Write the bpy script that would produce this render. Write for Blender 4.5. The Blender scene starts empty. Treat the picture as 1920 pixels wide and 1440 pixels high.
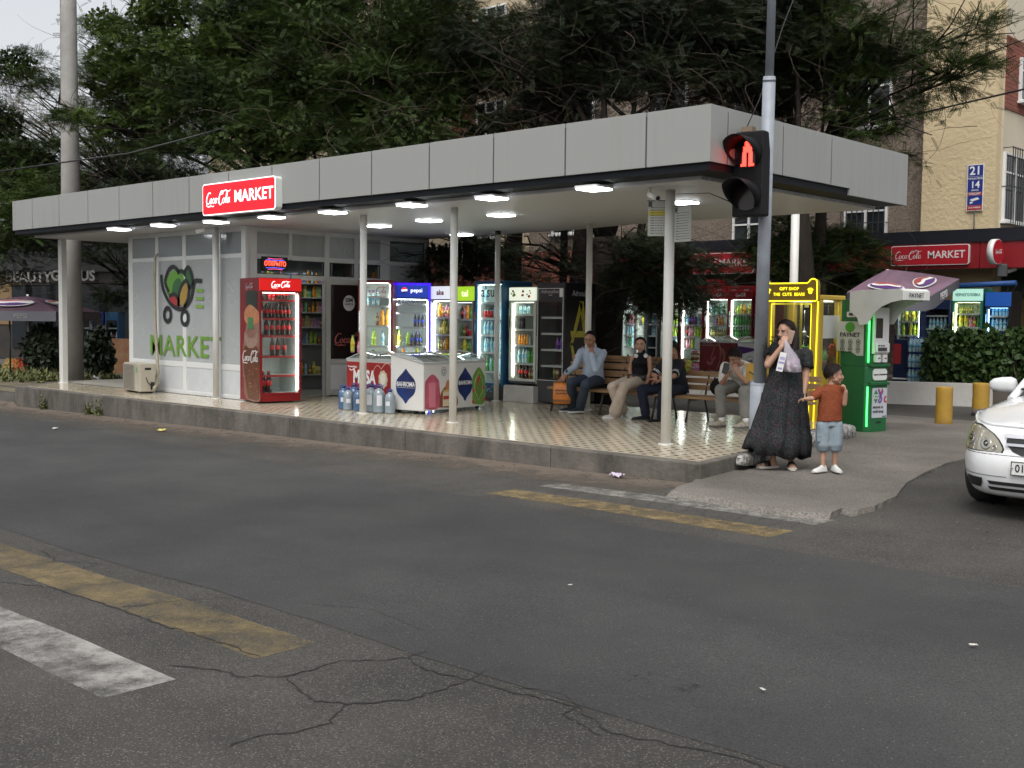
import bpy, bmesh, math, random
import numpy as np
from mathutils import Vector, Matrix, Euler
random.seed(7)
rng = np.random.default_rng(7)
R = math.radians
S = bpy.context.scene
COL = S.collection
PI = math.pi

# ---------------------------------------------------------------- camera
CAM = Vector((5.678, -8.641, 1.393)); FPX = 2138.3
YAW, PIT, ROL = R(42.93), R(-3.36), R(0.65)
FW = Vector((-math.sin(YAW)*math.cos(PIT), math.cos(YAW)*math.cos(PIT), math.sin(PIT)))
RT0 = Vector((math.cos(YAW), math.sin(YAW), 0)); UP0 = RT0.cross(FW)
RT = math.cos(ROL)*RT0 + math.sin(ROL)*UP0; UP = -math.sin(ROL)*RT0 + math.cos(ROL)*UP0
cam_d = bpy.data.cameras.new('camera'); cam = bpy.data.objects.new('camera', cam_d); COL.objects.link(cam)
cam_d.sensor_width = 36; cam_d.lens = 36*FPX/1920; cam_d.clip_end = 2000; cam_d.clip_start = 0.05
cam.matrix_world = Matrix(((RT.x, UP.x, -FW.x, CAM.x), (RT.y, UP.y, -FW.y, CAM.y), (RT.z, UP.z, -FW.z, CAM.z), (0, 0, 0, 1)))
S.camera = cam

def ray(u, v): return FW + RT*((u-960)/FPX) - UP*((v-720)/FPX)
def aty(u, v, y): d = ray(u, v); return CAM + d*((y-CAM.y)/d.y)
def atx(u, v, x): d = ray(u, v); return CAM + d*((x-CAM.x)/d.x)
def atz(u, v, z): d = ray(u, v); return CAM + d*((z-CAM.z)/d.z)
def atd(u, v, t): return CAM + ray(u, v)*t

# ---------------------------------------------------------------- world, sun, exposure
W = bpy.data.worlds.new('World'); S.world = W; W.use_nodes = True
nt = W.node_tree; nt.nodes.clear()
sky = nt.nodes.new('ShaderNodeTexSky'); sky.sky_type = 'NISHITA'; sky.sun_disc = False
SUN_EL, SUN_AZ = R(58), R(150)
sky.sun_elevation = SUN_EL; sky.sun_rotation = SUN_AZ; sky.air_density = 1.0; sky.dust_density = 4.5; sky.ozone_density = 1.0
hs = nt.nodes.new('ShaderNodeHueSaturation'); hs.inputs['Saturation'].default_value = 0.18
bg = nt.nodes.new('ShaderNodeBackground'); bg.inputs['Strength'].default_value = 0.12
wo = nt.nodes.new('ShaderNodeOutputWorld')
nt.links.new(sky.outputs[0], hs.inputs['Color']); nt.links.new(hs.outputs[0], bg.inputs[0]); nt.links.new(bg.outputs[0], wo.inputs[0])
sd = bpy.data.lights.new('sun', 'SUN'); sd.energy = 0.5; sd.angle = R(35); sd.color = (1, .965, .91)
so = bpy.data.objects.new('sun', sd); COL.objects.link(so)
sdir = Vector((math.sin(SUN_AZ)*math.cos(SUN_EL), math.cos(SUN_AZ)*math.cos(SUN_EL), math.sin(SUN_EL)))
so.rotation_euler = sdir.to_track_quat('Z', 'Y').to_euler()
S.view_settings.view_transform = 'Standard'; S.view_settings.look = 'None'; S.view_settings.gamma = 1
S.view_settings.exposure = 0.88
S.render.engine = 'CYCLES'
S.cycles.use_denoising = True; S.cycles.max_bounces = 7; S.cycles.diffuse_bounces = 3; S.cycles.glossy_bounces = 3
S.cycles.transmission_bounces = 4; S.cycles.transparent_max_bounces = 16; S.cycles.use_adaptive_sampling = True
S.cycles.adaptive_threshold = 0.02; S.cycles.caustics_reflective = False; S.cycles.caustics_refractive = False
S.cycles.sample_clamp_indirect = 4.0

# ---------------------------------------------------------------- materials
MATS = {}
def new_mat(name):
    m = bpy.data.materials.new(name); m.use_nodes = True; n = m.node_tree; n.nodes.clear()
    o = n.nodes.new('ShaderNodeOutputMaterial'); MATS[name] = m
    return m, n, o
def N(n, t, **kw):
    x = n.nodes.new('ShaderNode'+t)
    for k, v in kw.items():
        if k in x.inputs: x.inputs[k].default_value = v
        else: setattr(x, k, v)
    return x
def obj_co(n, world=False):
    if world: return N(n, 'NewGeometry').outputs['Position']
    return N(n, 'TexCoord').outputs['Object']
def c4(c): return (c[0], c[1], c[2], 1)
def mat(name, col, rough=.5, metal=0, spec=.5, noise=None, col2=None, bump=None, emit=None, coat=0, world=False, stretch=None):
    if name in MATS: return MATS[name]
    m, n, o = new_mat(name); L = n.links.new
    b = N(n, 'BsdfPrincipled'); L(b.outputs[0], o.inputs[0])
    b.inputs['Base Color'].default_value = c4(col); b.inputs['Roughness'].default_value = rough
    b.inputs['Metallic'].default_value = metal; b.inputs['Specular IOR Level'].default_value = spec
    b.inputs['Coat Weight'].default_value = coat
    if emit:
        b.inputs['Emission Color'].default_value = c4(emit[0]); b.inputs['Emission Strength'].default_value = emit[1]
    co = None
    if noise or bump:
        co = obj_co(n, world)
        if stretch:
            mp = N(n, 'Mapping'); mp.inputs['Scale'].default_value = stretch; L(co, mp.inputs['Vector']); co = mp.outputs[0]
    if noise:
        t = N(n, 'TexNoise', Scale=noise[0], Detail=5, Roughness=.6); L(co, t.inputs['Vector'])
        r = N(n, 'ValToRGB'); r.color_ramp.elements[0].position = .5-.5*noise[1]; r.color_ramp.elements[1].position = .5+.5*noise[1]
        L(t.outputs[0], r.inputs[0])
        mx = N(n, 'MixRGB'); mx.inputs[1].default_value = c4(col); mx.inputs[2].default_value = c4(col2 or tuple(x*.7 for x in col))
        L(r.outputs[0], mx.inputs[0]); L(mx.outputs[0], b.inputs['Base Color'])
        rr = N(n, 'MapRange'); rr.inputs['To Min'].default_value = max(.02, rough*.8); rr.inputs['To Max'].default_value = min(1, rough*1.2)
        L(t.outputs[0], rr.inputs[0]); L(rr.outputs[0], b.inputs['Roughness'])
    if bump:
        t = N(n, 'TexNoise', Scale=bump[0], Detail=4, Roughness=.6); L(co, t.inputs['Vector'])
        bp = N(n, 'Bump', Strength=bump[1], Distance=bump[2] if len(bump) > 2 else .01); L(t.outputs[0], bp.inputs['Height']); L(bp.outputs[0], b.inputs['Normal'])
    return m
def emis(name, col, st, base=None):
    if name in MATS: return MATS[name]
    m, n, o = new_mat(name); b = N(n, 'BsdfPrincipled'); n.links.new(b.outputs[0], o.inputs[0])
    b.inputs['Base Color'].default_value = c4(base or col); b.inputs['Roughness'].default_value = .4
    b.inputs['Emission Color'].default_value = c4(col); b.inputs['Emission Strength'].default_value = st
    return m
def glass(name, tint=(1, 1, 1), refl=1.0, rough=.02):
    if name in MATS: return MATS[name]
    m, n, o = new_mat(name); L = n.links.new
    t = N(n, 'BsdfTransparent'); t.inputs[0].default_value = c4(tint); g = N(n, 'BsdfGlossy'); g.inputs['Roughness'].default_value = rough
    f = N(n, 'LayerWeight'); f.inputs[0].default_value = .5; pw = N(n, 'Math', operation='POWER'); pw.inputs[1].default_value = 4; L(f.outputs['Facing'], pw.inputs[0])
    mm = N(n, 'Math', operation='MULTIPLY_ADD'); mm.inputs[1].default_value = .9*refl; mm.inputs[2].default_value = .035*refl; L(pw.outputs[0], mm.inputs[0])
    x = N(n, 'MixShader'); L(mm.outputs[0], x.inputs[0]); L(t.outputs[0], x.inputs[1]); L(g.outputs[0], x.inputs[2]); L(x.outputs[0], o.inputs[0])
    return m

# ---------------------------------------------------------------- mesh builder
class MB:
    def __init__(s): s.v = []; s.f = []; s.m = []; s.sm = []
    def add(s, vs, fs, mi=0, sm=False):
        b = len(s.v); s.v += [tuple(v) for v in vs]
        for f in fs: s.f.append([i+b for i in f]); s.m.append(mi); s.sm.append(sm)
        return s
    def box(s, x0, x1, y0, y1, z0, z1, mi=0, M=None):
        vs = [Vector((x, y, z)) for z in (z0, z1) for y in (y0, y1) for x in (x0, x1)]
        if M: vs = [M @ v for v in vs]
        return s.add(vs, [(0, 2, 3, 1), (4, 5, 7, 6), (0, 1, 5, 4), (2, 6, 7, 3), (0, 4, 6, 2), (1, 3, 7, 5)], mi)
    def cbox(s, c, sx, sy, sz, rz=0, mi=0, rx=0, ry=0):
        M = Matrix.Translation(c) @ Euler((rx, ry, rz)).to_matrix().to_4x4()
        return s.box(-sx/2, sx/2, -sy/2, sy/2, -sz/2, sz/2, mi, M)
    def loft(s, rings, mi=0, sm=True, cap=True, closed=True):
        n = len(rings[0]); vs = [p for r in rings for p in r]; fs = []
        for i in range(len(rings)-1):
            for j in range(n if closed else n-1):
                k = (j+1) % n; fs.append((i*n+j, i*n+k, (i+1)*n+k, (i+1)*n+j))
        b = len(s.v); s.add(vs, fs, mi, sm)
        if cap and closed:
            s.f.append([b+j for j in range(n)][::-1]); s.m.append(mi); s.sm.append(False)
            s.f.append([b+(len(rings)-1)*n+j for j in range(n)]); s.m.append(mi); s.sm.append(False)
        return s
    def tube(s, pts, rad, n=8, mi=0, sm=True, cap=True, flat=1.0, ref=None):
        pts = [Vector(p) for p in pts]; rad = rad if hasattr(rad, '__len__') else [rad]*len(pts)
        rings = []; pu = Vector(ref) if ref else None
        for i, p in enumerate(pts):
            t = (pts[min(i+1, len(pts)-1)]-pts[max(i-1, 0)])
            t = t.normalized() if t.length > 1e-9 else Vector((0, 0, 1))
            if pu is None: pu = Vector((0, 0, 1)) if abs(t.z) < .9 else Vector((1, 0, 0))
            u = (pu - t*pu.dot(t)); u = u.normalized() if u.length > 1e-6 else t.orthogonal().normalized()
            w = t.cross(u); pu = u
            rings.append([p + (u*math.cos(2*PI*j/n)*flat + w*math.sin(2*PI*j/n))*rad[i] for j in range(n)])
        return s.loft(rings, mi, sm, cap)
    def lathe(s, prof, n=16, c=(0, 0, 0), mi=0, sm=True, cap=True):
        c = Vector(c)
        return s.loft([[c+Vector((r*math.cos(2*PI*j/n), r*math.sin(2*PI*j/n), z)) for j in range(n)] for r, z in prof], mi, sm, cap)
    def prism(s, poly, z0, z1, mi=0, M=None):
        n = len(poly); a = [Vector((p[0], p[1], z0)) for p in poly]; b = [Vector((p[0], p[1], z1)) for p in poly]
        if M: a = [M @ v for v in a]; b = [M @ v for v in b]
        return s.add(a+b, [tuple(range(n))[::-1], tuple(range(n, 2*n))]+[(i, (i+1) % n, n+(i+1) % n, n+i) for i in range(n)], mi)
    def ell(s, c, rx, ry, rz, M=None, n=12, mi=0):
        c = Vector(c); rings = []
        for i in range(n//2+1):
            a = -PI/2+PI*i/(n//2); a = max(-PI/2+.02, min(PI/2-.02, a)); ring = []
            for j in range(n):
                p = Vector((rx*math.cos(a)*math.cos(2*PI*j/n), ry*math.cos(a)*math.sin(2*PI*j/n), rz*math.sin(a)))
                ring.append(c+(M @ p if M else p))
            rings.append(ring)
        return s.loft(rings, mi, True)
    def build(s, name, mats, parent=None, bev=0, loc=None, rz=None, smooth=None, seg=2):
        me = bpy.data.meshes.new(name); me.from_pydata(s.v, [], s.f)
        mats = mats if isinstance(mats, (list, tuple)) else [mats]
        for m in mats: me.materials.append(m)
        me.polygons.foreach_set('material_index', s.m); me.polygons.foreach_set('use_smooth', s.sm if smooth is None else [smooth]*len(s.f))
        me.update(); me.validate()
        o = bpy.data.objects.new(name, me); COL.objects.link(o)
        if parent: o.parent = parent
        if loc: o.location = loc
        if rz is not None: o.rotation_euler.z = rz
        if bev:
            b = o.modifiers.new('b', 'BEVEL'); b.width = bev; b.segments = seg; b.limit_method = 'ANGLE'; b.angle_limit = R(40)
        return o
def tag(o, label=None, cat=None, group=None, kind=None):
    if label: o['label'] = label
    if cat: o['category'] = cat
    if group: o['group'] = group
    if kind: o['kind'] = kind
    return o
def thing(name, label, cat, loc=(0, 0, 0), rz=0, group=None):
    o = bpy.data.objects.new(name, None); COL.objects.link(o); o.location = loc; o.rotation_euler = (0, 0, rz); o.empty_display_size = .1
    return tag(o, label, cat, group)
def dup(root, loc=None, rz=None, label=None, group=None):
    r = root.copy(); COL.objects.link(r)
    if loc is not None: r.location = loc
    if rz is not None: r.rotation_euler.z = rz
    if label: r['label'] = label
    if group: r['group'] = group
    for ch in list(root.children):
        c = ch.copy(); COL.objects.link(c); c.parent = r
        for g in list(ch.children):
            d = g.copy(); COL.objects.link(d); d.parent = c
    return r
_TM = {}
def text(body, size, mt, parent=None, loc=(0, 0, 0), rx=PI/2, rz=0, bold=0.0, sx=1.0, ext=.001, name='lettering', align='CENTER', shear=0, sp=1.0):
    key = (body, round(bold, 4), ext/size, align, shear, mt.name, sp, size)
    if key not in _TM:
        cu = bpy.data.curves.new('t', 'FONT'); cu.body = body; cu.size = size; cu.align_x = align; cu.align_y = 'CENTER'
        cu.offset = bold*size; cu.extrude = ext; cu.shear = shear; cu.resolution_u = 3; cu.space_character = sp
        t = bpy.data.objects.new('t', cu); COL.objects.link(t); dg = bpy.context.evaluated_depsgraph_get()
        me = bpy.data.meshes.new_from_object(t.evaluated_get(dg)); bpy.data.objects.remove(t); me.materials.clear(); me.materials.append(mt); _TM[key] = me
    o = bpy.data.objects.new(name, _TM[key]); COL.objects.link(o); o.parent = parent; o.location = loc; o.rotation_euler = (rx, 0, rz); o.scale = (sx, 1, 1)
    return o
# ---------------------------------------------------------------- ground
def zr(x): return -.2+.0115*(max(-16, min(0, x))+.6)
def gz(x, y):
    a = zr(x) - .004*max(0, min(1, (-3-y)/4))
    if x > -.4: b, t0, t1 = -.17, .4, 1.6
    elif x < -15.6: b, t0, t1 = -.07, .45, .9
    else: b, t0, t1 = -.17, 1.5, 3
    t = max(0, min(1, (y-t0)/(t1-t0))); t = t*t*(3-2*t)
    if x < -15.6 and y > 3: b = -.07
    return a*(1-t)+b*t
def asphalt(name, c1, c2, spk, fine=55, bumpd=.012, smooth=False, stain=None):
    m, n, o = new_mat(name); L = n.links.new; co = obj_co(n, True)
    b = N(n, 'BsdfPrincipled', Roughness=.85); L(b.outputs[0], o.inputs[0]); b.inputs['Specular IOR Level'].default_value = .3
    big = N(n, 'TexNoise', Scale=.9, Detail=6, Roughness=.65); L(co, big.inputs['Vector'])
    r1 = N(n, 'ValToRGB'); r1.color_ramp.elements[0].position = .36; r1.color_ramp.elements[1].position = .66
    r1.color_ramp.elements[0].color = c4(c1); r1.color_ramp.elements[1].color = c4(c2); L(big.outputs[0], r1.inputs[0])
    mid = N(n, 'TexNoise', Scale=fine, Detail=3, Roughness=.7); L(co, mid.inputs['Vector'])
    mr = N(n, 'MapRange'); mr.inputs['From Min'].default_value = .3; mr.inputs['From Max'].default_value = .7; mr.inputs['To Min'].default_value = .5; mr.inputs['To Max'].default_value = 1.5; L(mid.outputs[0], mr.inputs[0])
    mul = N(n, 'MixRGB', blend_type='MULTIPLY'); mul.inputs[0].default_value = 1; L(r1.outputs[0], mul.inputs[1]); L(mr.outputs[0], mul.inputs[2])
    v = N(n, 'TexVoronoi', Scale=115); L(co, v.inputs['Vector'])
    vc = N(n, 'SeparateColor'); L(v.outputs['Color'], vc.inputs[0])
    g = N(n, 'Math', operation='GREATER_THAN'); g.inputs[1].default_value = 1-spk; L(vc.outputs[0], g.inputs[0])
    ld = N(n, 'Math', operation='LESS_THAN'); ld.inputs[1].default_value = .42; L(v.outputs['Distance'], ld.inputs[0])
    gm = N(n, 'Math', operation='MULTIPLY'); L(g.outputs[0], gm.inputs[0]); L(ld.outputs[0], gm.inputs[1])
    gk = N(n, 'Math', operation='MULTIPLY'); L(gm.outputs[0], gk.inputs[0]); gk.inputs[1].default_value = .6
    mx = N(n, 'MixRGB'); L(gk.outputs[0], mx.inputs[0]); L(mul.outputs[0], mx.inputs[1]); mx.inputs[2].default_value = (.2, .185, .16, 1)
    mpg = N(n, 'Mapping'); mpg.inputs['Scale'].default_value = (.12, .55, 1); L(co, mpg.inputs[0]); lg_ = N(n, 'TexNoise', Scale=1.0, Detail=3); L(mpg.outputs[0], lg_.inputs['Vector']); lr = N(n, 'MapRange'); lr.inputs['From Min'].default_value = .3; lr.inputs['From Max'].default_value = .7; lr.inputs['To Min'].default_value = .78; lr.inputs['To Max'].default_value = 1.2; L(lg_.outputs[0], lr.inputs[0])
    m2_ = N(n, 'MixRGB', blend_type='MULTIPLY'); m2_.inputs[0].default_value = 1; L(mx.outputs[0], m2_.inputs[1]); L(lr.outputs[0], m2_.inputs[2]); L(m2_.outputs[0], b.inputs['Base Color'])
    bp = N(n, 'Bump', Strength=.5, Distance=bumpd); L(mid.outputs[0], bp.inputs['Height']); L(bp.outputs[0], b.inputs['Normal'])
    return m
A_OLD = asphalt('old_asphalt', (.04, .038, .034), (.066, .062, .055), .2, fine=90)
A_NEW = asphalt('new_asphalt', (.038, .038, .038), (.054, .0535, .052), .012, fine=110, bumpd=.006)
A_APR = asphalt('apron_asphalt', (.115, .104, .092), (.165, .15, .132), .04)
M_CRACK = mat('crack', (.018, .017, .016), .95)
M_CONC = mat('concrete', (.125, .112, .096), .85, noise=(3.5, .5), col2=(.07, .062, .053), bump=(30, .4, .01))
M_DIRT = mat('dirt', (.2, .16, .12), .95, noise=(2.2, .4), col2=(.1, .085, .06), bump=(25, .6, .02), world=True)

xs = [-400, -200, -110]+list(np.arange(-60, -18, 2.0))+list(np.arange(-18, 8, .25))+list(np.arange(8, 40, 2.0))+[80, 200, 400]
ys = [-300, -100, -40]+list(np.arange(-30, -12, 2.0))+list(np.arange(-12, 8, .25))+list(np.arange(8, 60, 2.0))+[90, 200, 500]
mb = MB(); nx = len(xs)
vs = [(x, y, gz(x, y)+(0 if abs(x) > 30 else .006*math.sin(x*1.3)*math.sin(y*1.1))) for y in ys for x in xs]
mb.add(vs, [(j*nx+i, j*nx+i+1, (j+1)*nx+i+1, (j+1)*nx+i) for j in range(len(ys)-1) for i in range(nx-1)], 0, True)
tag(mb.build('road', A_OLD), kind='structure')
def gzz(x, y): return gz(x, y)+.006*math.sin(x*1.3)*math.sin(y*1.1)
def strip(poly_rows, dz, name, m, kind='structure', thick=0):
    b = MB(); k = len(poly_rows[0])
    b.add([(p[0], p[1], gzz(p[0], p[1])+dz) for r in poly_rows for p in r], [(j*k+i, j*k+i+1, (j+1)*k+i+1, (j+1)*k+i) for j in range(len(poly_rows)-1) for i in range(k-1)], 0, True)
    return tag(b.build(name, m), kind=kind)
# resurfaced dark strip down the middle of the road
X = list(np.arange(-60, 30.1, .25))
def wob(x, s, a): return a*(math.sin(x*1.9+s)+.6*math.sin(x*5.1+s*2)+.4*math.sin(x*13+s))
rows = []
for k in range(17):
    t = k/16; rows.append([(x, (-5.07+wob(x, 1, .012))*(1-t)+(-1.64+wob(x, 4, .015)-.09*max(-15, min(0, x)))*t) for x in X])
strip(rows, .002, 'road_resurfaced_strip', A_NEW)
# dusty strip along the kerb
def fade_mat(name, col, col2, thr, soft, sc, rough=.9, edge=None, fine=0):
    m, n, o = new_mat(name); L = n.links.new; co = obj_co(n, True)
    b = N(n, 'BsdfPrincipled', Roughness=rough); t = N(n, 'BsdfTransparent'); x = N(n, 'MixShader')
    z = N(n, 'TexNoise', Scale=sc, Detail=8, Roughness=.75); L(co, z.inputs['Vector'])
    r = N(n, 'MapRange'); r.inputs['From Min'].default_value = thr-soft; r.inputs['From Max'].default_value = thr+soft; L(z.outputs[0], r.inputs[0])
    if edge:
        # worn away towards one side
        tc = N(n, 'TexCoord'); sp = N(n, 'SeparateXYZ'); L(tc.outputs['Generated'], sp.inputs[0])
        e = N(n, 'MapRange'); e.inputs['From Min'].default_value = 0; e.inputs['From Max'].default_value = 1
        e.inputs['To Min'].default_value = edge[1]; e.inputs['To Max'].default_value = edge[2]; L(sp.outputs[edge[0]], e.inputs[0])
        ad = N(n, 'Math', operation='ADD'); L(z.outputs[0], ad.inputs[0]); L(e.outputs[0], ad.inputs[1]); L(ad.outputs[0], r.inputs[0])
    mx = N(n, 'MixRGB'); mx.inputs[1].default_value = c4(col); mx.inputs[2].default_value = c4(col2)
    z2 = N(n, 'TexNoise', Scale=60, Detail=4); L(co, z2.inputs['Vector']); L(z2.outputs[0], mx.inputs[0]); L(mx.outputs[0], b.inputs['Base Color'])
    L(r.outputs[0], x.inputs[0]); L(t.outputs[0], x.inputs[1]); L(b.outputs[0], x.inputs[2]); L(x.outputs[0], o.inputs[0])
    return m
M_DUST = fade_mat('kerb_dust', (.15, .115, .085), (.085, .07, .056), .45, .2, 3.0, edge=('Y', -.25, .2))
strip([[(x, y) for x in np.arange(-16.5, -.3, .2)] for y in np.linspace(-.45, .6, 5)], .003, 'road_dust', M_DUST)
# worn markings of the crossing
M_MW = fade_mat('worn_white_paint', (.26, .25, .225), (.15, .145, .13), .46, .16, 7)
M_MW2 = fade_mat('worn_white_paint_near', (.36, .35, .325), (.2, .195, .18), .52, .16, 6, edge=('Y', -.06, .1))
M_MY = fade_mat('worn_yellow_paint', (.24, .165, .065), (.13, .105, .06), .47, .16, 7)
M_MY2 = fade_mat('worn_yellow_paint_near', (.27, .19, .075), (.14, .12, .075), .54, .2, 3)
def marking(x0, x1, y0, y1, m):
    return strip([[(x, y+wob(x, y0, .006)) for x in np.linspace(x0, x1, 24)] for y in np.linspace(y0, y1, 5)], .0025, 'crossing_marking', m)
marking(-1.46, 1.43, -1.30, -.93, M_MY); marking(-1.44, 1.43, -.6, -.29, M_MW)
marking(-4.6, 1.3, -5.65, -5.3, M_MY2); marking(-4.6, 1.3, -6.4, -6.06, M_MW2)
M_OIL = fade_mat('oil_stain', (.012, .012, .012), (.03, .03, .03), .66, .14, 5)
for u, v, r_ in ((1240, 1285, .16), (95, 885, .2)):
    p = atz(u, v, -.205); strip([[(p.x+(i/6-.5)*2*r_, p.y+(j/6-.5)*1.2*r_) for i in range(7)] for j in range(7)], .0045, 'oil_stain', M_OIL)
# cracks: thin jagged ribbons following the ones in the old asphalt
def crack(pix, w=.012, seed=1):
    rr = random.Random(seed); pts = [atz(u, v, -.205) for u, v in pix]; P2 = []
    for a, b_ in zip(pts[:-1], pts[1:]):
        k = max(2, int((b_-a).length/.035))
        for i in range(k): 
            p = a.lerp(b_, i/k); P2.append((p.x+rr.uniform(-.014, .014), p.y+rr.uniform(-.014, .014)))
    P2.append((pts[-1].x, pts[-1].y)); mb = MB(); vs = []; fs = []
    for i, p in enumerate(P2):
        a = P2[max(0, i-1)]; c = P2[min(len(P2)-1, i+1)]; d = Vector((c[0]-a[0], c[1]-a[1])).normalized(); ww = w*rr.uniform(.25, 1)*(.3 if i in (0, len(P2)-1) else 1)
        for sgn in (-1, 1):
            x, y = p[0]-d.y*ww*sgn/2, p[1]+d.x*ww*sgn/2; vs.append((x, y, gzz(x, y)+.0035))
        if i: fs.append((2*i-2, 2*i-1, 2*i+1, 2*i))
    mb.add(vs, fs); tag(mb.build('road_crack', M_CRACK), kind='structure')
crack([(0, 1090), (100, 1103), (220, 1145), (300, 1175), (370, 1195), (430, 1215), (490, 1237)], .016, 1)
crack([(80, 1030), (108, 1050), (0, 1066)], .009, 2); crack([(108, 1050), (190, 1056), (40, 1090)], .008, 3)
crack([(215, 1144), (340, 1130), (430, 1123)], .01, 4)
crack([(310, 1252), (400, 1258), (450, 1272), (535, 1274), (640, 1245), (765, 1240), (800, 1228)], .016, 5)
crack([(535, 1274), (560, 1300), (590, 1318), (650, 1325), (760, 1318), (870, 1285), (912, 1262)], .016, 6)
crack([(650, 1325), (620, 1362), (540, 1378), (470, 1388), (430, 1405)], .013, 7)
crack([(765, 1240), (800, 1262), (870, 1278), (950, 1300), (1030, 1318), (1080, 1332), (1150, 1380), (1260, 1400), (1380, 1422), (1440, 1448)], .016, 8)
crack([(1080, 1332), (1060, 1345), (1130, 1385)], .012, 9); crack([(960, 1292), (1050, 1305), (1090, 1330), (1100, 1322)], .009, 12)
crack([(560, 1135), (700, 1150), (800, 1190)], .006, 13)
crack([(1100, 945), (1160, 950), (1200, 960), (1300, 970)], .007, 10); crack([(1180, 925), (1290, 950), (1330, 975), (1420, 985)], .007, 11)
for u in range(1060, 1520, 34):
    crack([(u, 910+(u-1015)*.145), (u-20, 922+(u-1015)*.145)], .008, u)
# raised apron of lighter asphalt at the corner
ap = [(1322, 880), (1300, 903), (1272, 912), (1258, 921), (1300, 926), (1345, 934), (1395, 944), (1440, 951), (1490, 958), (1530, 962), (1560, 960), (1580, 952), (1600, 957), (1640, 948), (1680, 930), (1700, 905), (1735, 885), (1775, 868), (1830, 850), (1890, 830), (1990, 800)]
P2 = [atz(u, v, -.15).xy for u, v in ap]+[Vector((-1.0, 9.5)), Vector((-2.6, 9.5)), Vector((-2.8, 6.0)), Vector((-1.46, 5.4)), Vector((-1.06, 3.35)), Vector((-.6, 2.0))]
mb = MB(); rr = random.Random(3); dense = []
for i in range(len(P2)):
    a, b_ = P2[i], P2[(i+1) % len(P2)]; k = max(1, int((b_-a).length/.07)) if i < len(ap)-1 else 3
    for j in range(k):
        q = a.lerp(b_, j/k); dense.append((q.x+rr.uniform(-.008, .008), q.y+rr.uniform(-.008, .008)))
n_ = len(dense); top = [(x, y, -.148 if y < 4 else -.164) for x, y in dense]
cx_ = sum(p[0] for p in dense)/n_; cy_ = sum(p[1] for p in dense)/n_
out = [(x+(x-cx_)*.02, y+(y-cy_)*.02-.012, min(gzz(x, y), -.17)-.02) for x, y in dense]
mb.add(top+out, [tuple(range(n_))]+[(i, n_+i, n_+(i+1) % n_, (i+1) % n_) for i in range(n_)])
tag(mb.build('pavement_apron', A_APR), kind='structure')
crack([(1258, 925), (1345, 938), (1440, 956), (1560, 966), (1585, 958), (1640, 952), (1700, 912), (1775, 874), (1850, 850)], .05, 21)
# pebbles and scraps along the kerb
M_PALE = mat('pale_scrap', (.6, .58, .52), .8)
mb = MB(); rr = random.Random(5)
for k in range(260):
    x = rr.uniform(-15.5, 3.2); y = rr.gauss(.28, .18) if x < -.4 else rr.gauss(-.05, .3)
    if x < -.4 and y > .57: continue
    s_ = rr.uniform(.004, .013); mb.cbox((x, y, gzz(x, y)+.012), s_*rr.uniform(.8, 2), s_, s_*.8, rr.uniform(0, 3))
tag(mb.build('kerb_gravel', M_DIRT), kind='stuff')
def scrap(u, v, sx, sy, m, label, nm='paper_scrap', cat='litter'):
    p = atz(u, v, -.2); b = MB(); rr = random.Random(u); g = 7
    vs = [((i/(g-1)-.5)*sx*rr.uniform(.85, 1.1), (j/(g-1)-.5)*sy*rr.uniform(.85, 1.1), rr.uniform(.012, .012+.35*min(sx, sy))) for j in range(g) for i in range(g)]
    b.add(vs, [(j*g+i, j*g+i+1, (j+1)*g+i+1, (j+1)*g+i) for j in range(g-1) for i in range(g-1)], 0, True)
    o = b.build(nm, m, loc=(p.x, p.y, gzz(p.x, p.y)+.006), rz=rr.uniform(0, 3)); sm = o.modifiers.new('s', 'SOLIDIFY'); sm.thickness = .002
    return tag(o, label, cat)
M_LILAC = mat('lilac_film', (.45, .34, .5), .35, noise=(40, .5), col2=(.7, .66, .7))
scrap(1157, 894, .17, .1, M_LILAC, 'crumpled lilac wrapper lying in the gutter near the platform corner', 'wrapper')
scrap(303, 797, .16, .08, mat('yellow_scrap', (.6, .52, .15), .6), 'crumpled yellow wrapper lying in the gutter at the far end', 'wrapper')
scrap(103, 792, .15, .05, M_PALE, 'pale scrap of paper on the road near the weeds')
scrap(1069, 1105, .025, .01, M_PALE, 'tiny white scrap in the middle of the dark road strip')
scrap(1430, 1300, .03, .012, M_PALE, 'small pale scrap on the dark strip nearest the camera')
scrap(1825, 1218, .04, .02, M_PALE, 'tiny pale scrap on the dark strip near the car side')
scrap(1275, 897, .04, .02, M_PALE, 'white bit of litter at the foot of the platform corner')

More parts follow.
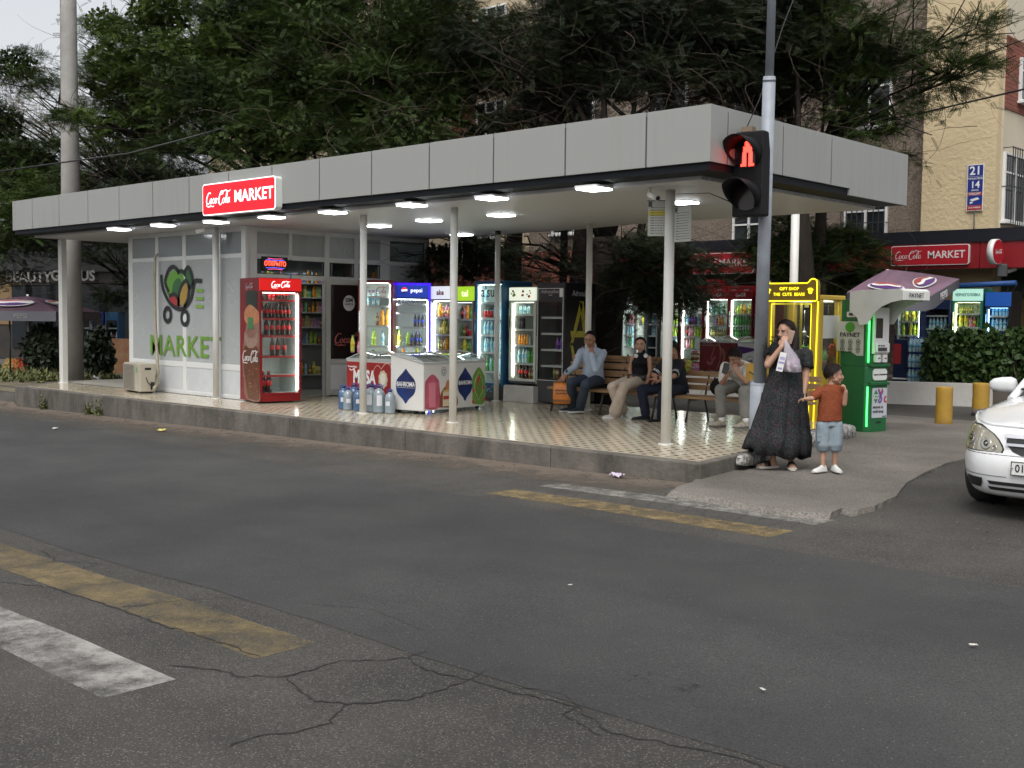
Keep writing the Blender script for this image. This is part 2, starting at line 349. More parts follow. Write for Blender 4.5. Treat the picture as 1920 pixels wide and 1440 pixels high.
# ---------------------------------------------------------------- platform
def tile_mat():
    m, n, o = new_mat('patterned_tile'); L = n.links.new; co = obj_co(n, True)
    b = N(n, 'BsdfPrincipled', Roughness=.16); L(b.outputs[0], o.inputs[0])
    sp = N(n, 'SeparateXYZ'); L(co, sp.inputs[0]); ds = []; P = .148
    for ax in 'XY':
        d = N(n, 'Math', operation='DIVIDE'); L(sp.outputs[ax], d.inputs[0]); d.inputs[1].default_value = P
        f = N(n, 'Math', operation='FRACT'); L(d.outputs[0], f.inputs[0])
        s_ = N(n, 'Math', operation='SUBTRACT'); L(f.outputs[0], s_.inputs[0]); s_.inputs[1].default_value = .5
        a = N(n, 'Math', operation='ABSOLUTE'); L(s_.outputs[0], a.inputs[0]); ds.append(a)
    mxm = N(n, 'Math', operation='MAXIMUM'); L(ds[0].outputs[0], mxm.inputs[0]); L(ds[1].outputs[0], mxm.inputs[1])
    lt = N(n, 'Math', operation='LESS_THAN'); L(mxm.outputs[0], lt.inputs[0]); lt.inputs[1].default_value = .195
    gr = N(n, 'Math', operation='GREATER_THAN'); L(mxm.outputs[0], gr.inputs[0]); gr.inputs[1].default_value = .487
    z = N(n, 'TexNoise', Scale=1.6, Detail=5); L(co, z.inputs['Vector'])
    cr = N(n, 'MixRGB'); L(z.outputs[0], cr.inputs[0]); cr.inputs[1].default_value = (.6, .53, .4, 1); cr.inputs[2].default_value = (.45, .395, .3, 1)
    m1 = N(n, 'MixRGB'); L(lt.outputs[0], m1.inputs[0]); L(cr.outputs[0], m1.inputs[1]); m1.inputs[2].default_value = (.055, .042, .03, 1)
    m2 = N(n, 'MixRGB'); L(gr.outputs[0], m2.inputs[0]); L(m1.outputs[0], m2.inputs[1]); m2.inputs[2].default_value = (.3, .25, .17, 1)
    L(m2.outputs[0], b.inputs['Base Color'])
    z2 = N(n, 'TexNoise', Scale=7, Detail=3); L(co, z2.inputs['Vector'])
    rr = N(n, 'MapRange'); rr.inputs['To Min'].default_value = .06; rr.inputs['To Max'].default_value = .24; L(z.outputs[0], rr.inputs[0]); L(rr.outputs[0], b.inputs['Roughness'])
    bp = N(n, 'Bump', Strength=.35, Distance=.012); L(z2.outputs[0], bp.inputs['Height'])
    bp2 = N(n, 'Bump', Strength=.3, Distance=.002); bp2.invert = True; L(gr.outputs[0], bp2.inputs['Height']); L(bp.outputs[0], bp2.inputs['Normal']); L(bp2.outputs[0], b.inputs['Normal'])
    return m
M_TILE = tile_mat()
PL = [(-15.62, .61), (-.43, .61), (-.66, 2.1), (-1.12, 3.4), (-1.5, 5.7), (-9.9, 5.95), (-9.9, 6.4), (-16.6, 6.4), (-16.6, 1.9)]
def kerb_mat():
    m, n, o = new_mat('kerb_concrete'); L = n.links.new; co = obj_co(n, True); b = N(n, 'BsdfPrincipled', Roughness=.88); L(b.outputs[0], o.inputs[0])
    t = N(n, 'TexNoise', Scale=2.6, Detail=8, Roughness=.7); mp = N(n, 'Mapping'); mp.inputs['Scale'].default_value = (1, 1, .45); L(co, mp.inputs[0]); L(mp.outputs[0], t.inputs['Vector'])
    r = N(n, 'ValToRGB'); e = r.color_ramp.elements; e[0].position = .33; e[0].color = (.045, .04, .034, 1); e[1].position = .68; e[1].color = (.15, .135, .115, 1); q = e.new(.5); q.color = (.1, .09, .077, 1); L(t.outputs[0], r.inputs[0])
    sp = N(n, 'SeparateXYZ'); L(co, sp.inputs[0]); d = N(n, 'Math', operation='DIVIDE'); d.inputs[1].default_value = 2.35; L(sp.outputs['X'], d.inputs[0]); f = N(n, 'Math', operation='FRACT'); L(d.outputs[0], f.inputs[0]); g = N(n, 'Math', operation='LESS_THAN'); g.inputs[1].default_value = .004; L(f.outputs[0], g.inputs[0])
    x = N(n, 'MixRGB'); L(g.outputs[0], x.inputs[0]); L(r.outputs[0], x.inputs[1]); x.inputs[2].default_value = (.02, .018, .016, 1); L(x.outputs[0], b.inputs['Base Color'])
    t2 = N(n, 'TexNoise', Scale=24, Detail=5); L(co, t2.inputs['Vector']); bp = N(n, 'Bump', Strength=.6, Distance=.015); L(t2.outputs[0], bp.inputs['Height']); L(bp.outputs[0], b.inputs['Normal']); return m
tag(MB().prism(PL, -.6, 0).build('kerb', kerb_mat(), bev=.015), kind='structure')
TL = [(-15.4, .76), (-.54, .76), (-.74, 2.1), (-1.2, 3.4), (-1.58, 5.64), (-9.95, 5.9), (-9.95, 1.79), (-16.2, 1.79)]
tag(MB().prism(TL, -.02, .005).build('tiled_floor', M_TILE), kind='structure')
M_SLAB = mat('pale_slab', (.36, .34, .3), .7, noise=(2, .4), col2=(.27, .255, .22))
tag(MB().prism([(-16.3, 1.84), (-13.7, 1.84), (-13.7, 6.3), (-16.5, 6.3)], -.02, .02).build('floor_slab', M_SLAB), kind='structure')
tag(MB().box(-16.3, -13.6, 1.79, 1.84, -.02, .008).build('floor_joint', M_CRACK), kind='structure')
# painted kerb stones
M_WW = mat('whitewash', (.5, .5, .48), .85, noise=(22, .25), col2=(.13, .115, .1), bump=(26, 1, .05))
def kerbstone(pts, w, h, label):
    b = MB(); rr = random.Random(int(w*1000)+len(pts)); rings = []
    P = [Vector(p) for p in pts]; Q = []
    for a, c in zip(P[:-1], P[1:]):
        k = max(1, int((c-a).length/.06)); Q += [a.lerp(c, i/k) for i in range(k)]
    Q.append(P[-1])
    for i, p in enumerate(Q):
        d = (Q[min(i+1, len(Q)-1)]-Q[max(0, i-1)]).normalized(); s_ = Vector((-d.y, d.x, 0)); e = .55 if i in (0, len(Q)-1) else 1
        rings.append([p+s_*x*w*e*rr.uniform(.85, 1.1)+Vector((0, 0, z*h*e*rr.uniform(.85, 1.1))) for x, z in ((-.5, -.5), (-.5, .6), (-.3, .95), (.05, 1.05), (.35, .9), (.5, .5), (.5, -.5))])
    b.loft(rings, 0, True); return tag(b.build('kerb_stone', M_WW), label, 'kerb stone', 'whitewashed kerb stones')
kerbstone([(-.5, 1.4, -.06), (-.53, 1.62, -.07), (-.6, 1.95, -.08)], .1, .085, 'broken whitewashed kerb stone against the platform corner behind the dress hem')
kerbstone([(-1.13, 3.75, -.13), (-1.25, 4.5, -.13), (-1.33, 5.0, -.13), (-1.42, 5.75, -.13)], .18, .14, 'long whitewashed kerb stone between the claw machine and the boy')
# ---------------------------------------------------------------- verge, path, terrace
def leafclump(b, c, r, n, size, rr, mi=0, up=.4):
    for _ in range(n):
        p = Vector(c)+Vector((rr.gauss(0, r*.5), rr.gauss(0, r*.5), abs(rr.gauss(0, r*up))))
        a = rr.uniform(0, 2*PI); d = Vector((math.cos(a), math.sin(a), rr.uniform(.2, 1.6))).normalized()*size*rr.uniform(.5, 1.4); s_ = Vector((-math.sin(a), math.cos(a), rr.uniform(-.4, .4)))*size*.22
        b.add([p-s_, p+s_, p+d], [(0, 1, 2)], mi)
M_GRASS = mat('grass_blades', (.07, .1, .025), .8, noise=(9, .5), col2=(.13, .12, .045), world=True)
M_SOIL = mat('verge_soil', (.16, .13, .09), .95, noise=(3, .5), col2=(.08, .075, .04), bump=(20, .5, .02), world=True)
strip([[(x, y) for x in np.arange(-40, -15.9, .5)] for y in np.arange(.75, 3.9, .3)], .01, 'verge_soil', M_SOIL)
b = MB(); rr = random.Random(11)
for k in range(420):
    x = rr.uniform(-27, -17.2); y = rr.uniform(1.3, 3.6)
    leafclump(b, (x, y, gzz(x, y)), .13, 16, .1 if rr.random() < .6 else .15, rr)
tag(b.build('verge_grass', M_GRASS), kind='stuff')
PATH = mat('path_grey', (.125, .12, .11), .9, noise=(2, .5), col2=(.085, .08, .075), world=True)
strip([[(x, y) for x in np.arange(-60, -17.0, 1)] for y in np.arange(3.9, 6.6, .45)], .02, 'path', PATH)
M_TERR = mat('terrace_paving', (.13, .105, .09), .8, noise=(2, .4), col2=(.075, .062, .055), world=True)
tag(MB().box(-30, 14, 12.75, 40, -.4, .2).build('terrace', M_TERR), kind='structure')
b = MB()   # weeds in the gutter
for i, (u, v, h) in enumerate(((85, 768, .16), (168, 780, .2), (183, 783, .22))):
    p = atz(u, v, -.36); p = Vector((p.x, .56, zr(p.x))); b = MB(); rr = random.Random(i)
    leafclump(b, (0, 0, 0), .07, 90, .07, rr, up=1.2)
    tag(b.build('gutter_weed', M_GRASS, loc=p), ['small weed sprouting from the gutter farthest along the kerb', 'bushy weed in the gutter, the left one of the touching pair', 'bushy weed in the gutter, the right one of the touching pair'][i], 'weed', 'weeds growing along the kerb')
# ---------------------------------------------------------------- script lettering made of strokes
def catmull(P, k=6):
    P = [Vector(p) for p in P]; Q = []
    for i in range(len(P)-1):
        a, b, c, d = P[max(0, i-1)], P[i], P[i+1], P[min(len(P)-1, i+2)]
        for j in range(k):
            t = j/k; Q.append(.5*((2*b)+(-a+c)*t+(2*a-5*b+4*c-d)*t*t+(-a+3*b-3*c+d)*t**3))
    Q.append(P[-1]); return Q
SCRIPT = [
 # capital C
 [(.98, .86, .03), (.86, 1.0, .07), (.62, .93, .1), (.38, .62, .12), (.3, .25, .13), (.42, .04, .1), (.62, .04, .07), (.8, .2, .03)],
 [(.42, .04, .05), (.3, -.1, .05), (.6, -.2, .08), (1.0, -.16, .1), (1.3, -.22, .06), (1.5, -.12, .02)],
 # o
 [(1.02, .46, .05), (.86, .34, .09), (.86, .1, .09), (1.0, .05, .06), (1.14, .24, .09), (1.08, .46, .07), (.98, .46, .04)],
 # c
 [(1.52, .42, .05), (1.4, .48, .07), (1.26, .28, .1), (1.32, .06, .08), (1.5, .1, .04)],
 # a
 [(1.86, .44, .05), (1.7, .46, .07), (1.58, .24, .1), (1.66, .05, .08), (1.82, .22, .06), (1.9, .48, .09), (1.84, .14, .09), (1.96, .08, .04)],
 # hyphen
 [(1.98, .4, .07), (2.12, .42, .07)],
 # capital C 2
 [(2.84, .72, .03), (2.86, .96, .06), (2.62, 1.02, .1), (2.34, .66, .12), (2.22, .22, .13), (2.34, -.08, .1), (2.56, -.08, .07), (2.74, .14, .03)],
 [(2.62, 1.02, .05), (2.5, .86, .05), (2.66, .74, .04), (2.9, .98, .06), (3.3, 1.06, .1), (3.7, .94, .08), (4.0, 1.08, .03)],
 # o
 [(2.98, .42, .05), (2.82, .3, .09), (2.82, .06, .09), (2.96, .0, .06), (3.1, .2, .09), (3.04, .42, .07), (2.94, .42, .04)],
 # l
 [(3.24, .2, .03), (3.5, .62, .07), (3.52, .9, .07), (3.4, .86, .05), (3.3, .4, .1), (3.28, .06, .1), (3.4, .04, .04)],
 # a
 [(3.8, .38, .05), (3.64, .42, .07), (3.5, .2, .1), (3.58, .0, .08), (3.74, .16, .06), (3.84, .44, .09), (3.78, .1, .09), (3.94, .04, .04)],
]
SCRIPT_ADR = [[(.0, .0, .04), (.15, .35, .07), (.4, .95, .08), (.5, 1.0, .09), (.5, .5, .11), (.52, .0, .1)], [(.05, .35, .06), (.3, .42, .06), (.6, .4, .04)]]
def script_mesh(strokes, h, th=.002, grow=1.0):
    b = MB()
    for st in strokes:
        Q = catmull(st, 5); vs = []
        for i, q in enumerate(Q):
            d = (Q[min(i+1, len(Q)-1)]-Q[max(0, i-1)]); d = Vector((d.x, d.y, 0)); d = d.normalized() if d.length else Vector((1, 0, 0)); w = max(.02, q.z)*grow/2
            for sg in (-1, 1):
                for y in (0, -th): vs.append(((q.x-d.y*w*sg)*h, y, (q.y+d.x*w*sg)*h))
        fs = []
        for i in range(len(Q)-1):
            a = 4*i; fs += [(a+1, a+3, a+7, a+5), (a, a+1, a+5, a+4), (a+2, a+6, a+7, a+3)]
        b.add(vs, fs)
    return b
_SC = {}
def script(parent, mt, h, loc, rz=0, strokes=SCRIPT, name='script_lettering', wid=4.3, ry=0, rx=0, grow=1.0):
    k = (id(strokes), round(h, 4), mt.name, grow)
    if k not in _SC:
        o = script_mesh(strokes, h, grow=grow).build(name, mt); _SC[k] = o.data; bpy.data.objects.remove(o)
    o = bpy.data.objects.new(name, _SC[k]); COL.objects.link(o); o.parent = parent
    M = Euler((rx, ry, rz)).to_matrix(); o.rotation_euler = (rx, ry, rz); o.location = Vector(loc)-M @ Vector((wid*h/2, 0, h*.42)); return o

WHITE_E = emis('lit_white_letters', (1, .96, .96), .75); RED_E = emis('lit_red_face', (.85, .006, .016), .5)
WHITE = mat('white_paint', (.72, .72, .7), .45); WHITE2 = mat('white_film', (.68, .68, .66), .5)
BLACK = mat('black_plastic', (.012, .012, .013), .45); DGREY = mat('dark_grey', (.05, .052, .055), .5)
CHROME = mat('chrome', (.6, .6, .62), .2, 1)
# ---------------------------------------------------------------- canopy
def panel_mat():
    m, n, o = new_mat('composite_panel'); L = n.links.new; co = obj_co(n, True)
    b = N(n, 'BsdfPrincipled', Roughness=.42); L(b.outputs[0], o.inputs[0]); b.inputs['Specular IOR Level'].default_value = .4
    mp = N(n, 'Mapping'); mp.inputs['Scale'].default_value = (9, 9, .7); L(co, mp.inputs[0])
    t = N(n, 'TexNoise', Scale=1.2, Detail=6); L(mp.outputs[0], t.inputs['Vector'])
    t2 = N(n, 'TexNoise', Scale=.5, Detail=2); L(co, t2.inputs['Vector'])
    ml = N(n, 'Math', operation='MULTIPLY'); L(t.outputs[0], ml.inputs[0]); L(t2.outputs[0], ml.inputs[1])
    r = N(n, 'ValToRGB'); r.color_ramp.elements[0].position = .27; r.color_ramp.elements[1].position = .48
    r.color_ramp.elements[0].color = (.292, .297, .283, 1); r.color_ramp.elements[1].color = (.262, .263, .248, 1); L(ml.outputs[0], r.inputs[0]); L(r.outputs[0], b.inputs['Base Color'])
    return m
M_PAN = panel_mat(); M_TRIM = mat('black_trim', (.007, .009, .012), .6, spec=.2)
def ceil_mat():
    m, n, o = new_mat('slatted_ceiling'); L = n.links.new; co = obj_co(n, True)
    b = N(n, 'BsdfPrincipled', Roughness=.42); L(b.outputs[0], o.inputs[0]); b.inputs['Base Color'].default_value = (.6, .61, .62, 1); b.inputs['Specular IOR Level'].default_value = .2
    w = N(n, 'TexWave', Scale=3.2, Distortion=.3, Detail=1); w.wave_profile = 'SIN'; w.bands_direction = 'Y'; L(co, w.inputs['Vector'])
    z = N(n, 'TexNoise', Scale=5, Detail=2); L(co, z.inputs['Vector'])
    bp = N(n, 'Bump', Strength=1.0, Distance=.016); L(w.outputs[0], bp.inputs['Height'])
    b2 = N(n, 'Bump', Strength=.2, Distance=.01); L(z.outputs[0], b2.inputs['Height']); L(bp.outputs[0], b2.inputs['Normal']); L(b2.outputs[0], b.inputs['Normal'])
    return m
M_CEIL = ceil_mat(); M_COL = mat('column_paint', (.66, .66, .63), .4, noise=(2, .5), col2=(.56, .55, .51))
canopy = thing('canopy', 'long flat canopy with pale grey fascia panels over the tiled platform', 'canopy', (0, 0, 0))
SC = 1.1; CX0, CY0 = 5.678*(1-SC), -8.641*(1-SC)
fx = lambda x: CX0+SC*x
fy = lambda y: CY0+SC*y
fz = lambda z: 1.393+SC*(z-1.393)
JX = [fx(0)]+[fx(-(.701+.981*i)) for i in range(14)]+[fx(-14.217)]
G = .011; ZT, ZB, ZS = fz(3.294), fz(2.79), fz(2.72)
for i in range(1, len(JX)-1):
    MB().box(JX[i+1]+(G if i < len(JX)-2 else 0), JX[i]-G, CY0, CY0+.03, ZB, ZT+.004*math.sin(i*7)).build('fascia_panel', M_PAN, canopy, bev=.003)
MB().prism([(JX[1]+G, CY0), (CX0, CY0), (CX0, fy(.289)-G), (CX0-.03, fy(.289)-G), (CX0-.03, CY0+.03), (JX[1]+G, CY0+.03)], ZB, ZT).build('fascia_panel', M_PAN, canopy, bev=.003)
for y0, y1 in ((.289, 1.27), (1.27, 2.251)): MB().box(CX0-.03, CX0, fy(y0)+G, fy(y1)-G, ZB, ZT).build('fascia_panel', M_PAN, canopy, bev=.003)
MB().add([(x, y, z) for x in (CX0, CX0-.03) for y, z in ((fy(2.251)+G, ZB), (fy(2.665), ZB), (fy(2.665), ZS), (fy(4.07), ZS), (fy(4.07), ZT), (fy(2.251)+G, ZT))],
    [(0, 1, 2, 3, 4, 5), (11, 10, 9, 8, 7, 6)]+[(i, (i+1) % 6+0, (i+1) % 6+6, i+6)[::-1] for i in range(6)]).build('fascia_panel', M_PAN, canopy)
XL0 = fx(-14.217)
PLY = [(CX0-.01, CY0+.012), (CX0-.01, fy(4.06)), (-2, 5.36), (-4.8, 5.45), (-6, 5.75), (-10.2, 5.98), (-13.6, 6.3), (XL0+.012, 6.3), (XL0+.012, CY0+.012)]
for a, b_, k in (((XL0, CY0), (XL0, 6.3), 5), ((CX0, fy(4.07)), (-2, 5.38), 1), ((-2, 5.38), (-4.8, 5.47), 3), ((-4.8, 5.47), (-10.2, 6.0), 5)):
    for j in range(k):
        p = Vector(a).lerp(Vector(b_), j/k); q = Vector(a).lerp(Vector(b_), (j+1)/k); d = (q-p).normalized(); nn = Vector((d.y, -d.x))*.001
        p = p+d*G; q = q-d*G
        MB().prism([p, q, q+nn, p+nn], ZB, ZT).build('fascia_panel', M_PAN, canopy, bev=.003)
MB().prism([(x*.9975, y) for x, y in PLY][::-1], 2.95, ZT-.04).build('roof_deck', mat('roof_felt', (.06, .06, .06), .9), canopy)
def inset(P, d):
    out = []; n = len(P)
    for i in range(n):
        a, b, c = Vector(P[i-1]), Vector(P[i]), Vector(P[(i+1) % n]); d1 = (b-a).normalized(); d2 = (c-b).normalized()
        n1 = Vector((-d1.y, d1.x)); n2 = Vector((-d2.y, d2.x)); m = (n1+n2); m = m/(m.length**2)*2; out.append(b+m*d)
    return out
IN = inset(PLY, .27); IO = inset(PLY, .018)
b = MB(); n_ = len(PLY)
vs = [(p[0], p[1], z) for P, z in ((IO, ZB), (IO, ZS), (IN, ZS-.012), (IN, 2.87)) for p in P]
fs = [(k*n_+i, k*n_+(i+1) % n_, (k+1)*n_+(i+1) % n_, (k+1)*n_+i) for k in range(3) for i in range(n_)]
b.add(vs, fs); tr = b.build('lower_trim', M_TRIM, canopy)
tr.data.flip_normals() if hasattr(tr.data, 'flip_normals') else None
MB().prism(inset(PLY, .2), 2.855, 2.88).build('ceiling_edge', M_TRIM, canopy); MB().prism(inset(PLY, .272), 2.8, 2.852).build('ceiling', M_CEIL, canopy)
COLS = [(-16.0, 1.736, .075), (-10.61, 1.736, .05), (-6.86, 1.736, .05), (-5.03, 1.736, .05), (-1.64, 1.736, .055), (-7.32, 4.954, .045), (-5.18, 4.70, .045)]
p = atd(1489, 500, 17.9); COLS.append((p.x, p.y, .065))
for x, y, r in COLS:
    c = MB()
    if r == .075: c.box(x-r, x+r, y-.05, y+.05, 0, 2.8)
    else: c.lathe([(r, 0), (r, 3.22 if r == .065 else 2.8)], 20, (x, y, 0))
    c.build('column', M_COL, canopy)
    if (x, y) in ((-7.32, 4.954),) or r == .065: MB().lathe([(r+.004, 2.735+.42*(r == .065)), (r+.004, 2.8+.42*(r == .065))], 20, (x, y, 0)).build('column_collar', BLACK, canopy)
    MB().lathe([(r+.03, .003), (r+.03, .012), (r+.008, .016)], 20, (x, y, 0)).build('base_plate', M_COL, canopy)
# ceiling lights
LE = emis('led_diffuser', (.93, .97, 1), 6.5); LF = mat('lamp_rim', (.8, .8, .8), .4)
LX = [(-12.25, .93), (-10.84, .93), (-9.53, 1.06), (-8.09, 1.06), (-6.74, 1.1), (-5.11, 1.07), (-3.71, 1.07), (-2.14, 1.03), (-8.02, 3.0), (-6.63, 2.77), (-5.155, 2.75), (-2.2, 2.79), (-8.27, 5.05)]
LLAB = ['first lamp of the front row from the left end', 'front row lamp above the wall graphic', 'front row lamp over the column by the kiosk corner', 'front row lamp just beyond the red sign', 'front row lamp left of the bottle fridge column', 'front row lamp between the two middle columns', 'front row lamp right of the middle columns', 'big looking front row lamp nearest the traffic light', 'second row lamp nearest the kiosk side wall', 'second row lamp between the two middle columns', 'second row lamp directly behind the fourth column from the left', 'second row lamp seen behind the notice boards', 'rear lamp of the ceiling above the blue edged fridge']
L0 = None
for (x, y), lb in zip(LX, LLAB):
    lb = 'glowing square ceiling lamp, '+lb
    if L0 is None:
        L0 = thing('ceiling_light', lb, 'lamp', (x, y, 2.8), 0, 'square lamps under the canopy')
        MB().box(-.15, .15, -.15, .15, -.012, .012).build('frame', LF, L0)
        MB().box(-.142, .142, -.142, .142, -.032, -.013).build('diffuser', LE, L0, bev=.012)
    else: dup(L0, (x, y, 2.8), 0, lb)
# camera + small dome under the front edge
def seccam(loc, rz, label, s=1.0, tilt=.35, m=None):
    t = thing('security_camera', label, 'camera', loc, rz, 'small security cameras'); m = m or WHITE
    MB().lathe([(.035*s, -.015*s), (.035*s, 0)], 14).build('mount', m, t)
    MB().tube([(0, 0, -.01*s), (0, -.02*s, -.06*s), (0, -.04*s, -.075*s)], .012*s, 8).build('arm', m, t)
    MB().tube([(0, 0, -.07*s), (0, -.16*s, -.07*s-.16*s*tilt)], .034*s, 14).build('body', m, t)
    MB().tube([(0, -.158*s, -.07*s-.158*s*tilt), (0, -.166*s, -.07*s-.166*s*tilt)], .026*s, 14).build('lens', BLACK, t)
    return t
pz = atz(1218, 352, 2.8); seccam((pz.x, pz.y, 2.8), R(70), 'pale bullet camera under the ceiling by the notice board column', 1.0)
pz = atz(384, 422, 2.79); seccam((pz.x, pz.y, 2.79), R(-30), 'white bullet camera between two front lamps under the red sign', .9)
# ---------------------------------------------------------------- lit sign on the fascia
def roundrect(x0, x1, z0, z1, r, k=5):
    P = []
    for cx, cz, a in ((x1-r, z1-r, 0), (x0+r, z1-r, 90), (x0+r, z0+r, 180), (x1-r, z0+r, 270)):
        P += [(cx+r*math.cos(R(a+90*i/k)), cz+r*math.sin(R(a+90*i/k))) for i in range(k+1)]
    return P
XZ = Matrix(((1, 0, 0, 0), (0, 0, -1, 0), (0, 1, 0, 0), (0, 0, 0, 1)))   # prism drawn in x,z with thickness towards -y
def market_sign(label, loc, w, h, d, lit, rz=0):
    t = thing('shop_sign', label, 'sign', loc, rz, 'red market signs')
    red = RED_E if lit else mat('dull_red_face', (.36, .012, .022), .35); wh = WHITE_E if lit else mat('dull_white_letters', (.62, .58, .57), .5)
    MB().prism(roundrect(-w/2, w/2, -h/2, h/2, .05), 0, d, 0, XZ).build('casing', mat('sign_casing', (.62, .66, .63), .4), t)
    MB().prism(roundrect(-w/2, w/2, -h/2, h/2, .05), d, d+.004, 0, XZ).build('border', wh if lit else WHITE2, t)
    MB().prism(roundrect(-w/2+.014, w/2-.014, -h/2+.014, h/2-.014, .042), d+.004, d+.008, 0, XZ).build('face', red, t)
    script(t, wh, .155*h/.42, (-w*.27, -d-.009, 0), wid=4.2)
    text('MARKET', .215*h/.42, wh, t, (w*.215, -d-.009, .0), bold=.016, sx=w/1.67*.97)
    return t
market_sign('bright lit red market sign on the grey canopy fascia', (fx(-7.2), CY0, fz(2.925)), 1.67*SC, .42*SC, .11, True)
# ---------------------------------------------------------------- kiosk
M_PVC = mat('white_pvc', (.66, .67, .66), .32, noise=(1.5, .4), col2=(.58, .59, .57)); M_GPAN = mat('grey_infill', (.38, .4, .4), .28, noise=(.8, .3), col2=(.34, .355, .35))
M_LPAN = mat('pale_infill', (.6, .62, .63), .38, noise=(1.2, .3), col2=(.48, .5, .51)); M_DKGL = glass('window_glass', (.8, .84, .84), 1.2)
kiosk = thing('kiosk', 'white framed kiosk with grey panels, a cart graphic and an open glass door', 'kiosk')
YF, XS, XL, YB = 1.86, -10.0, -13.6, 5.83
def bars(lst, parent, m=M_PVC, name='frame'):
    b = MB()
    for a in lst: b.box(*a)
    return b.build(name, m, parent, bev=.004)
vb = [(-13.66, -13.52), (-12.72, -12.62), (-11.83, -11.72), (-10.9, -10.66), (-10.06, -9.94)]
fr = [(a, c, YF-.005, YF+.05, .005, 2.8) for a, c in vb]
for a, c in zip(vb[:-1], vb[1:]):
    for z0, z1 in ((.005, .07), (.47, .565), (2.3, 2.37), (2.72, 2.8)): fr.append((a[1], c[0], YF-.003, YF+.045, z0, z1))
bars(fr, kiosk)
MB().box(XL, XS, YF+.005, YF+.03, .565, 2.3).build('wall_panel', M_GPAN, kiosk); MB().box(XL, XS, YF+.005, YF+.03, 2.37, 2.72).build('upper_panel', mat('grey_glass', (.2, .22, .23), .12), kiosk)
MB().box(XL, XS, YF+.005, YF+.03, .07, .47).build('lower_panel', M_LPAN, kiosk)
MB().box(XL+.03, XS, YB, YB+.06, 0, 2.8).build('rear_wall', M_LPAN, kiosk); MB().box(XL-.04, XL+.02, YF+.05, YB+.06, 0, 2.8).build('end_wall', M_LPAN, kiosk)
MB().box(XL+.02, XS-.02, YF+.05, YB, .006, .02).build('floor', mat('kiosk_floor', (.3, .29, .26), .5), kiosk)
MB().box(XL+.02, XS-.02, YF+.05, YB, 2.74, 2.79).build('inner_ceiling', WHITE, kiosk)
il = thing('ceiling_light', 'ceiling lamp inside the kiosk seen through its doorway', 'lamp', (-11.2, 3.4, 2.738)); MB().box(-.3, .3, -.3, .3, -.03, 0).build('diffuser', emis('inner_lamp', (.95, 1, .97), 4), il)
# side wall towards the fridges
vy = [(1.9, 2.1), (2.725, 2.79), (3.465, 3.565), (4.115, 4.205), (4.71, 4.92), (5.77, 5.83)]
fs_ = [(XS-.05, XS+.03, a, c, 0, 2.8) for a, c in vy if a not in (2.725, 3.465, 4.115)]+[(XS-.05, XS+.03, a, c, 2.3, 2.8) for a, c in vy[1:2]]+[(XS-.05, XS+.03, 3.465, 3.565, 0, 2.8), (XS-.05, XS+.03, 4.115, 4.205, 0, 2.8)]
for i, (a, c) in enumerate(zip(vy[:-1], vy[1:])):
    y0, y1 = a[1], c[0]; fs_.append((XS-.045, XS+.025, y0, y1, 2.73, 2.8)); fs_.append((XS-.045, XS+.025, y0, y1, 2.29, 2.37))
    if i < 4: fs_.append((XS-.045, XS+.025, y0, y1, 1.97, 2.05))
    else: fs_ += [(XS-.045, XS+.025, y0, y1, .42, .5), (XS-.045, XS+.025, y0, y1, 0, .07)]
bars(fs_, kiosk)
for i, (a, c) in enumerate(zip(vy[:-1], vy[1:])):
    y0, y1 = a[1], c[0]
    if i < 4: MB().box(XS-.02, XS, y0, y1, 2.37, 2.73).build('upper_panel', M_GPAN if i > 0 else M_GPAN, kiosk)
    else: MB().box(XS-.02, XS, y0, y1, .5, 2.29).build('wall_panel', M_GPAN, kiosk); MB().box(XS-.02, XS, y0, y1, .07, .42).build('lower_panel', M_LPAN, kiosk)
    if i in (3,): MB().box(XS-.02, XS, y0, y1, .05, 1.97).build('wall_panel', M_GPAN, kiosk)
    if i in (0,): MB().box(XS-.02, XS, y0, 2.58, .05, 1.97).build('wall_panel', M_GPAN, kiosk)
for y0, y1, z0, z1 in ((2.1, 3.465, 2.05, 2.29), (3.565, 4.115, 2.05, 2.29), (4.205, 4.71, 2.05, 2.29), (4.92, 5.77, 2.37, 2.73)):
    w = MB(); e = .012
    for a in ((y0, y0+e, z0, z1), (y1-e, y1, z0, z1), (y0+e, y1-e, z0, z0+e), (y0+e, y1-e, z1-e, z1)): w.box(XS-.012, XS+.006, *a)
    wo_ = w.build('window', BLACK, kiosk); MB().box(XS-.004, XS, y0+e, y1-e, z0+e, z1-e).build('pane', M_DKGL, wo_)
# open door leaf folded back against the wall, hinged beside the doorway
door = MB()
dw, dz0, dz1 = .86, .02, 2.0
for a in ((0, .085, dz0, dz1), (dw-.085, dw, dz0, dz1), (.085, dw-.085, dz0, dz0+.1), (.085, dw-.085, .55, .64), (.085, dw-.085, dz1-.09, dz1)): door.box(-.025, .025, *a)
dm = mat('door_frame_grey', (.45, .45, .42), .35, noise=(2, .4), col2=(.36, .36, .34))
d_o = door.build('door', dm, kiosk, bev=.004, loc=(XS+.06, 3.46, 0), rz=R(-14))
MB().box(-.01, .01, .085, dw-.085, .12, .55).build('lower_panel', M_LPAN, d_o)
MB().box(-.006, .006, .085, dw-.085, .64, dz1-.09).build('pane', mat('tinted_pane', (.02, .017, .016), .06, spec=.7), d_o)
YZ = Matrix(((0, 0, 1, 0), (1, 0, 0, 0), (0, 1, 0, 0), (0, 0, 0, 1)))   # drawn in y,z with thickness towards +x
st = MB().prism([(.43+.11*math.cos(t), 1.6+.135*math.sin(t)) for t in np.linspace(0, 2*PI, 25)[:-1]], .008, .011, 0, YZ).build('round_sticker', WHITE, d_o)
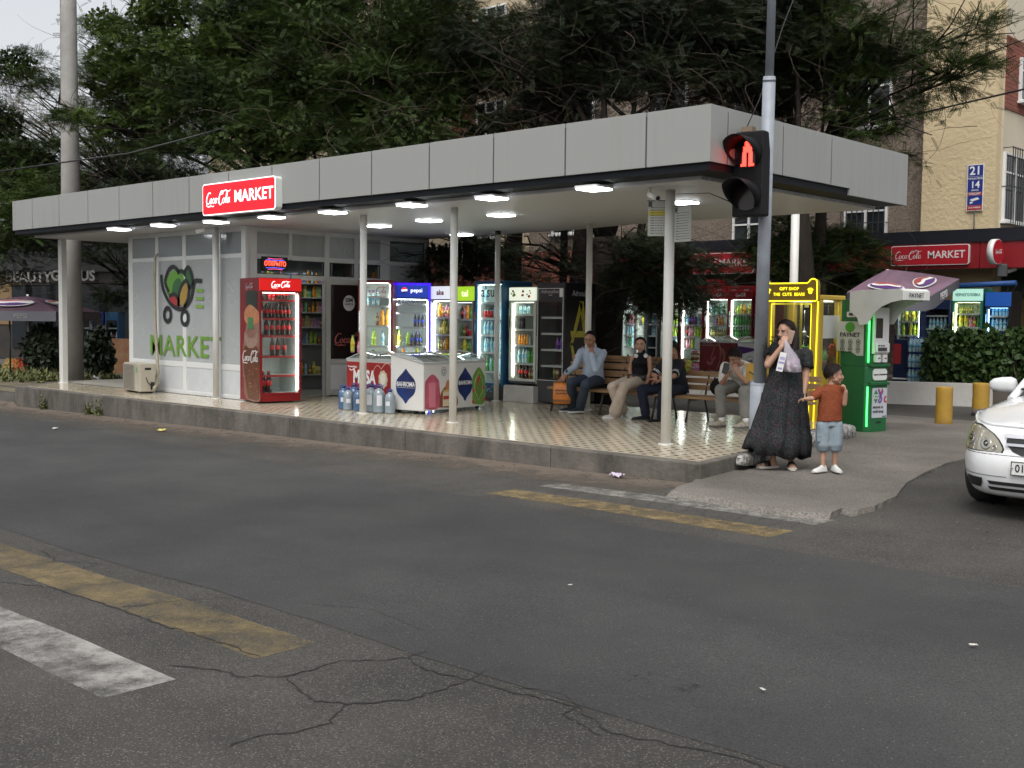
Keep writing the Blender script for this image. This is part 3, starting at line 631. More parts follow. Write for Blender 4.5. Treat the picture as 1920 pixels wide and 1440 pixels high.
text('SIM', .095, BLACK, st, (.013, .43, 1.65), rz=PI/2, bold=.03); text('KARTA', .05, BLACK, st, (.013, .43, 1.58), rz=PI/2, bold=.02)
script(d_o, mat('faded_door_script', (.5, .13, .12), .4), .17, (.012, .46, .98), rz=PI/2, wid=4.0)
MB().box(.026, .05, dw-.06, dw-.035, .95, 1.15).build('handle', CHROME, d_o)
MB().box(XS-.03, XS+.02, 2.6, 2.66, .01, 1.97).build('door_jamb', dm, kiosk)
# graphic on the grey wall
GRN = mat('leaf_green_film', (.13, .27, .035), .45); INK = mat('black_film', (.015, .016, .018), .45); GRN2 = mat('mid_green_film', (.12, .3, .04), .45); RDF = mat('red_film', (.36, .03, .035), .45); YLF = mat('mustard_film', (.38, .24, .05), .45); DGF = mat('deep_green_film', (.03, .12, .04), .45)
gx, gy = -11.78, YF-.0075
text('MARKET', .5, GRN, kiosk, (-11.79, gy, .81), bold=.013, sx=1.18, name='wall_lettering', sp=1.03)
logo = MB(); K = 1.0
def stroke(b, pts, w, mi=0, th=.001, y=0, close=False):
    Q = catmull([(p[0], p[1], 0) for p in pts], 5); vs = []; 
    for i, q in enumerate(Q):
        d = (Q[min(i+1, len(Q)-1)]-Q[max(0, i-1)]).normalized()
        for sg in (-1, 1):
            for yy in (y, y-th): vs.append((q.x-d.y*w*sg/2, yy, q.y+d.x*w*sg/2))
    fs = []
    for i in range(len(Q)-1):
        a = 4*i; fs += [(a+1, a+3, a+7, a+5), (a, a+1, a+5, a+4), (a+2, a+6, a+7, a+3)]
    b.add(vs, fs, mi)
def blob2(b, pts, mi, y, th=.0005):
    Q = catmull([(p[0], p[1], 0) for p in pts]+[(pts[0][0], pts[0][1], 0)], 4)[:-1]; c = sum((q for q in Q), Vector())/len(Q)
    b.add([(c.x, y-th, c.y)]+[(q.x, y-th, q.y) for q in Q], [(0, 1+(i+1) % len(Q), 1+i) for i in range(len(Q))], mi)
def lp(u, v): p = aty(u, v, YF); return (p.x-gx, p.z)
blob2(logo, [lp(*q) for q in ((312, 545), (315, 520), (330, 505), (343, 512), (345, 535), (338, 560), (322, 562))], 1, .0)
blob2(logo, [lp(*q) for q in ((322, 556), (326, 530), (338, 522), (343, 545), (334, 560))], 3, -.001)
blob2(logo, [lp(*q) for q in ((347, 512), (356, 504), (362, 522), (358, 535), (349, 530))], 3, .0)
blob2(logo, [lp(*q) for q in ((318, 553), (330, 552), (336, 570), (330, 578), (320, 570))], 4, -.0015)
blob2(logo, [lp(*q) for q in ((335, 570), (340, 540), (350, 530), (353, 550), (346, 572))], 5, -.002)
sw = .085
for pts in ([(303, 515), (306, 540), (318, 566), (332, 578), (345, 578), (358, 562), (363, 540), (366, 527), (379, 527)],
            [(318, 548), (311, 530), (316, 508), (326, 500), (336, 510)], [(334, 512), (342, 508), (349, 516)],
            [(347, 510), (354, 501), (360, 515), (362, 532), (355, 540)], [(318, 555), (328, 552), (336, 562), (336, 574)],
            [(335, 574), (338, 545), (348, 527), (355, 536), (353, 560), (346, 576)]):
    stroke(logo, [lp(*q) for q in pts], sw*.85, 2, y=-.004)
for u, v in ((315, 590), (347.5, 596)):
    stroke(logo, [lp(u+6.2*math.cos(t), v+12.5*math.sin(t)) for t in np.linspace(0, 2*PI, 17)], sw*.9, 2, y=-.004)
for v in (545, 560, 575): stroke(logo, [lp(368, v-1), lp(382, v)], .055, 6, y=-.001)
lg = logo.build('cart_graphic', [GRN, GRN2, INK, DGF, RDF, YLF, mat('light_green_film', (.2, .36, .06), .45)], kiosk); lg.location = (gx, gy, 0)
# gutter-side conduit and air conditioner
con = MB().tube([aty(296, 476, 1.80), aty(291, 483, 1.74), aty(290, 520, 1.74), aty(291, 600, 1.74), aty(294, 650, 1.74), aty(296, 700, 1.70), aty(292, 722, 1.62), aty(288, 730, 1.5)], [.02, .025, .025, .026, .027, .032, .04, .02], 9)
con.build('insulated_pipe', mat('pipe_wrap', (.38, .34, .26), .8, noise=(14, .5), col2=(.26, .22, .16)), kiosk)
ac = thing('air_conditioner', 'dusty beige outdoor air conditioner unit standing on the tiles at the kiosk front', 'air conditioner', (-12.3, 1.32, .0), R(-8))
MB().box(-.78, 0, 0, .27, .035, .52).build('body', mat('dusty_beige', (.4, .37, .3), .6, noise=(3, .5), col2=(.3, .27, .21)), ac, bev=.012)
b = MB()
for k in range(20): b.box(-.76, -.27, -.012, 0, .06+k*.0215, .066+k*.0215)
for k in range(2): b.box(-.77+k*.5, -.755+k*.5, -.014, 0, .05, .5)
for k in range(12): b.box(-.74+k*.04, -.737+k*.04, -.012, 0, .06, .49)
b.build('grille', mat('grille_beige', (.3, .275, .23), .6), ac)
MB().box(-.76, -.27, -.003, -.001, .06, .49).build('fan_opening', DGREY, ac)
MB().box(-.2, -.13, -.004, 0, .36, .46).build('energy_sticker', mat('green_sticker', (.12, .3, .1), .5), ac)
[MB().box(-.7+i*.55, -.64+i*.55, .02, .25, .005, .036).build('foot', DGREY, ac) for i in range(2)]
b = MB().box(0, .004, .08, .19, .41, .45); b.tube([(.004, .1, .28), (.03, .12, .2), (.03, .2, .12), (.01, .26, .1)], .008, 6); b.box(0, .01, .18, .25, .07, .2); b.build('service_panel', BLACK, ac)
# lit OPEN sign in Russian
osn = thing('open_sign', 'small lit dot matrix sign reading open in red Cyrillic letters above the kiosk door', 'sign', (XS+.035, 2.43, 2.215), 0)
MB().box(-.02, .02, -.25, .25, -.115, .115).build('housing', BLACK, osn)
text('ОТКРЫТО', .105, emis('red_led', (1, .06, .03), 3.2, (.1, 0, 0)), osn, (.0225, 0, 0), rz=PI/2, bold=.012, sx=.82)
bl = MB(); be = MB()
for k in range(22):
    for b, zz, s_ in ((bl, .062, 1), (bl, .062, -1), (be, .085, 1), (be, .085, -1)):
        yy = (k-10.5)*.0165*(1 if zz < .08 else .8); z0 = s_*(zz+.012*math.cos(k/21*PI*2-PI)*-.3); b.box(.02, .024, yy-.003, yy+.003, z0-.003, z0+.003)
bl.build('blue_dots', emis('blue_led', (.12, .14, 1), 2.6), osn); be.build('red_dots', emis('pink_led', (.9, .1, .25), 2), osn)
# ---------------------------------------------------------------- concrete lamp post
lpst = thing('concrete_post', 'tall tapering round concrete post with old notices, left of the kiosk', 'post', (-16.97, 2.39, -.1))
M_POST = mat('post_concrete', (.36, .35, .33), .85, noise=(2.2, .5), col2=(.24, .23, .21), bump=(14, .5, .02))
MB().lathe([(.215, 0), (.19, 3), (.16, 7), (.13, 11)], 32).build('shaft', M_POST, lpst)
b = MB()
for z, a0, a1, h in ((1.72, -1.2, -.1, .14), (1.93, -1.25, -.2, .12), (1.5, -1.2, -.35, .13)):
    rr = .2065-.0083*z+.004; n_ = 10; A = [a0+(a1-a0)*i/n_ for i in range(n_+1)]
    b.add([(rr*math.cos(t), rr*math.sin(t), z+q) for t in A for q in (0, h)], [(2*i, 2*i+2, 2*i+3, 2*i+1) for i in range(n_)])
b.build('old_notice', mat('faded_notice', (.46, .45, .42), .9, noise=(60, .12), col2=(.12, .12, .12)), lpst)
MB().tube([(-.13, -.15, 0), (-.12, -.13, 5), (-.1, -.11, 10.5)], .008, 5).build('cable', BLACK, lpst)
# ---------------------------------------------------------------- bottles and packets
_BM = {}
def plastic(name, col, rough=.15, cl=.0):
    return mat(name, col, rough, spec=.6)
CAPR = plastic('cap_red', (.5, .02, .02)); CAPB = plastic('cap_blue', (.02, .08, .4)); CAPW = plastic('cap_white', (.7, .7, .7)); CAPG = plastic('cap_green', (.05, .35, .06)); CAPK = plastic('cap_dark', (.02, .02, .02))
def liq(name, col): return mat('liquid_'+name, col, .12, spec=.6)
KINDS = dict(
 cola=dict(liq=liq('cola', (.035, .012, .008)), lab=mat('lab_red', (.55, .02, .02), .4), cap=CAPR, h=.25, r=.032),
 bigcola=dict(liq=liq('cola', (.035, .012, .008)), lab=mat('lab_red', (.55, .02, .02), .4), cap=CAPR, h=.34, r=.05),
 pepsi=dict(liq=liq('cola', (.035, .012, .008)), lab=mat('lab_blue', (.03, .06, .45), .4), cap=CAPB, h=.27, r=.034),
 orange=dict(liq=liq('orange', (.75, .28, .02)), lab=mat('lab_orange', (.75, .35, .05), .4), cap=CAPK, h=.3, r=.042),
 lime=dict(liq=liq('lime', (.4, .62, .05)), lab=mat('lab_lime', (.55, .7, .1), .4), cap=CAPG, h=.28, r=.036),
 lemon=dict(liq=liq('lemon', (.6, .6, .1)), lab=mat('lab_yellow', (.75, .6, .05), .4), cap=CAPG, h=.32, r=.042),
 green=dict(liq=liq('greenglass', (.05, .25, .04)), lab=mat('lab_green', (.1, .35, .08), .4), cap=CAPG, h=.25, r=.03),
 water=dict(liq=liq('water', (.42, .6, .66)), lab=mat('lab_aqua', (.25, .5, .65), .4), cap=CAPB, h=.25, r=.032),
 tea=dict(liq=liq('tea', (.25, .1, .03)), lab=mat('lab_cream', (.6, .5, .3), .4), cap=CAPR, h=.22, r=.03),
 juice=dict(liq=liq('juice', (.5, .12, .08)), lab=mat('lab_yellow', (.75, .6, .05), .4), cap=CAPW, h=.2, r=.032),
 beer=dict(liq=liq('beer', (.2, .2, .05)), lab=mat('lab_gold', (.45, .4, .12), .4), cap=CAPG, h=.22, r=.028),
 pink=dict(liq=liq('pink', (.65, .25, .35)), lab=mat('lab_pink', (.7, .4, .5), .4), cap=CAPR, h=.24, r=.034),
 purple=dict(liq=liq('purple', (.12, .03, .3)), lab=mat('lab_purple', (.2, .05, .4), .4), cap=CAPK, h=.22, r=.034),
 can=dict(liq=mat('can_metal', (.5, .5, .52), .3, .8), lab=mat('lab_red', (.55, .02, .02), .4), cap=CHROME, h=.13, r=.032),
 blackcan=dict(liq=BLACK, lab=mat('lab_black', (.02, .02, .03), .3), cap=CHROME, h=.16, r=.03),
)
def bprof(k):
    q = KINDS[k]; h, r = q['h'], q['r']
    if 'can' in k: return [(r*.8, 0), (r, .01), (r, h-.012), (r*.85, h)], [(r+.0006, .012), (r+.0006, h-.014)], [(r*.84, h), (r*.84, h+.003)]
    return ([(r*.85, 0), (r, .012), (r*.96, h*.12), (r, h*.3), (r*.97, h*.58), (r*.8, h*.7), (r*.42, h*.86), (r*.38, h*.92)],
            [(r+.001, h*.32), (r+.001, h*.57)], [(r*.44, h*.91), (r*.44, h)])
def bottle_parts(k):
    if k not in _BM:
        q = KINDS[k]; a, b_, c = bprof(k); ns = 12; out = []
        for nm, pr, mt in (('body', a, q['liq']), ('wrapper', b_, q['lab']), ('cap', c, q['cap'])):
            o = MB().lathe(pr, ns).build(nm, mt); out.append(o.data); bpy.data.objects.remove(o)
        one = MB(); one.lathe(a, 8, mi=0); one.lathe(b_, 8, mi=1); one.lathe(c, 8, mi=2); o = one.build('bottle', [q['liq'], q['lab'], q['cap']]); out.append(o.data); bpy.data.objects.remove(o)
        _BM[k] = out
    return _BM[k]
def bottle(k, loc, label, group, full=False, s=1.0, rz=0):
    ms = bottle_parts(k); cat_ = 'can' if 'can' in k else 'bottle'; nm = 'drink_can' if 'can' in k else 'bottle'
    if full:
        t = thing(nm, label, cat_, loc, rz, group); t.scale = (s, s, s)
        for n_, m in zip(('body', 'wrapper', 'cap'), ms[:3]):
            o = bpy.data.objects.new(n_, m); COL.objects.link(o); o.parent = t
        return t
    o = bpy.data.objects.new(nm, ms[3]); COL.objects.link(o); o.location = loc; o.rotation_euler.z = rz; o.scale = (s, s, s); return tag(o, label, cat_, group)

# ---------------------------------------------------------------- display fridges (local: front faces -y, x across)
INT_W = mat('fridge_liner', (.68, .72, .7), .4); LEDS = emis('fridge_led', (.95, 1, .93), 13); FGL = glass('fridge_glass', (.93, .96, .95), 1.0); PRICE = mat('price_rail', (.5, .5, .5), .4)
def fridge(label, loc, rz, w, d, h, body, frame=None, header=None, hh=.2, shelves=(), led=1.0, z0=.18, ledside='r', liner=None, rail=None, ledm=None, group=None, headm=None, fw=.04, both=False):
    t = thing('drinks_fridge', label, 'fridge', loc, rz, group); frame = frame or body; liner = liner or INT_W
    b = MB(); th = .035
    b.box(-w/2, -w/2+th, .03, d, .03, h); b.box(w/2-th, w/2, .03, d, .03, h); b.box(-w/2+th, w/2-th, d-.04, d, .03, h)
    b.box(-w/2+th, w/2-th, .03, d-.04, h-.05, h); b.box(-w/2+th, w/2-th, .03, d-.04, .03, z0)
    b.build('cabinet', body, t, bev=.004)
    zt = h-hh
    b = MB(); e = .003
    b.box(-w/2+th, -w/2+th+e, .05, d-.045, z0, zt); b.box(w/2-th-e, w/2-th, .05, d-.045, z0, zt); b.box(-w/2+th+e, w/2-th-e, d-.05, d-.045, z0, zt); b.box(-w/2+th+e, w/2-th-e, .05, d-.05, z0, z0+e); b.box(-w/2+th+e, w/2-th-e, .05, d-.05, zt-e, zt)
    b.build('liner', liner, t)
    f = MB()
    f.box(-w/2, -w/2+fw, 0, .028, z0-.03, zt+.02); f.box(w/2-fw, w/2, 0, .028, z0-.03, zt+.02); f.box(-w/2+fw, w/2-fw, 0, .028, z0-.03, z0+fw-.03); f.box(-w/2+fw, w/2-fw, 0, .028, zt-.01, zt+.02)
    dr = f.build('door', frame, t, bev=.003)
    MB().box(-w/2+fw, w/2-fw, .01, .015, z0+fw-.03, zt-.01).build('glass', FGL, dr)
    MB().box(-w/2+.012, -w/2+.03, -.03, 0, .8*h*.7, .8*h*.7+.35).build('handle', CHROME if frame != INT_W else DGREY, dr)
    MB().box(-w/2+.01, w/2-.01, .005, .03, .035, z0-.035).build('kick_grille', DGREY if body is not RED else RED, t)
    if led:
        b = MB(); s_ = 1 if ledside == 'r' else -1
        b.box(s_*(w/2-th-.02)-.007, s_*(w/2-th-.02)+.007, .05, .065, z0+.04, zt-.04)
        if both: b.box(-s_*(w/2-th-.02)-.007, -s_*(w/2-th-.02)+.007, .05, .065, z0+.04, zt-.04)
        b.box(-w/2+.08, w/2-.08, .06, .09, zt-.014, zt-.008)
        b.build('led_strip', ledm or LEDS, t)
    for z in shelves:
        sh = MB().box(-w/2+th+e, w/2-th-e, .08, d-.06, z-.008, z).build('shelf', WHITE, t)
        MB().box(-w/2+th+e+.01, w/2-th-e-.01, .072, .08, z-.028, z+.006).build('price_rail', rail or PRICE, sh)
    hd = MB().box(-w/2+.0, w/2-.0, -.004 if headm else .0, .03, zt+.02, h-.01).build('header', headm or frame, t, bev=.003)
    if header: header(hd, t, w, (zt+.02+h-.01)/2, -.006 if headm else -.002)
    M = Matrix.Translation(loc) @ Matrix.Rotation(rz, 4, 'Z')
    return t, M
KN = dict(cola='cola', bigcola='large cola', pepsi='blue label cola', orange='orange drink', lime='lime green', lemon='yellow', green='green glass', water='clear water', tea='brown tea', juice='red juice', beer='dark green beer', pink='pink', purple='purple', can='red', blackcan='black')
def fill(M, z, kinds, label, group, w, y=.16, full=False, gap=1.15, x0=None, s=1.0, jit=.004):
    rr = random.Random(int(z*1000)+len(kinds)); x = -w/2+.07 if x0 is None else x0
    for k in kinds:
        if k is None: x += .07; continue
        r = KINDS[k]['r']*s; x += r*gap
        if x > w/2-.05: break
        p = M @ Vector((x, y+rr.uniform(-jit*3, jit*3), z)); bottle(k, p, label.replace('@', KN[k]+(' can' if 'can' in k else ' bottle')), group, full, s); x += r*gap
RED = mat('fridge_red', (.2, .006, .009), .3, noise=(1.2, .3), col2=(.16, .005, .008)); DRED = mat('rail_red', (.4, .03, .03), .4)
NAVY = mat('navy_cabinet', (.012, .02, .06), .35); BLUE = mat('blue_cabinet', (.015, .09, .2), .35); BKC = mat('black_cabinet', (.012, .012, .014), .3); GRYC = mat('steel_frame', (.3, .31, .31), .3, .5)
CREAM = mat('cream_cabinet', (.5, .52, .46), .4)
def h_script(size, m, wid=4.3):
    return lambda hd, t, w, zc, y: script(hd, m, size, (0, y, zc), wid=wid)
def h_text(s_, size, m, bold=.02, sx=1.0, dx=0):
    return lambda hd, t, w, zc, y: text(s_, size, m, hd, (dx, y, zc), bold=bold, sx=sx)
# 1 red cola fridge at the kiosk corner (faces along the platform)
rzA = R(79.3); cA = Vector((-9.125, 1.955, 0))
tA, MA = fridge('tall red cola fridge with a bottle picture on its street side, at the kiosk corner', cA, rzA, .70, .77, 1.96, RED, header=h_script(.085, emis('lit_header_script', (1, .9, .9), .9)), hh=.22, shelves=(.42+.02, .74, 1.06, 1.33, 1.62, 1.84-.1), led=1, z0=.16, rail=DRED, headm=emis('lit_red_header', (.7, .008, .008), .28), both=False)
gA = 'cola bottles in the red fridge at the kiosk corner'
fill(MA, .745, ['cola']*3, 'cola bottle of the trio low in the red fridge at the kiosk corner', gA, .7, full=True, x0=-.13, gap=1.4, s=1.15)
fill(MA, 1.065, ['cola']*5, 'cola bottle in the row of five on the third shelf of the red corner fridge', gA, .7, full=True, x0=-.22, gap=1.35, s=1.1)
fill(MA, 1.335, ['cola']*8, 'small @ in the crowded fourth shelf row of the red corner fridge', gA, .7, full=True, x0=-.27, gap=1.08, s=.92)
fill(MA, 1.625, ['can']*2+['cola']*4, '@ on the fifth shelf of the red corner fridge', gA, .7, full=True, x0=-.15, gap=1.15, s=.82)
fill(MA, .165, ['bigcola']*2, 'large cola bottle on the floor of the red corner fridge', gA, .7, full=True, x0=-.29, gap=1.0)
bv = MB(); M_BLab = mat('picture_black_film', (.03, .012, .01), .3)
# street side picture: tilted bottle in ice
def side(u, z): return (-.352, u, z)
def sideblob(b, pts, mi, off):
    Q = catmull([(p[0], p[1], 0) for p in pts]+[(pts[0][0], pts[0][1], 0)], 4)[:-1]; c = sum((q for q in Q), Vector())/len(Q)
    b.add([(-.352-off, c.x, c.y)]+[(-.352-off, q.x, q.y) for q in Q], [(0, 1+i, 1+(i+1) % len(Q)) for i in range(len(Q))], mi)
b = MB()
sideblob(b, [(.5, .04), (.02, .04), (.01, .3), (.01, .7), (.01, 1.2), (.06, 1.34), (.3, 1.4), (.46, 1.32), (.56, 1.1), (.64, .86), (.66, .55), (.6, .3), (.6, .15)], 0, .001)
sideblob(b, [(.45, .07), (.04, .07), (.02, .4), (.02, .8), (.2, .9), (.58, .88), (.62, .6), (.55, .35)], 1, .002)
sideblob(b, [(.06, .98), (.2, .88), (.42, .86), (.58, .96), (.56, 1.12), (.4, 1.02), (.2, 1.04), (.08, 1.12)], 2, .003)
sideblob(b, [(.03, 1.42), (.03, 1.28), (.3, 1.22), (.56, 1.28), (.58, 1.42), (.4, 1.54), (.2, 1.5)], 3, .003)
sideblob(b, [(.1, 1.55), (.09, 1.4), (.3, 1.38), (.5, 1.4), (.51, 1.56), (.5, 1.74), (.3, 1.76), (.1, 1.74)], 4, .002)
rr = random.Random(2)
for k in range(70):
    y, z = rr.uniform(.08, .68), rr.uniform(.08, .5) if k < 45 else rr.uniform(.5, .9); s_ = rr.uniform(.006, .02); b.box(-.3575, -.3555, y, y+s_, z, z+s_*rr.uniform(.5, 1.2), 2 if k % 3 else 5)
b.build('bottle_picture', [mat('pic_rim', (.17, .07, .05), .35, noise=(7, .5), col2=(.26, .14, .1)), mat('pic_cola', (.05, .014, .008), .3, noise=(9, .5), col2=(.16, .05, .015)), mat('pic_foam', (.3, .23, .18), .4, noise=(20, .5), col2=(.25, .12, .08)), mat('pic_food', (.4, .1, .04), .4, noise=(18, .4), col2=(.45, .25, .12)), mat('pic_dark_green', (.01, .016, .01), .4), mat('pic_spark', (.5, .2, .16), .4)], tA)
b = MB().box(-.358, -.3565, .24, .44, 1.16, 1.34); b.build('green_panel', mat('pic_green', (.04, .17, .06), .4), tA)
script(tA, mat('white_film', (.68, .68, .66), .5), .16, (-.36, .36, .72), rz=-PI/2, wid=4.0); script(tA, mat('silver_film', (.5, .42, .42), .3), .075, (-.36, .38, 1.83), rz=-PI/2, wid=4.2)
# 2 red cola fridge by the door
L_, R_ = Vector((-9.36, 3.69, 0)), Vector((-8.93, 4.09, 0))
def two(L_, R_): d = R_-L_; return (L_+R_)/2, math.atan2(d.y, d.x), d.length
c2, rz2, w2 = two(L_, R_)
t2, M2 = fridge('red framed cola fridge beside the open door leaf, half empty', c2, rz2, w2, .58, 1.99, RED, header=None, hh=.04, shelves=(.5, .88, 1.22, 1.56, 1.72), z0=.16, fw=.035, both=True, ledside='l')
script(t2, mat('red_script', (.3, .02, .02), .4), .1, (-.0, -.001, 1.81), wid=4.2)
g2 = 'bottles in the red framed fridge by the door'
fill(M2, .885, ['blackcan', None, 'lime', None, 'water'], '@ standing alone on the middle shelf of the red framed fridge', g2, w2, full=True)
fill(M2, 1.225, ['tea', 'orange', 'orange'], '@ at the right of the upper shelf in the red framed fridge', g2, w2, full=True, x0=-.02)
fill(M2, 1.57, ['water']*4, 'clear water bottle on the top shelf of the red framed fridge', g2, w2, x0=-.24)
fill(M2, .505, ['orange', None, 'lime'], '@ low in the red framed fridge behind the freezers', g2, w2, x0=-.1)
# 3 blue edged cola fridge
PB = emis('blue_neon_edge', (.02, .0, 1), 2.2, (.02, .02, .3)); L_, R_ = Vector((-9.40, 4.48, 0)), Vector((-8.90, 4.93, 0)); c3, rz3, w3 = two(L_, R_)
def h_pep(hd, t, w, zc, y):
    text('pepsi', .1, emis('lit_pep_letters', (.9, .95, 1), .9), hd, (.09, y-.002, zc), bold=.003)
    for mi, (a0, a1, m_) in enumerate(((20, 170, RDF), (200, 350, mat('pep_blue', (.02, .06, .4), .4)))):
        MB().prism([(-.12+.05*math.cos(R(a)), zc+.05*math.sin(R(a))+(.003 if mi == 0 else -.003)) for a in range(a0, a1+1, 10)], 0, .003, 0, XZ).build('emblem', [emis('lit_emblem_red', (.8, .03, .03), .7), mat('pep_blue', (.02, .06, .4), .4)][mi], hd, loc=(0, y-.002, 0))
    MB().prism([(-.12+.052*math.cos(R(a)), zc+.052*math.sin(R(a))) for a in range(0, 360, 15)], 0, .0015, 0, XZ).build('emblem_ground', emis('lit_emblem_white', (.9, .9, .95), .7), hd, loc=(0, y, 0))
t3, M3 = fridge('drinks fridge with a glowing blue neon edge and blue header', c3, rz3, w3, .6, 1.97, NAVY, frame=NAVY, header=h_pep, hh=.28, shelves=(.55, .87, 1.2, 1.45, 1.6), z0=.16, headm=emis('lit_blue_header', (.01, .035, .3), .55), ledside='r', ledm=emis('cool_led', (.9, .96, 1), 20), both=True)
b = MB(); b.box(-w3/2, -w3/2+.028, -.012, 0, .1, 1.96); b.box(w3/2-.028, w3/2, -.012, 0, .1, 1.96); b.box(-w3/2+.028, w3/2-.028, -.012, 0, 1.932, 1.96); b.build('neon_edge', PB, t3)
g3 = 'bottles in the blue edged fridge'
fill(M3, 1.605, ['blackcan']*8, 'small dark can in the top row of the blue edged fridge', 'cans in the blue edged fridge', w3, s=.75)
fill(M3, 1.2, ['pepsi']*3, 'dark blue label bottle of the trio on the upper shelf of the blue edged fridge', g3, w3, full=True, x0=.02, s=.85)
fill(M3, .875, ['lemon', None, 'lime', 'pepsi', 'pepsi', 'pepsi'], '@ on the middle shelf of the blue edged fridge', g3, w3, full=True, gap=1.15, s=.9)
fill(M3, .555, [None, 'orange', None, None, 'lemon'], '@ standing apart low in the blue edged fridge', g3, w3, full=True)
# 4,5 grey and green fridges
cx4 = (-9.0-8.46)/2; w4 = .54
t4, M4 = fridge('dark drinks fridge with a white header reading ake in red', (cx4, 5.0, 0), 0, w4, .6, 1.92, BKC, frame=GRYC, header=h_text('ake', .13, mat('dark_red_ink', (.3, .02, .03), .5), .03), hh=.25, shelves=(.5, .8, 1.08, 1.38), z0=.2, headm=emis('lit_pale_header', (.75, .78, .8), .45), ledside='l', fw=.03)
g4 = 'jars and bottles in the fridge with the ake header'
for z, ks in ((.505, ['tea', 'juice', 'tea', 'juice', 'beer', 'tea', 'juice']), (.805, ['beer', 'tea', 'beer', 'orange', 'beer', 'tea', 'beer']), (1.085, ['beer', 'tea', 'lemon', 'beer', 'tea', 'beer', 'tea']), (1.385, ['orange', 'juice', 'pink', 'juice', 'pink'])):
    fill(M4, z, ks, '@ %s in the fridge with the white header' % {.505: 'on the lowest visible shelf', .805: 'on the second shelf up', 1.085: 'on the third shelf up', 1.385: 'on the top shelf'}[z], g4, w4, s=.88)
cx5 = (-8.44-7.92)/2; w5 = .52
t5, M5 = fridge('dark drinks fridge with a lime green lit header beside the big blue one', (cx5, 5.0, 0), 0, w5, .6, 1.91, BKC, frame=GRYC, header=h_text('tel', .15, emis('lit_tel', (.8, .95, .5), .8), .02, dx=.06), hh=.27, shelves=(.5, .78, 1.05, 1.35), z0=.2, headm=emis('lit_lime_header', (.25, .42, .02), .75), led=1, ledm=emis('dim_led', (.9, .95, 1), 3.5), fw=.035)
g5 = 'bottles in the fridge with the lime header'
for z, ks in ((.505, ['juice', 'cola']*4), (.785, ['beer', 'lemon', 'beer', 'green', 'beer', 'tea', 'beer']), (1.055, ['green', 'tea', 'cola', 'can', 'can', 'can', 'green']), (1.355, ['cola', 'pink', 'orange', 'green', 'green', 'beer'])):
    fill(M5, z, ks, '@ %s in the lime header fridge' % {.505: 'on the lowest visible shelf', .785: 'on the second shelf up', 1.055: 'on the third shelf up', 1.355: 'on the top shelf'}[z], g5, w5, s=.85)
# 6 tall blue fridge
def h_asu(hd, t, w, zc, y): pass
w6 = .66; cx6 = (-7.89-7.23)/2
t6, M6 = fridge('tall blue drinks fridge with black lettering on its lit glass', (cx6, 5.0, 0), 0, w6, .72, 1.99, BLUE, frame=BLUE, hh=.05, shelves=(.48, .8, 1.09, 1.37, 1.63), z0=.28, fw=.045, ledside='l', ledm=emis('cool_led6', (.85, 1, .98), 9), rail=WHITE, both=True)
text("a'su", .25, BLACK, t6, (-.02, -.003, 1.80), bold=.006, sx=.85)
MB().box(w6/2, w6/2+.003, .06, .7, .3, 1.97).build('side_film', mat('dark_blue_film', (.006, .035, .09), .3, noise=(1.5, .15), col2=(.02, .1, .16)), t6)
b = MB(); rr = random.Random(8)
for k in range(26): x = rr.uniform(-.25, .25); z = rr.uniform(.08, .24); b.box(x-.02, x+.02, -.003, .0, z-.01, z+.012)
b.build('ice_print', mat('ice_print', (.08, .3, .42), .4), t6)
g6 = 'water bottles in the tall blue fridge'
for z, ks in ((.485, ['tea', 'green', 'water', 'green', 'green', 'water', 'green', 'water']), (.805, ['water']*8), (1.095, ['water']*8), (1.375, ['can', 'can', 'can', 'water', 'water', 'water', 'water']), (1.635, ['water', None, None, None, 'water'])):
    fill(M6, z, ks, '@ %s of the tall blue fridge' % {.485: 'on the bottom shelf', .805: 'on the second shelf', 1.095: 'on the middle shelf', 1.375: 'on the fourth shelf', 1.635: 'on the top shelf'}[z], g6, w6, s=1.0 if z > .5 else .95)
# 7 cream fridge on a white block
blk = MB().box(-7.25, -6.575, 5.03, 5.7, .005, .275).build('white_block', mat('painted_block', (.5, .49, .46), .6, noise=(3, .4), col2=(.4, .39, .36)), bev=.006); tag(blk, 'low white block carrying the cream drinks fridge', 'plinth')
w7 = .585
def h_fruit(hd, t, w, zc, y):
    b = MB(); rr = random.Random(4); cols = [mat('fr_green', (.2, .35, .05), .4), mat('fr_orange', (.6, .25, .04), .4), mat('fr_red', (.5, .04, .03), .4), mat('fr_brown', (.12, .05, .02), .4), mat('fr_yellow', (.65, .5, .08), .4)]
    for k in range(16):
        x = rr.choice((-.2, -.17, .04, .08, .13, .18))+rr.uniform(-.035, .035); z = zc+rr.uniform(-.05, .05); r = rr.uniform(.012, .03); mi = rr.randrange(5)
        b.prism([(x+r*math.cos(a*PI/5), z+r*.8*math.sin(a*PI/5)) for a in range(10)], .0003*k, .0003*k+.001, mi, XZ)
    b.build('fruit_print', cols, hd, loc=(0, y-.001, 0))
t7, M7 = fridge('cream drinks fridge with fruit pictures on its header, raised on a white block', (-6.895, 5.1, .277), 0, w7, .6, 1.607, CREAM, frame=CREAM, header=h_fruit, hh=.24, shelves=(.36, .66, .92, 1.16), z0=.1, led=1, headm=emis('lit_fruit_header', (.7, .75, .62), .5), ledside='l', ledm=emis('warm_led', (1, 1, .8), 7))
M7 = Matrix.Translation((-6.895, 5.1, .277)); g7 = 'bottles in the cream fridge on the block'
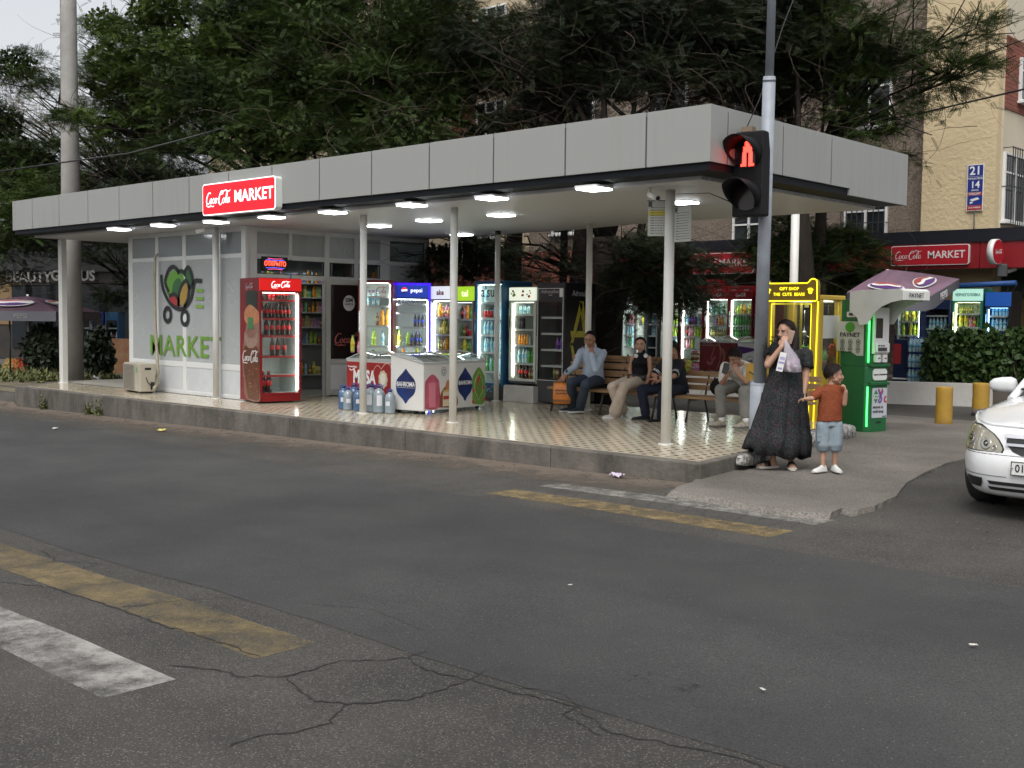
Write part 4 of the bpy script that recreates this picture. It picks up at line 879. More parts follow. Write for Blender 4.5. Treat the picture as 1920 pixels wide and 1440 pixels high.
for z, ks, lb, s_ in ((.11, ['bigcola']*3+['tea']*2, '@ at the bottom of the cream fridge', .7), (.365, ['water', 'water', 'water', 'green', 'green', 'lemon', 'pink'], '@ on the second shelf of the cream fridge', 1.0), (.665, ['orange', 'orange', 'orange', 'orange', 'water'], 'orange juice bottle in the bright row of the cream fridge', .62), (.925, ['blackcan']*2, 'black bottle of the pair on the fourth shelf of the cream fridge', 1.1), (1.165, ['water']*6, 'clear glass on the top shelf of the cream fridge', .6)):
    fill(M7, z, ks, lb, g7, w7, s=s_, full=(z in (.665, .925)))
# 8 black energy drink fridge
w8 = .6
def h_adr(hd, t, w, zc, y): text('Adrenaline', .085, mat('grey_logo', (.38, .38, .38), .4), hd, (-.02, y, zc), bold=.004, shear=.25); text('RUSH', .03, mat('grey_logo', (.38, .38, .38), .4), hd, (0, y, zc-.055), bold=.01)
t8, M8 = fridge('tall black energy drink fridge with a pale door outline and yellow emblem on its side', (-6.33, 5.15, 0), 0, w8, .78, 1.95, BKC, frame=BKC, header=h_adr, hh=.3, shelves=(.62, .88, 1.14, 1.4), z0=.4, led=0, liner=mat('dark_liner', (.1, .11, .115), .4), fw=.05)
b = MB()
for z in np.arange(.44, 1.6, .035): b.box(-.24, .24, .73, .735, z, z+.012)
b.build('louvres', mat('louvre', (.2, .21, .21), .4), t8)
b = MB(); b.box(-.27, -.262, -.006, 0, .38, 1.86); b.box(.262, .27, -.006, 0, .38, 1.86); b.box(-.262, .262, -.006, 0, 1.852, 1.86); b.box(-.262, .262, -.006, 0, .38, .388); b.build('door_outline', WHITE, t8)
MB().box(.19, .255, -.004, 0, 1.72, 1.85).build('paper_note', WHITE, t8)
g8 = 'bottles in the black energy drink fridge'
fill(M8, .885, ['purple']*3, 'purple bottle of the trio in the black energy drink fridge', g8, w8, x0=0.0); fill(M8, .41, [None, 'beer', 'tea'], 'dim @ at the bottom of the black energy drink fridge', g8, w8, x0=-.14)
YEL = mat('dull_yellow_film', (.42, .36, .04), .45)
sd8 = MB()
def yz(pts, mi=0, off=.002): sd8.prism(pts, off, off+.002, mi, YZ)
yz([(.14, .95), (.2, .95), (.45, 1.6), (.38, 1.66)]); yz([(.36, 1.66), (.46, 1.66), (.58, 1.02), (.5, .98), (.42, 1.36)]); yz([(.16, 1.08), (.52, 1.08), (.51, 1.18), (.14, 1.18)], off=.005)
yz([(.14, 1.0), (.26, .55), (.3, .62), (.2, 1.0)])
sd8.build('side_emblem', YEL, t8, loc=(w8/2, 0, 0))
text('Adrenaline', .13, mat('grey_logo', (.38, .38, .38), .4), t8, (w8/2+.003, .4, 1.78), rz=PI/2, bold=.004, shear=.25, sx=.8)
text('ВСЕ\nПРОСТО\nЖЕСТЬ', .09, WHITE, t8, (w8/2+.003, .5, .8), rz=PI/2, bold=.015, sx=.8)
# ---------------------------------------------------------------- chest freezers (local x along, y=0 low side)
def freezer(label, loc, rz, L, Wd, hl, hh, mats, name='chest_freezer'):
    t = thing(name, label, 'freezer', loc, rz)
    prof = [(0, .055), (Wd, .055), (Wd, hh), (0, hl)]; b = MB()
    M = Matrix(((0, 0, 1, 0), (1, 0, 0, 0), (0, 1, 0, 0), (0, 0, 0, 1))); b.prism(prof, 0, L, 0, M); b.build('body', mats, t, bev=.01)
    k = 8; b = MB(); gl = MB()
    def zz(y): return hl+(hh-hl)*y/Wd+.045*math.sin(PI*y/Wd)
    for x0, x1, dz in ((.02, L*.53, .004), (L*.47, L-.02, .016)):
        rings = [[(x0, y, zz(y)+dz), (x1, y, zz(y)+dz)] for y in np.linspace(.03, Wd-.03, k)]
        vs = [p for r in rings for p in r]; gl.add(vs, [(2*i, 2*i+1, 2*i+3, 2*i+2) for i in range(k-1)], 0, True)
        for x in (x0, x1): b.tube([(x, y, zz(y)+dz) for y in np.linspace(.02, Wd-.02, k)], .009, 6)
    b.box(-.004, L+.004, -.006, .02, hl-.018, hl+.012); b.box(-.004, L+.004, Wd-.02, Wd+.006, hh-.018, hh+.012)
    M2_ = b.tube([(0, 0, hl), (0, Wd, hh)], .013, 6); b.tube([(L, 0, hl), (L, Wd, hh)], .013, 6)
    b.build('lid_frame', mat('lid_grey', (.4, .41, .4), .4), t); gl.build('sliding_glass', glass('lid_glass', (.75, .8, .78), 1.6), t)
    b = MB(); b.box(.04, L-.04, .04, Wd-.04, hl-.12, hl-.1); b.build('goods_layer', mat('frozen_goods', (.3, .32, .3), .5, noise=(16, .5), col2=(.12, .13, .14)), t)
    for x in (.1, L-.1):
        for y in (.08, Wd-.08):
            w = MB().tube([(x-.014, y, .03), (x+.014, y, .03)], .028, 14); w.box(x-.02, x+.02, y-.012, y+.012, .04, .056); w.build('wheel', BLACK, t)
    return t
frW = mat('freezer_white', (.62, .62, .6), .4, noise=(1, .3), col2=(.55, .55, .53)); INDIGO = mat('indigo_film', (.006, .008, .06), .4, noise=(3, .3), col2=(.01, .035, .15))
fB = freezer('white chest freezer printed with blue and green ornaments, near the middle columns', (-6.1, 2.2, .0), R(98.9), 1.5, .6, .727, .85, frW)
def fpoly(par, pts, m, plane, off, nm='print'):
    Q = catmull([(p[0], p[1], 0) for p in pts]+[(pts[0][0], pts[0][1], 0)], 4)[:-1] if len(pts) > 4 else [Vector((p[0], p[1], 0)) for p in pts]
    if plane == 'f': MB().prism([(q.x, q.y) for q in Q][::1], off, off+.0015, 0, XZ).build(nm, m, par)       # front, x,z
    else: MB().prism([(q.x, q.y) for q in Q], off, off+.0015, 0, Matrix(((0, 0, -1, 0), (1, 0, 0, 0), (0, 1, 0, 0), (0, 0, 0, 1)))).build(nm, m, par)   # end x=0, y,z
def onion(cx, cz, w, h):
    return [(cx, cz+h/2), (cx+w*.18, cz+h*.36), (cx+w*.45, cz+h*.17), (cx+w/2, cz-.02), (cx+w*.42, cz-h*.22), (cx+w*.15, cz-h*.38), (cx, cz-h/2), (cx-w*.15, cz-h*.38), (cx-w*.42, cz-h*.22), (cx-w/2, cz-.02), (cx-w*.45, cz+h*.17), (cx-w*.18, cz+h*.36)]
fpoly(fB, onion(.32, .4, .36, .5), INDIGO, 's', .001)
text('·BAHROMA·', .085, WHITE, fB, (-.005, .32, .42), rz=-PI/2, bold=.01, sx=.8)
fpoly(fB, [(.16, .455), (.48, .455), (.48, .458), (.16, .458)], WHITE, 's', .004); fpoly(fB, [(.16, .375), (.48, .375), (.48, .378), (.16, .378)], WHITE, 's', .004)
fpoly(fB, onion(.98, .4, .36, .5), INDIGO, 'f', .001); text('·BAHROMA·', .085, WHITE, fB, (.98, -.005, .42), bold=.01, sx=.8)
fpoly(fB, [(.03, .09), (.36, .09), (.36, .42), (.32, .5), (.2, .57), (.07, .5), (.03, .42)][::1], mat('rose_film', (.34, .03, .08), .4, noise=(3, .3), col2=(.55, .15, .2)), 'f', .001)
fpoly(fB, [(.12, .1), (.27, .1), (.27, .45), (.12, .45)], mat('rose_light', (.62, .2, .26), .4), 'f', .003)
fpoly(fB, [(.36, .09), (.78, .09), (.74, .3), (.56, .4), (.4, .3)], mat('choc_film', (.2, .07, .03), .4), 'f', .0025)
fpoly(fB, [(.44, .1), (.68, .1), (.68, .31), (.44, .31)], mat('tub_film', (.6, .5, .36), .4), 'f', .0045); fpoly(fB, [(.45, .2), (.67, .2), (.67, .25), (.45, .25)], RDF, 'f', .0065); fpoly(fB, [(.44, .31), (.68, .31), (.68, .34), (.44, .34)], mat('gold_film', (.5, .35, .1), .4), 'f', .0065)
fpoly(fB, [(.5, .34), (.62, .34), (.64, .4), (.56, .48), (.5, .4)], mat('icecream_film', (.45, .17, .08), .4), 'f', .0065)
LG_ = mat('lime_film', (.17, .34, .05), .4, noise=(8, .4), col2=(.1, .24, .04))
fpoly(fB, [(1.17, .1), (1.47, .1), (1.48, .45), (1.44, .54), (1.32, .64), (1.2, .54), (1.16, .45)], LG_, 'f', .001)
fpoly(fB, onion(1.32, .36, .22, .44), mat('leafy_pale', (.42, .45, .25), .4), 'f', .003); fpoly(fB, onion(1.32, .36, .19, .4), mat('melon_green', (.09, .19, .03), .4, noise=(14, .4), col2=(.14, .26, .05)), 'f', .005)
for k in range(3): fpoly(fB, [(1.25+.03*k, .36+.03*k), (1.265+.03*k, .36+.03*k), (1.32+.02*k, .5+.01*k), (1.3+.02*k, .5+.01*k)], mat('melon_red', (.5, .05, .05), .4), 'f', .007)
for cx, cz in ((1.19, .3), (1.45, .33), (1.46, .15), (1.18, .13)): fpoly(fB, onion(cx, cz, .05, .08), mat('melon_red', (.5, .05, .05), .4), 'f', .004)
b = MB(); 
for k in range(24):
    a = k*PI/12; b.box(.46+.06*math.cos(a)-.004, .46+.06*math.cos(a)+.004, -.003, -.001, .6+.06*math.sin(a)-.004, .6+.06*math.sin(a)+.004)
    if k % 3 == 0: b.box(.46+.03*math.cos(a)-.007, .46+.03*math.cos(a)+.007, -.003, -.001, .6+.03*math.sin(a)-.007, .6+.03*math.sin(a)+.007)
b.build('round_stamp', INK, fB)
pm_ = aty(650, 671, 2.26)
fM = freezer('red chest freezer lettered MUSA behind the row of water bottles', (pm_.x, 2.26, 0), 0, 1.12, .6, .735, .83, [mat('musa_white', (.55, .55, .53), .4)])
MB().box(.012, 1.11, -.004, -.001, .07, .7).build('front_film', mat('musa_red', (.25, .012, .012), .35, noise=(2.5, .4), col2=(.33, .025, .02)), fM)
text('MUSA', .27, WHITE, fM, (.42, -.008, .47), bold=.04, sx=.72); text('Tвороj...', .085, WHITE, fM, (.2, -.008, .27), bold=.012, sx=.8); text('PremierDairy', .04, WHITE, fM, (.15, -.008, .625), bold=.02); stroke(bt := MB(), [(.08, .59), (.12, .57), (.22, .61)], .014, 0, .002, -.008); bt.build('swoosh', WHITE, fM)
fpoly(fM, [(.85+.1*math.cos(a)*(1+.06*math.cos(9*a)), .46+.13*math.sin(a)*(1+.06*math.cos(9*a))) for a in np.linspace(0, 2*PI, 40)[:-1]], mat('dumpling_film', (.62, .55, .43), .5, noise=(6, .4), col2=(.5, .42, .3)), 'f', .008)
fpoly(fM, [(.85+.06*math.cos(a), .47+.085*math.sin(a)) for a in np.linspace(0, 2*PI, 24)[:-1]], mat('dumpling_light', (.72, .67, .56), .5), 'f', .011)
bt = MB(); stroke(bt, [(.62, .5), (.66, .62), (.74, .66), (.82, .6)], .012, 0, .002, -.008); stroke(bt, [(.82, .62), (.9, .69), (1.0, .68), (1.06, .56)], .014, 0, .002, -.008); bt.build('heart_outline', mat('pale_rose', (.6, .3, .25), .4), fM)
# spray bottles standing behind the red freezer lid
for i, (u, v, k) in enumerate(((664, 650, 'lemon'), (661, 664, 'pink'), (670, 664, 'pink'))):
    p = aty(u, v, 2.75); bottle(k, (p.x, 2.72+.03*i, .81 if i else .83), 'coloured detergent bottle standing at the back of the red freezer', 'detergent bottles on the red freezer', True, .8)
# five litre water bottles
PETB = mat('blue_pet', (.05, .11, .22), .08, spec=.9); PETC = mat('clear_pet', (.22, .27, .3), .08, spec=.9); PETL = mat('pet_label', (.55, .57, .6), .4)
def bigwater(loc, m, label, lab=PETL, s=1.0, lz=(.12, .22)):
    t = thing('water_bottle', label, 'water bottle', loc, rng.uniform(-.3, .3)+R(40), 'five litre water bottles in front of the red freezer'); t.scale = (s, s, s)
    pr = [(.07, 0), (.083, .015)]
    for k in range(6): pr += [(.083, .03+.035*k), (.079, .045+.035*k)]
    pr += [(.082, .25), (.07, .285), (.04, .315), (.028, .325), (.028, .34)]
    MB().lathe(pr, 18).build('body', m, t); MB().lathe([(.033, .335), (.033, .362)], 14).build('cap', mat('cap_navy', (.01, .025, .12), .4), t)
    b = MB(); A = [-PI/2+a for a in np.linspace(-.42, .42, 6)]; b.add([(.0845*math.cos(a), .0845*math.sin(a), z) for a in A for z in lz], [(2*i, 2*i+2, 2*i+3, 2*i+1) for i in range(5)]); b.build('wrapper', lab, t)
    MB().tube([(-.045, 0, .31), (-.05, 0, .36), (0, 0, .385), (.05, 0, .36), (.045, 0, .31)], .005, 5).build('handle', CAPB, t)
wl = ['farthest left', 'second from the left', 'half hidden by the column', 'just right of the column', 'tall with a long label right of the column', 'tall one nearest the middle of the right group', 'short one touching the white freezer', 'the rear one at the left']
for i, ((x, y), m, s_) in enumerate(zip([(-7.60, 1.98), (-7.43, 1.93), (-7.26, 1.98), (-7.1, 2.08), (-6.95, 1.96), (-6.76, 1.95), (-6.75+.17, 2.0), (-7.56, 2.15)], [PETB, PETC, PETB, PETB, PETC, PETC, PETC, PETB], [.95, .9, .9, 1.05, 1.08, 1.08, .93, 1.0])):
    x_, y_ = x, y
    bigwater((x_, y_, .005), m, ('blue' if m is PETB else 'clear')+' five litre water bottle, '+wl[i], s=s_, lz=(.1, .24) if i in (4, 5) else (.12, .19))
# ---------------------------------------------------------------- goods inside the kiosk
M_SH = mat('shelf_grey', (.32, .33, .33), .5)
def shelfunit(label, loc, rz, w, zs, seed):
    t = thing('shelf_unit', label, 'shelves', loc, rz); MB().box(-w/2, w/2, .32, .34, 0.02, 2.45).build('back', M_SH, t)
    for z in zs: MB().box(-w/2, w/2, 0, .32, z-.02, z).build('shelf', M_SH, t)
    b = MB(); [b.box(s_*w/2-.012, s_*w/2+.012, 0, .34, .02, 2.45) for s_ in (-1, 1)]; b.build('upright', M_SH, t)
    M = Matrix.Translation(loc) @ Matrix.Rotation(rz, 4, 'Z'); rr = random.Random(seed)
    cols = [(.5, .05, .04), (.08, .3, .08), (.5, .4, .05), (.05, .1, .35), (.5, .5, .48), (.35, .12, .3), (.45, .2, .03), (.1, .3, .35), (.06, .06, .07), (.3, .4, .1)]
    for i, z in enumerate(zs[:-1]):
        x = -w/2+.05
        while x < w/2-.06:
            q = rr.random(); p = M @ Vector((x+.035, .12, z)); lb = '%s on shelf %s of the kiosk %s' % ('packet' if q < .55 else 'bottle', ['one from the floor', 'two from the floor', 'three from the floor', 'four from the floor', 'five from the floor', 'six from the floor', 'seven from the floor'][i], 'shelves facing the door' if seed == 1 else 'shelves behind the upper panes')
            lb = rr.choice(('small ', 'coloured '))+lb
            if q < .55:
                sw_, sh_ = rr.uniform(.05, .1), rr.uniform(.1, .22); c = rr.choice(cols); m_ = mat('pack_%d' % cols.index(c), c, .35, noise=(25, .25), col2=tuple(min(1, .25+k*.8) for k in c))
                o = MB().loft([[(-sw_/2, -.02, 0), (sw_/2, -.02, 0), (sw_/2, .02, 0), (-sw_/2, .02, 0)], [(-sw_/2, -.035, sh_*.5), (sw_/2, -.035, sh_*.5), (sw_/2, .035, sh_*.5), (-sw_/2, .035, sh_*.5)], [(-sw_/2, -.006, sh_), (sw_/2, -.006, sh_), (sw_/2, .006, sh_), (-sw_/2, .006, sh_)]], 0, False).build('snack_packet', m_, loc=p, rz=rz+rr.uniform(-.2, .2))
                tag(o, lb, 'packet', 'goods on the kiosk shelves'); x += sw_+.008
            else:
                bottle(rr.choice(('lime', 'water', 'orange', 'juice', 'pink', 'tea', 'lemon', 'green')), p, lb, 'bottles on the kiosk shelves', s=rr.uniform(.7, .95)); x += .075
    return t
shelfunit('grey shelves of bright packets seen through the open kiosk doorway', (-11.42, 3.95, 0), R(47), 1.25, (.3, .86, 1.17, 1.44, 1.71, 1.97, 2.4), 1)
shelfunit('grey shelves of goods seen through the upper panes of the kiosk', (-10.7, 4.85, 0), R(47), 1.15, (1.71, 1.97, 2.4), 2)
# ---------------------------------------------------------------- traffic light
base = atd(1420, 861, 12.12); top = atd(1447, 0, 11.1)
tl = thing('traffic_light', 'pedestrian traffic light showing a red standing figure on a leaning grey pole', 'traffic light', base)
M_POLE = mat('galvanised_paint', (.3, .33, .37), .5, noise=(5, .4), col2=(.22, .24, .27))
tv = (top-base)/(top.z-base.z)
def pz_(z): return tv*(z-0)
MB().tube([pz_(-.05), pz_(.82)], [.098, .098], 20).build('base_sleeve', M_POLE, tl)
b = MB().tube([pz_(.8), pz_(3.86)], [.068, .062], 20); b.tube([pz_(.815), pz_(.83)], [.1, .07], 20); b.build('pole', M_POLE, tl)
b = MB().tube([pz_(3.86), pz_(6.5)], [.042, .04], 16); b.tube([pz_(3.83), pz_(3.88)], [.064, .058], 20); b.build('upper_pole', M_POLE, tl)
hc = pz_(2.93)
hx, hy, hz = 0, 0, 0; HM = Matrix.Translation((hc.x-.09, hc.y-.12, hc.z)) @ Matrix.Rotation(R(5), 4, 'Z')
hd = MB().box(-.17, .17, -.1, .06, -.42, .42); M_HOUS = mat('signal_housing', (.008, .0085, .01), .7, spec=.2, noise=(8, .4), col2=(.014, .014, .015))
hdo = hd.build('housing', M_HOUS, tl, bev=.02); hdo.matrix_local = HM
def visor(z, red):
    b = MB(); n_ = 26; r = .155; L = .31; vs = []; 
    for i in range(n_+1):
        a = R(-50)+R(280)*i/n_; l = L*(.16+.84*max(0, min(1, (math.sin(a)+.75)/1.35)))
        for (rr, y) in ((r, -.1), (r*.98, -.1-l), (r*.98-.006, -.1-l), (r-.006, -.1)): vs.append((rr*math.cos(a), y, z+rr*math.sin(a)))
    fs = [(4*i+k, 4*i+(k+1) % 4, 4*i+4+(k+1) % 4, 4*i+4+k) for i in range(n_) for k in range(4)]
    b.add(vs, fs, 0, True); o = b.build('visor', M_HOUS, tl); o.matrix_local = HM
    ln = MB().lathe([(.0, 0), (.145, 0), (.15, .01)], 24).build('lens', mat('dark_lens', (.02, .012, .012), .2) , tl); ln.matrix_local = HM @ Matrix.Translation((0, -.102, z)) @ Matrix.Rotation(PI/2, 4, 'X')
    return ln
ln = visor(.205, True); visor(-.215, False)
led = MB(); fig = lambda x, z: (x*x+(z-.062)**2 < .019**2) or (abs(x) < .03 and .0 < z < .045) or (.008 < abs(x) < .034-.1*min(0, z+.02)*.0 and -.085 < z <= .0) or (.008 < abs(x) < .045 and -.088 < z < -.075)
for i in range(-9, 10):
    for j in range(-17, 17):
        x, z = i*.0085, j*.0085
        if fig(x*.6, z*.68): led.box(x-.0035, x+.0035, -.115, -.106, .205+z-.0035, .205+z+.0035)
led.build('red_figure', emis('red_signal', (1, .03, .02), 4.5, (.2, 0, 0)), tl).matrix_local = HM
MB().lathe([(.12, 0), (.12, .002)], 24).build('lens_glow', emis('lens_glow', (.6, .0, .0), .35, (.1, 0, 0)), ln)
b = MB(); [b.tube([(0, .03, k), (.1, .14, k)], .022, 8) for k in (-.3, .3)]; b.build('bracket', M_HOUS, tl).matrix_local = HM
MB().box(-.09, .03, -.09, 0, .42, .47).build('cable_box', mat('rusty', (.2, .15, .1), .8), tl).matrix_local = HM
cb = thing('overhead_cable', 'thin black cable hanging from above down to the traffic light', 'cable', (0, 0, 0))
P_ = base+HM @ Vector((-.05, -.05, .46)); MB().tube([P_, P_+Vector((.05, .15, .3)), P_+Vector((.1, .5, 1.1)), P_+Vector((.2, 1.2, 2.4))], .005, 5).build('strand', BLACK, cb)
MB().tube([P_-Vector((.1, 0, .75)), aty(1330, 362, 1.9), aty(1263, 364, 1.72)], .005, 5).build('strand', BLACK, cb)
# ---------------------------------------------------------------- notice boards on the column
def board(u0, v0, u1, v1, label, rzd, yellow):
    p = aty((u0+u1)/2, (v0+v1)/2, 1.70); t = thing('notice_board', label, 'notice board', p, rzd, 'notice boards on the canopy column')
    MB().box(-.13, .13, -.006, .006, -.19, .19).build('sheet', mat('board_white', (.4, .4, .36), .5), t)
    b = MB(); y = MB(); rr = random.Random(u0)
    for k in range(11):
        z = .12-.028*k
        b.box(-.1, -.1+.04, -.0085, -.0062, z-.004, z+.004); x = -.05
        while x < .1: w_ = rr.uniform(.01, .03); b.box(x, x+w_, -.0085, -.0062, z-.003, z+.003); x += w_+.008
    b.box(-.125, -.085, -.0085, -.0062, .13, .185); b.build('print', DGREY, t)
    if yellow: MB().box(-.12, .125, -.0078, -.0061, .03, .085).build('yellow_band', mat('sign_yellow', (.45, .38, .02), .5), t)
    MB().box(-.14, .14, -.01, .012, .19, .2).build('rim', DGREY, t)
board(1218, 382, 1256, 438, 'printed notice board with a yellow band hanging left of the column', R(28), True)
board(1268, 390, 1293, 450, 'plain printed notice board hanging right of the column', R(-14), False)
# ---------------------------------------------------------------- claw machine
c0 = atz(1531, 806, -.165); cx, cy = c0.x, c0.y
zt = aty(1531, 562, cy).z; xl = aty(1432, 600, cy).x; dp = atx(1586, 560, cx).y-cy; Wc = cx-xl
claw = thing('claw_machine', 'yellow glass claw machine full of plush toys, lettered gift shop', 'claw machine', (cx, cy, -.16))
M_CY = mat('claw_yellow', (.62, .42, .06), .4, noise=(2, .3), col2=(.54, .36, .05)); M_NY = emis('yellow_neon', (1, .86, .02), 1.1, (.5, .4, .02)); M_NG = emis('green_neon', (.05, 1, .12), 2.0, (.02, .3, .02)); M_CL = glass('claw_glass', (.9, .93, .92), 1.4)
H = zt+.16; fw_ = .12
b = MB()
for x in (-Wc, -fw_):
    for y in (0, dp-fw_): b.box(x, x+fw_, y, y+fw_, .08, H)
b.box(-Wc+fw_, -fw_, .0, dp, .08, .82); b.box(-Wc, -Wc+fw_, fw_, dp-fw_, .08, .82); b.box(-fw_, 0, fw_, dp-fw_, .08, .82)
b.box(-Wc, 0, 0, dp, H+.002, H+.07); b.build('cabinet', M_CY, claw, bev=.012)
hz0 = H+.01; MB().prism([(-Wc-.01, H-.02)]+[(-Wc-.01, H+.24)]+[(-Wc+.06*math.cos(a)+.05, H+.25+.045*math.sin(a)) for a in np.linspace(PI, 0, 7)]+[(-Wc+.14, H+.235), (-.16, H+.235)]+[(-.07+.06*math.cos(a), H+.25+.045*math.sin(a)) for a in np.linspace(PI, 0, 7)]+[(.0, H+.2), (.0, H-.02)], .0, .08, 0, XZ).build('header_board', mat('header_brown', (.3, .19, .015), .45), claw, loc=(0, .0, 0))
def neon(P, m, par, r=.009, nm='neon_tube'): return MB().tube(P, r, 6).build(nm, m, par)
hp = [(-Wc-.01, -.085, H-.02), (-Wc-.01, -.085, H+.24)]+[(-Wc+.05+.06*math.cos(a), -.085, H+.25+.045*math.sin(a)) for a in np.linspace(PI, .2, 7)]+[(-Wc+.14, -.085, H+.235), (-.16, -.085, H+.235)]+[(-.07+.06*math.cos(a), -.085, H+.25+.045*math.sin(a)) for a in np.linspace(PI-.2, 0, 7)]+[(0, -.085, H+.0), (-.02, -.085, H-.02), (-Wc, -.085, H-.02)]
neon(hp, M_NY, claw, .009)
for z0, z1 in ((.86, H-.06), (.16, .79)): neon([(-Wc+fw_+.01, -.006, z0), (-Wc+fw_+.01, -.006, z1), (-fw_-.01, -.006, z1), (-fw_-.01, -.006, z0), (-Wc+fw_+.01, -.006, z0)], M_NY, claw, .008)
neon([(-.05, -.012, .1), (-.025, -.012, H-.02)], M_NY, claw, .009); neon([(.006, dp-.1, .86), (.006, dp-.1, H-.03)], M_NY, claw, .01)
text('GIFT SHOP', .062, M_NY, claw, (-Wc/2, -.083, H+.155), bold=.015, sx=.95, sp=1.1); text('THE  CUTE  BEARS', .062, M_NY, claw, (-Wc/2, -.083, H+.075), bold=.015, sx=.9, sp=1.1)
b = MB()
for sx_ in (-Wc+.11, -.11):
    for dx, dz, r in ((0, 0, .03), (-.032, .035, .012), (-.01, .047, .012), (.014, .045, .012), (.034, .03, .012)): b.prism([(sx_+dx+r*math.cos(a), H+.11+dz+r*math.sin(a)) for a in np.linspace(0, 2*PI, 13)[:-1]], .081, .086, 0, XZ)
b.build('paw_print', M_NY, claw)
MB().box(-Wc+fw_, -fw_, .02, .026, .82, H).build('front_glass', M_CL, claw); MB().box(-.03, -.024, fw_, dp-fw_, .82, H).build('side_glass', M_CL, claw); MB().box(-Wc+.03, -Wc+.036, fw_, dp-fw_, .82, H).build('side_glass', M_CL, claw)
MB().box(-Wc+fw_, -fw_, dp-.03, dp-.024, .82, H).build('rear_glass', M_CL, claw); MB().box(-Wc+.15, -.15, .1, dp-.1, H-.02, H-.005).build('inner_fill_light', emis('claw_fill_glow', (1, .98, .9), 2.2), claw)  # glowing panel added under the cabinet top to brighten the toys
MB().box(-.02, -.016, fw_, dp-fw_-.02, H-.55, H-.22).build('paper_sheet', WHITE2, claw)
MB().box(-.26, -.09, .016, .019, H-.15, H-.05).build('black_sticker', BLACK, claw); MB().box(-.25, -.18, .0135, .0155, H-.11, H-.07).build('white_label', WHITE2, claw)
neon([(-Wc/2, dp*.5, H-.05), (-Wc/2, dp*.5, H-.45)], CHROME, claw, .006, 'claw_cable')
b = MB().tube([(-Wc/2, dp*.5, H-.45), (-Wc/2, dp*.5, H-.52)], .035, 12)
for k in range(3):
    a = k*2*PI/3; d = Vector((math.cos(a), math.sin(a), 0)); o_ = Vector((-Wc/2, dp*.5, H-.5)); b.tube([o_, o_+d*.1+Vector((0, 0, -.05)), o_+d*.1+Vector((0, 0, -.14)), o_+d*.03+Vector((0, 0, -.19))], .007, 6)
b.build('claw', CHROME, claw); neon([(-.13, dp*.4, .9), (-.13, dp*.4, H-.05)], M_NG, claw, .004, 'green_tube'); neon([(-Wc*.42, dp*.2, .9), (-Wc*.42, dp*.2, H-.05)], mat('claw_mast', (.55, .42, .04), .4), claw, .02, 'mast')
[MB().lathe([(.03, 0), (.03, .08)], 10, (x, y, 0)).build('foot', BLACK, claw) for x in (-Wc+.1, -.1) for y in (.1, dp-.1)]
MB().box(-.28, -.1, -.008, 0, .35, .6).build('prize_door', mat('flap', (.45, .32, .05), .3), claw); MB().lathe([(.014, 0), (.014, .02)], 10).build('lock', DGREY, claw, loc=(-.2, -.02, .7))
rr = random.Random(9); tc = [(.2, .5, .12), (.55, .45, .08), (.6, .2, .3), (.3, .15, .45), (.65, .6, .5), (.6, .08, .06), (.15, .45, .45), (.62, .4, .08)]; tn = ['green', 'yellow', 'pink', 'purple', 'cream', 'red', 'turquoise', 'orange']
for k in range(34):
    i = rr.randrange(8); x = rr.uniform(-Wc+.14, -.1); y = rr.uniform(.1, dp-.12); z = .9+.28*((x+Wc)/Wc)**1.5*rr.random()+.05*rr.random(); r = rr.uniform(.05, .08); M = Euler((rr.uniform(-1, 1), rr.uniform(-1, 1), rr.uniform(0, 6))).to_matrix(); b = MB()
    b.ell((0, 0, 0), r, r*.9, r, M, 10)
    b.ell(M @ Vector((0, -.01, r*1.2)), r*.8, r*.75, r*.75, M, 10)
    for sx_ in (-1, 1): b.ell(M @ Vector((sx_*r*.55, 0, r*1.8)), r*.28, r*.18, r*.28, M, 8); b.ell(M @ Vector((sx_*r*.9, -r*.2, r*.4)), r*.3, r*.3, r*.55, M, 8); b.ell(M @ Vector((sx_*r*.5, -r*.3, -r*.9)), r*.33, r*.5, r*.33, M, 8)
    o = b.build('plush_toy', mat('plush_'+tn[i], tc[i], .9, bump=(120, .4, .004)), loc=(cx+x, cy+y, z-.16)); tag(o, tn[i]+' plush toy in the heap inside the yellow claw machine', 'toy', 'plush toys inside the claw machine')
    if k % 3 == 0: o2 = MB().ell(M @ Vector((0, -r*.75, r*1.1)), r*.3, r*.15, r*.22, M, 8).build('snout', WHITE2, o)
# ---------------------------------------------------------------- payment terminal
tm = atz(1624, 811, -.165); azf = R(-14)   # front looks towards azimuth azf
term = thing('payment_terminal', 'green self service payment terminal with a white hood and a small screen', 'terminal', tm, azf+PI/2)
# local: front faces -y, x runs along the front (0 = near corner); side x=0 faces the camera side
TW, TD, TH = .42, .5, 1.86; M_TG = mat('terminal_green', (.015, .13, .04), .35, noise=(1.5, .3), col2=(.01, .1, .03))
b = MB(); b.prism([(.06, 0), (TW, 0), (TW, TD), (0, TD), (0, .06)], 0, .92); b.prism([(.06, .03), (TW, .03), (TW, TD), (0, TD), (0, .06)], .92, TH)
b.build('cabinet', M_TG, term, bev=.008)
b = MB(); b.box(.03, TW+.015, -.03, .05, .92, .96); b.box(.03, TW+.015, -.03, .05, .66, .70); b.box(.0, TW, .05, .06, .96, TH); b.build('ledge', M_TG, term, bev=.006)
LGc = emis('green_strip', (.06, 1, .15), 2.6, (.02, .3, .03))
def chamf(z0, z1, nm='led_strip'): return MB().tube([(.022, .018, z0), (.022, .018, z1)], .011, 8).build(nm, LGc, term)
chamf(.98, 1.68); chamf(.08, .64)
b = MB(); b.box(.1, TW-.01, -.012, .03, 1.1, 1.75); b.build('fascia', WHITE, term, bev=.006)
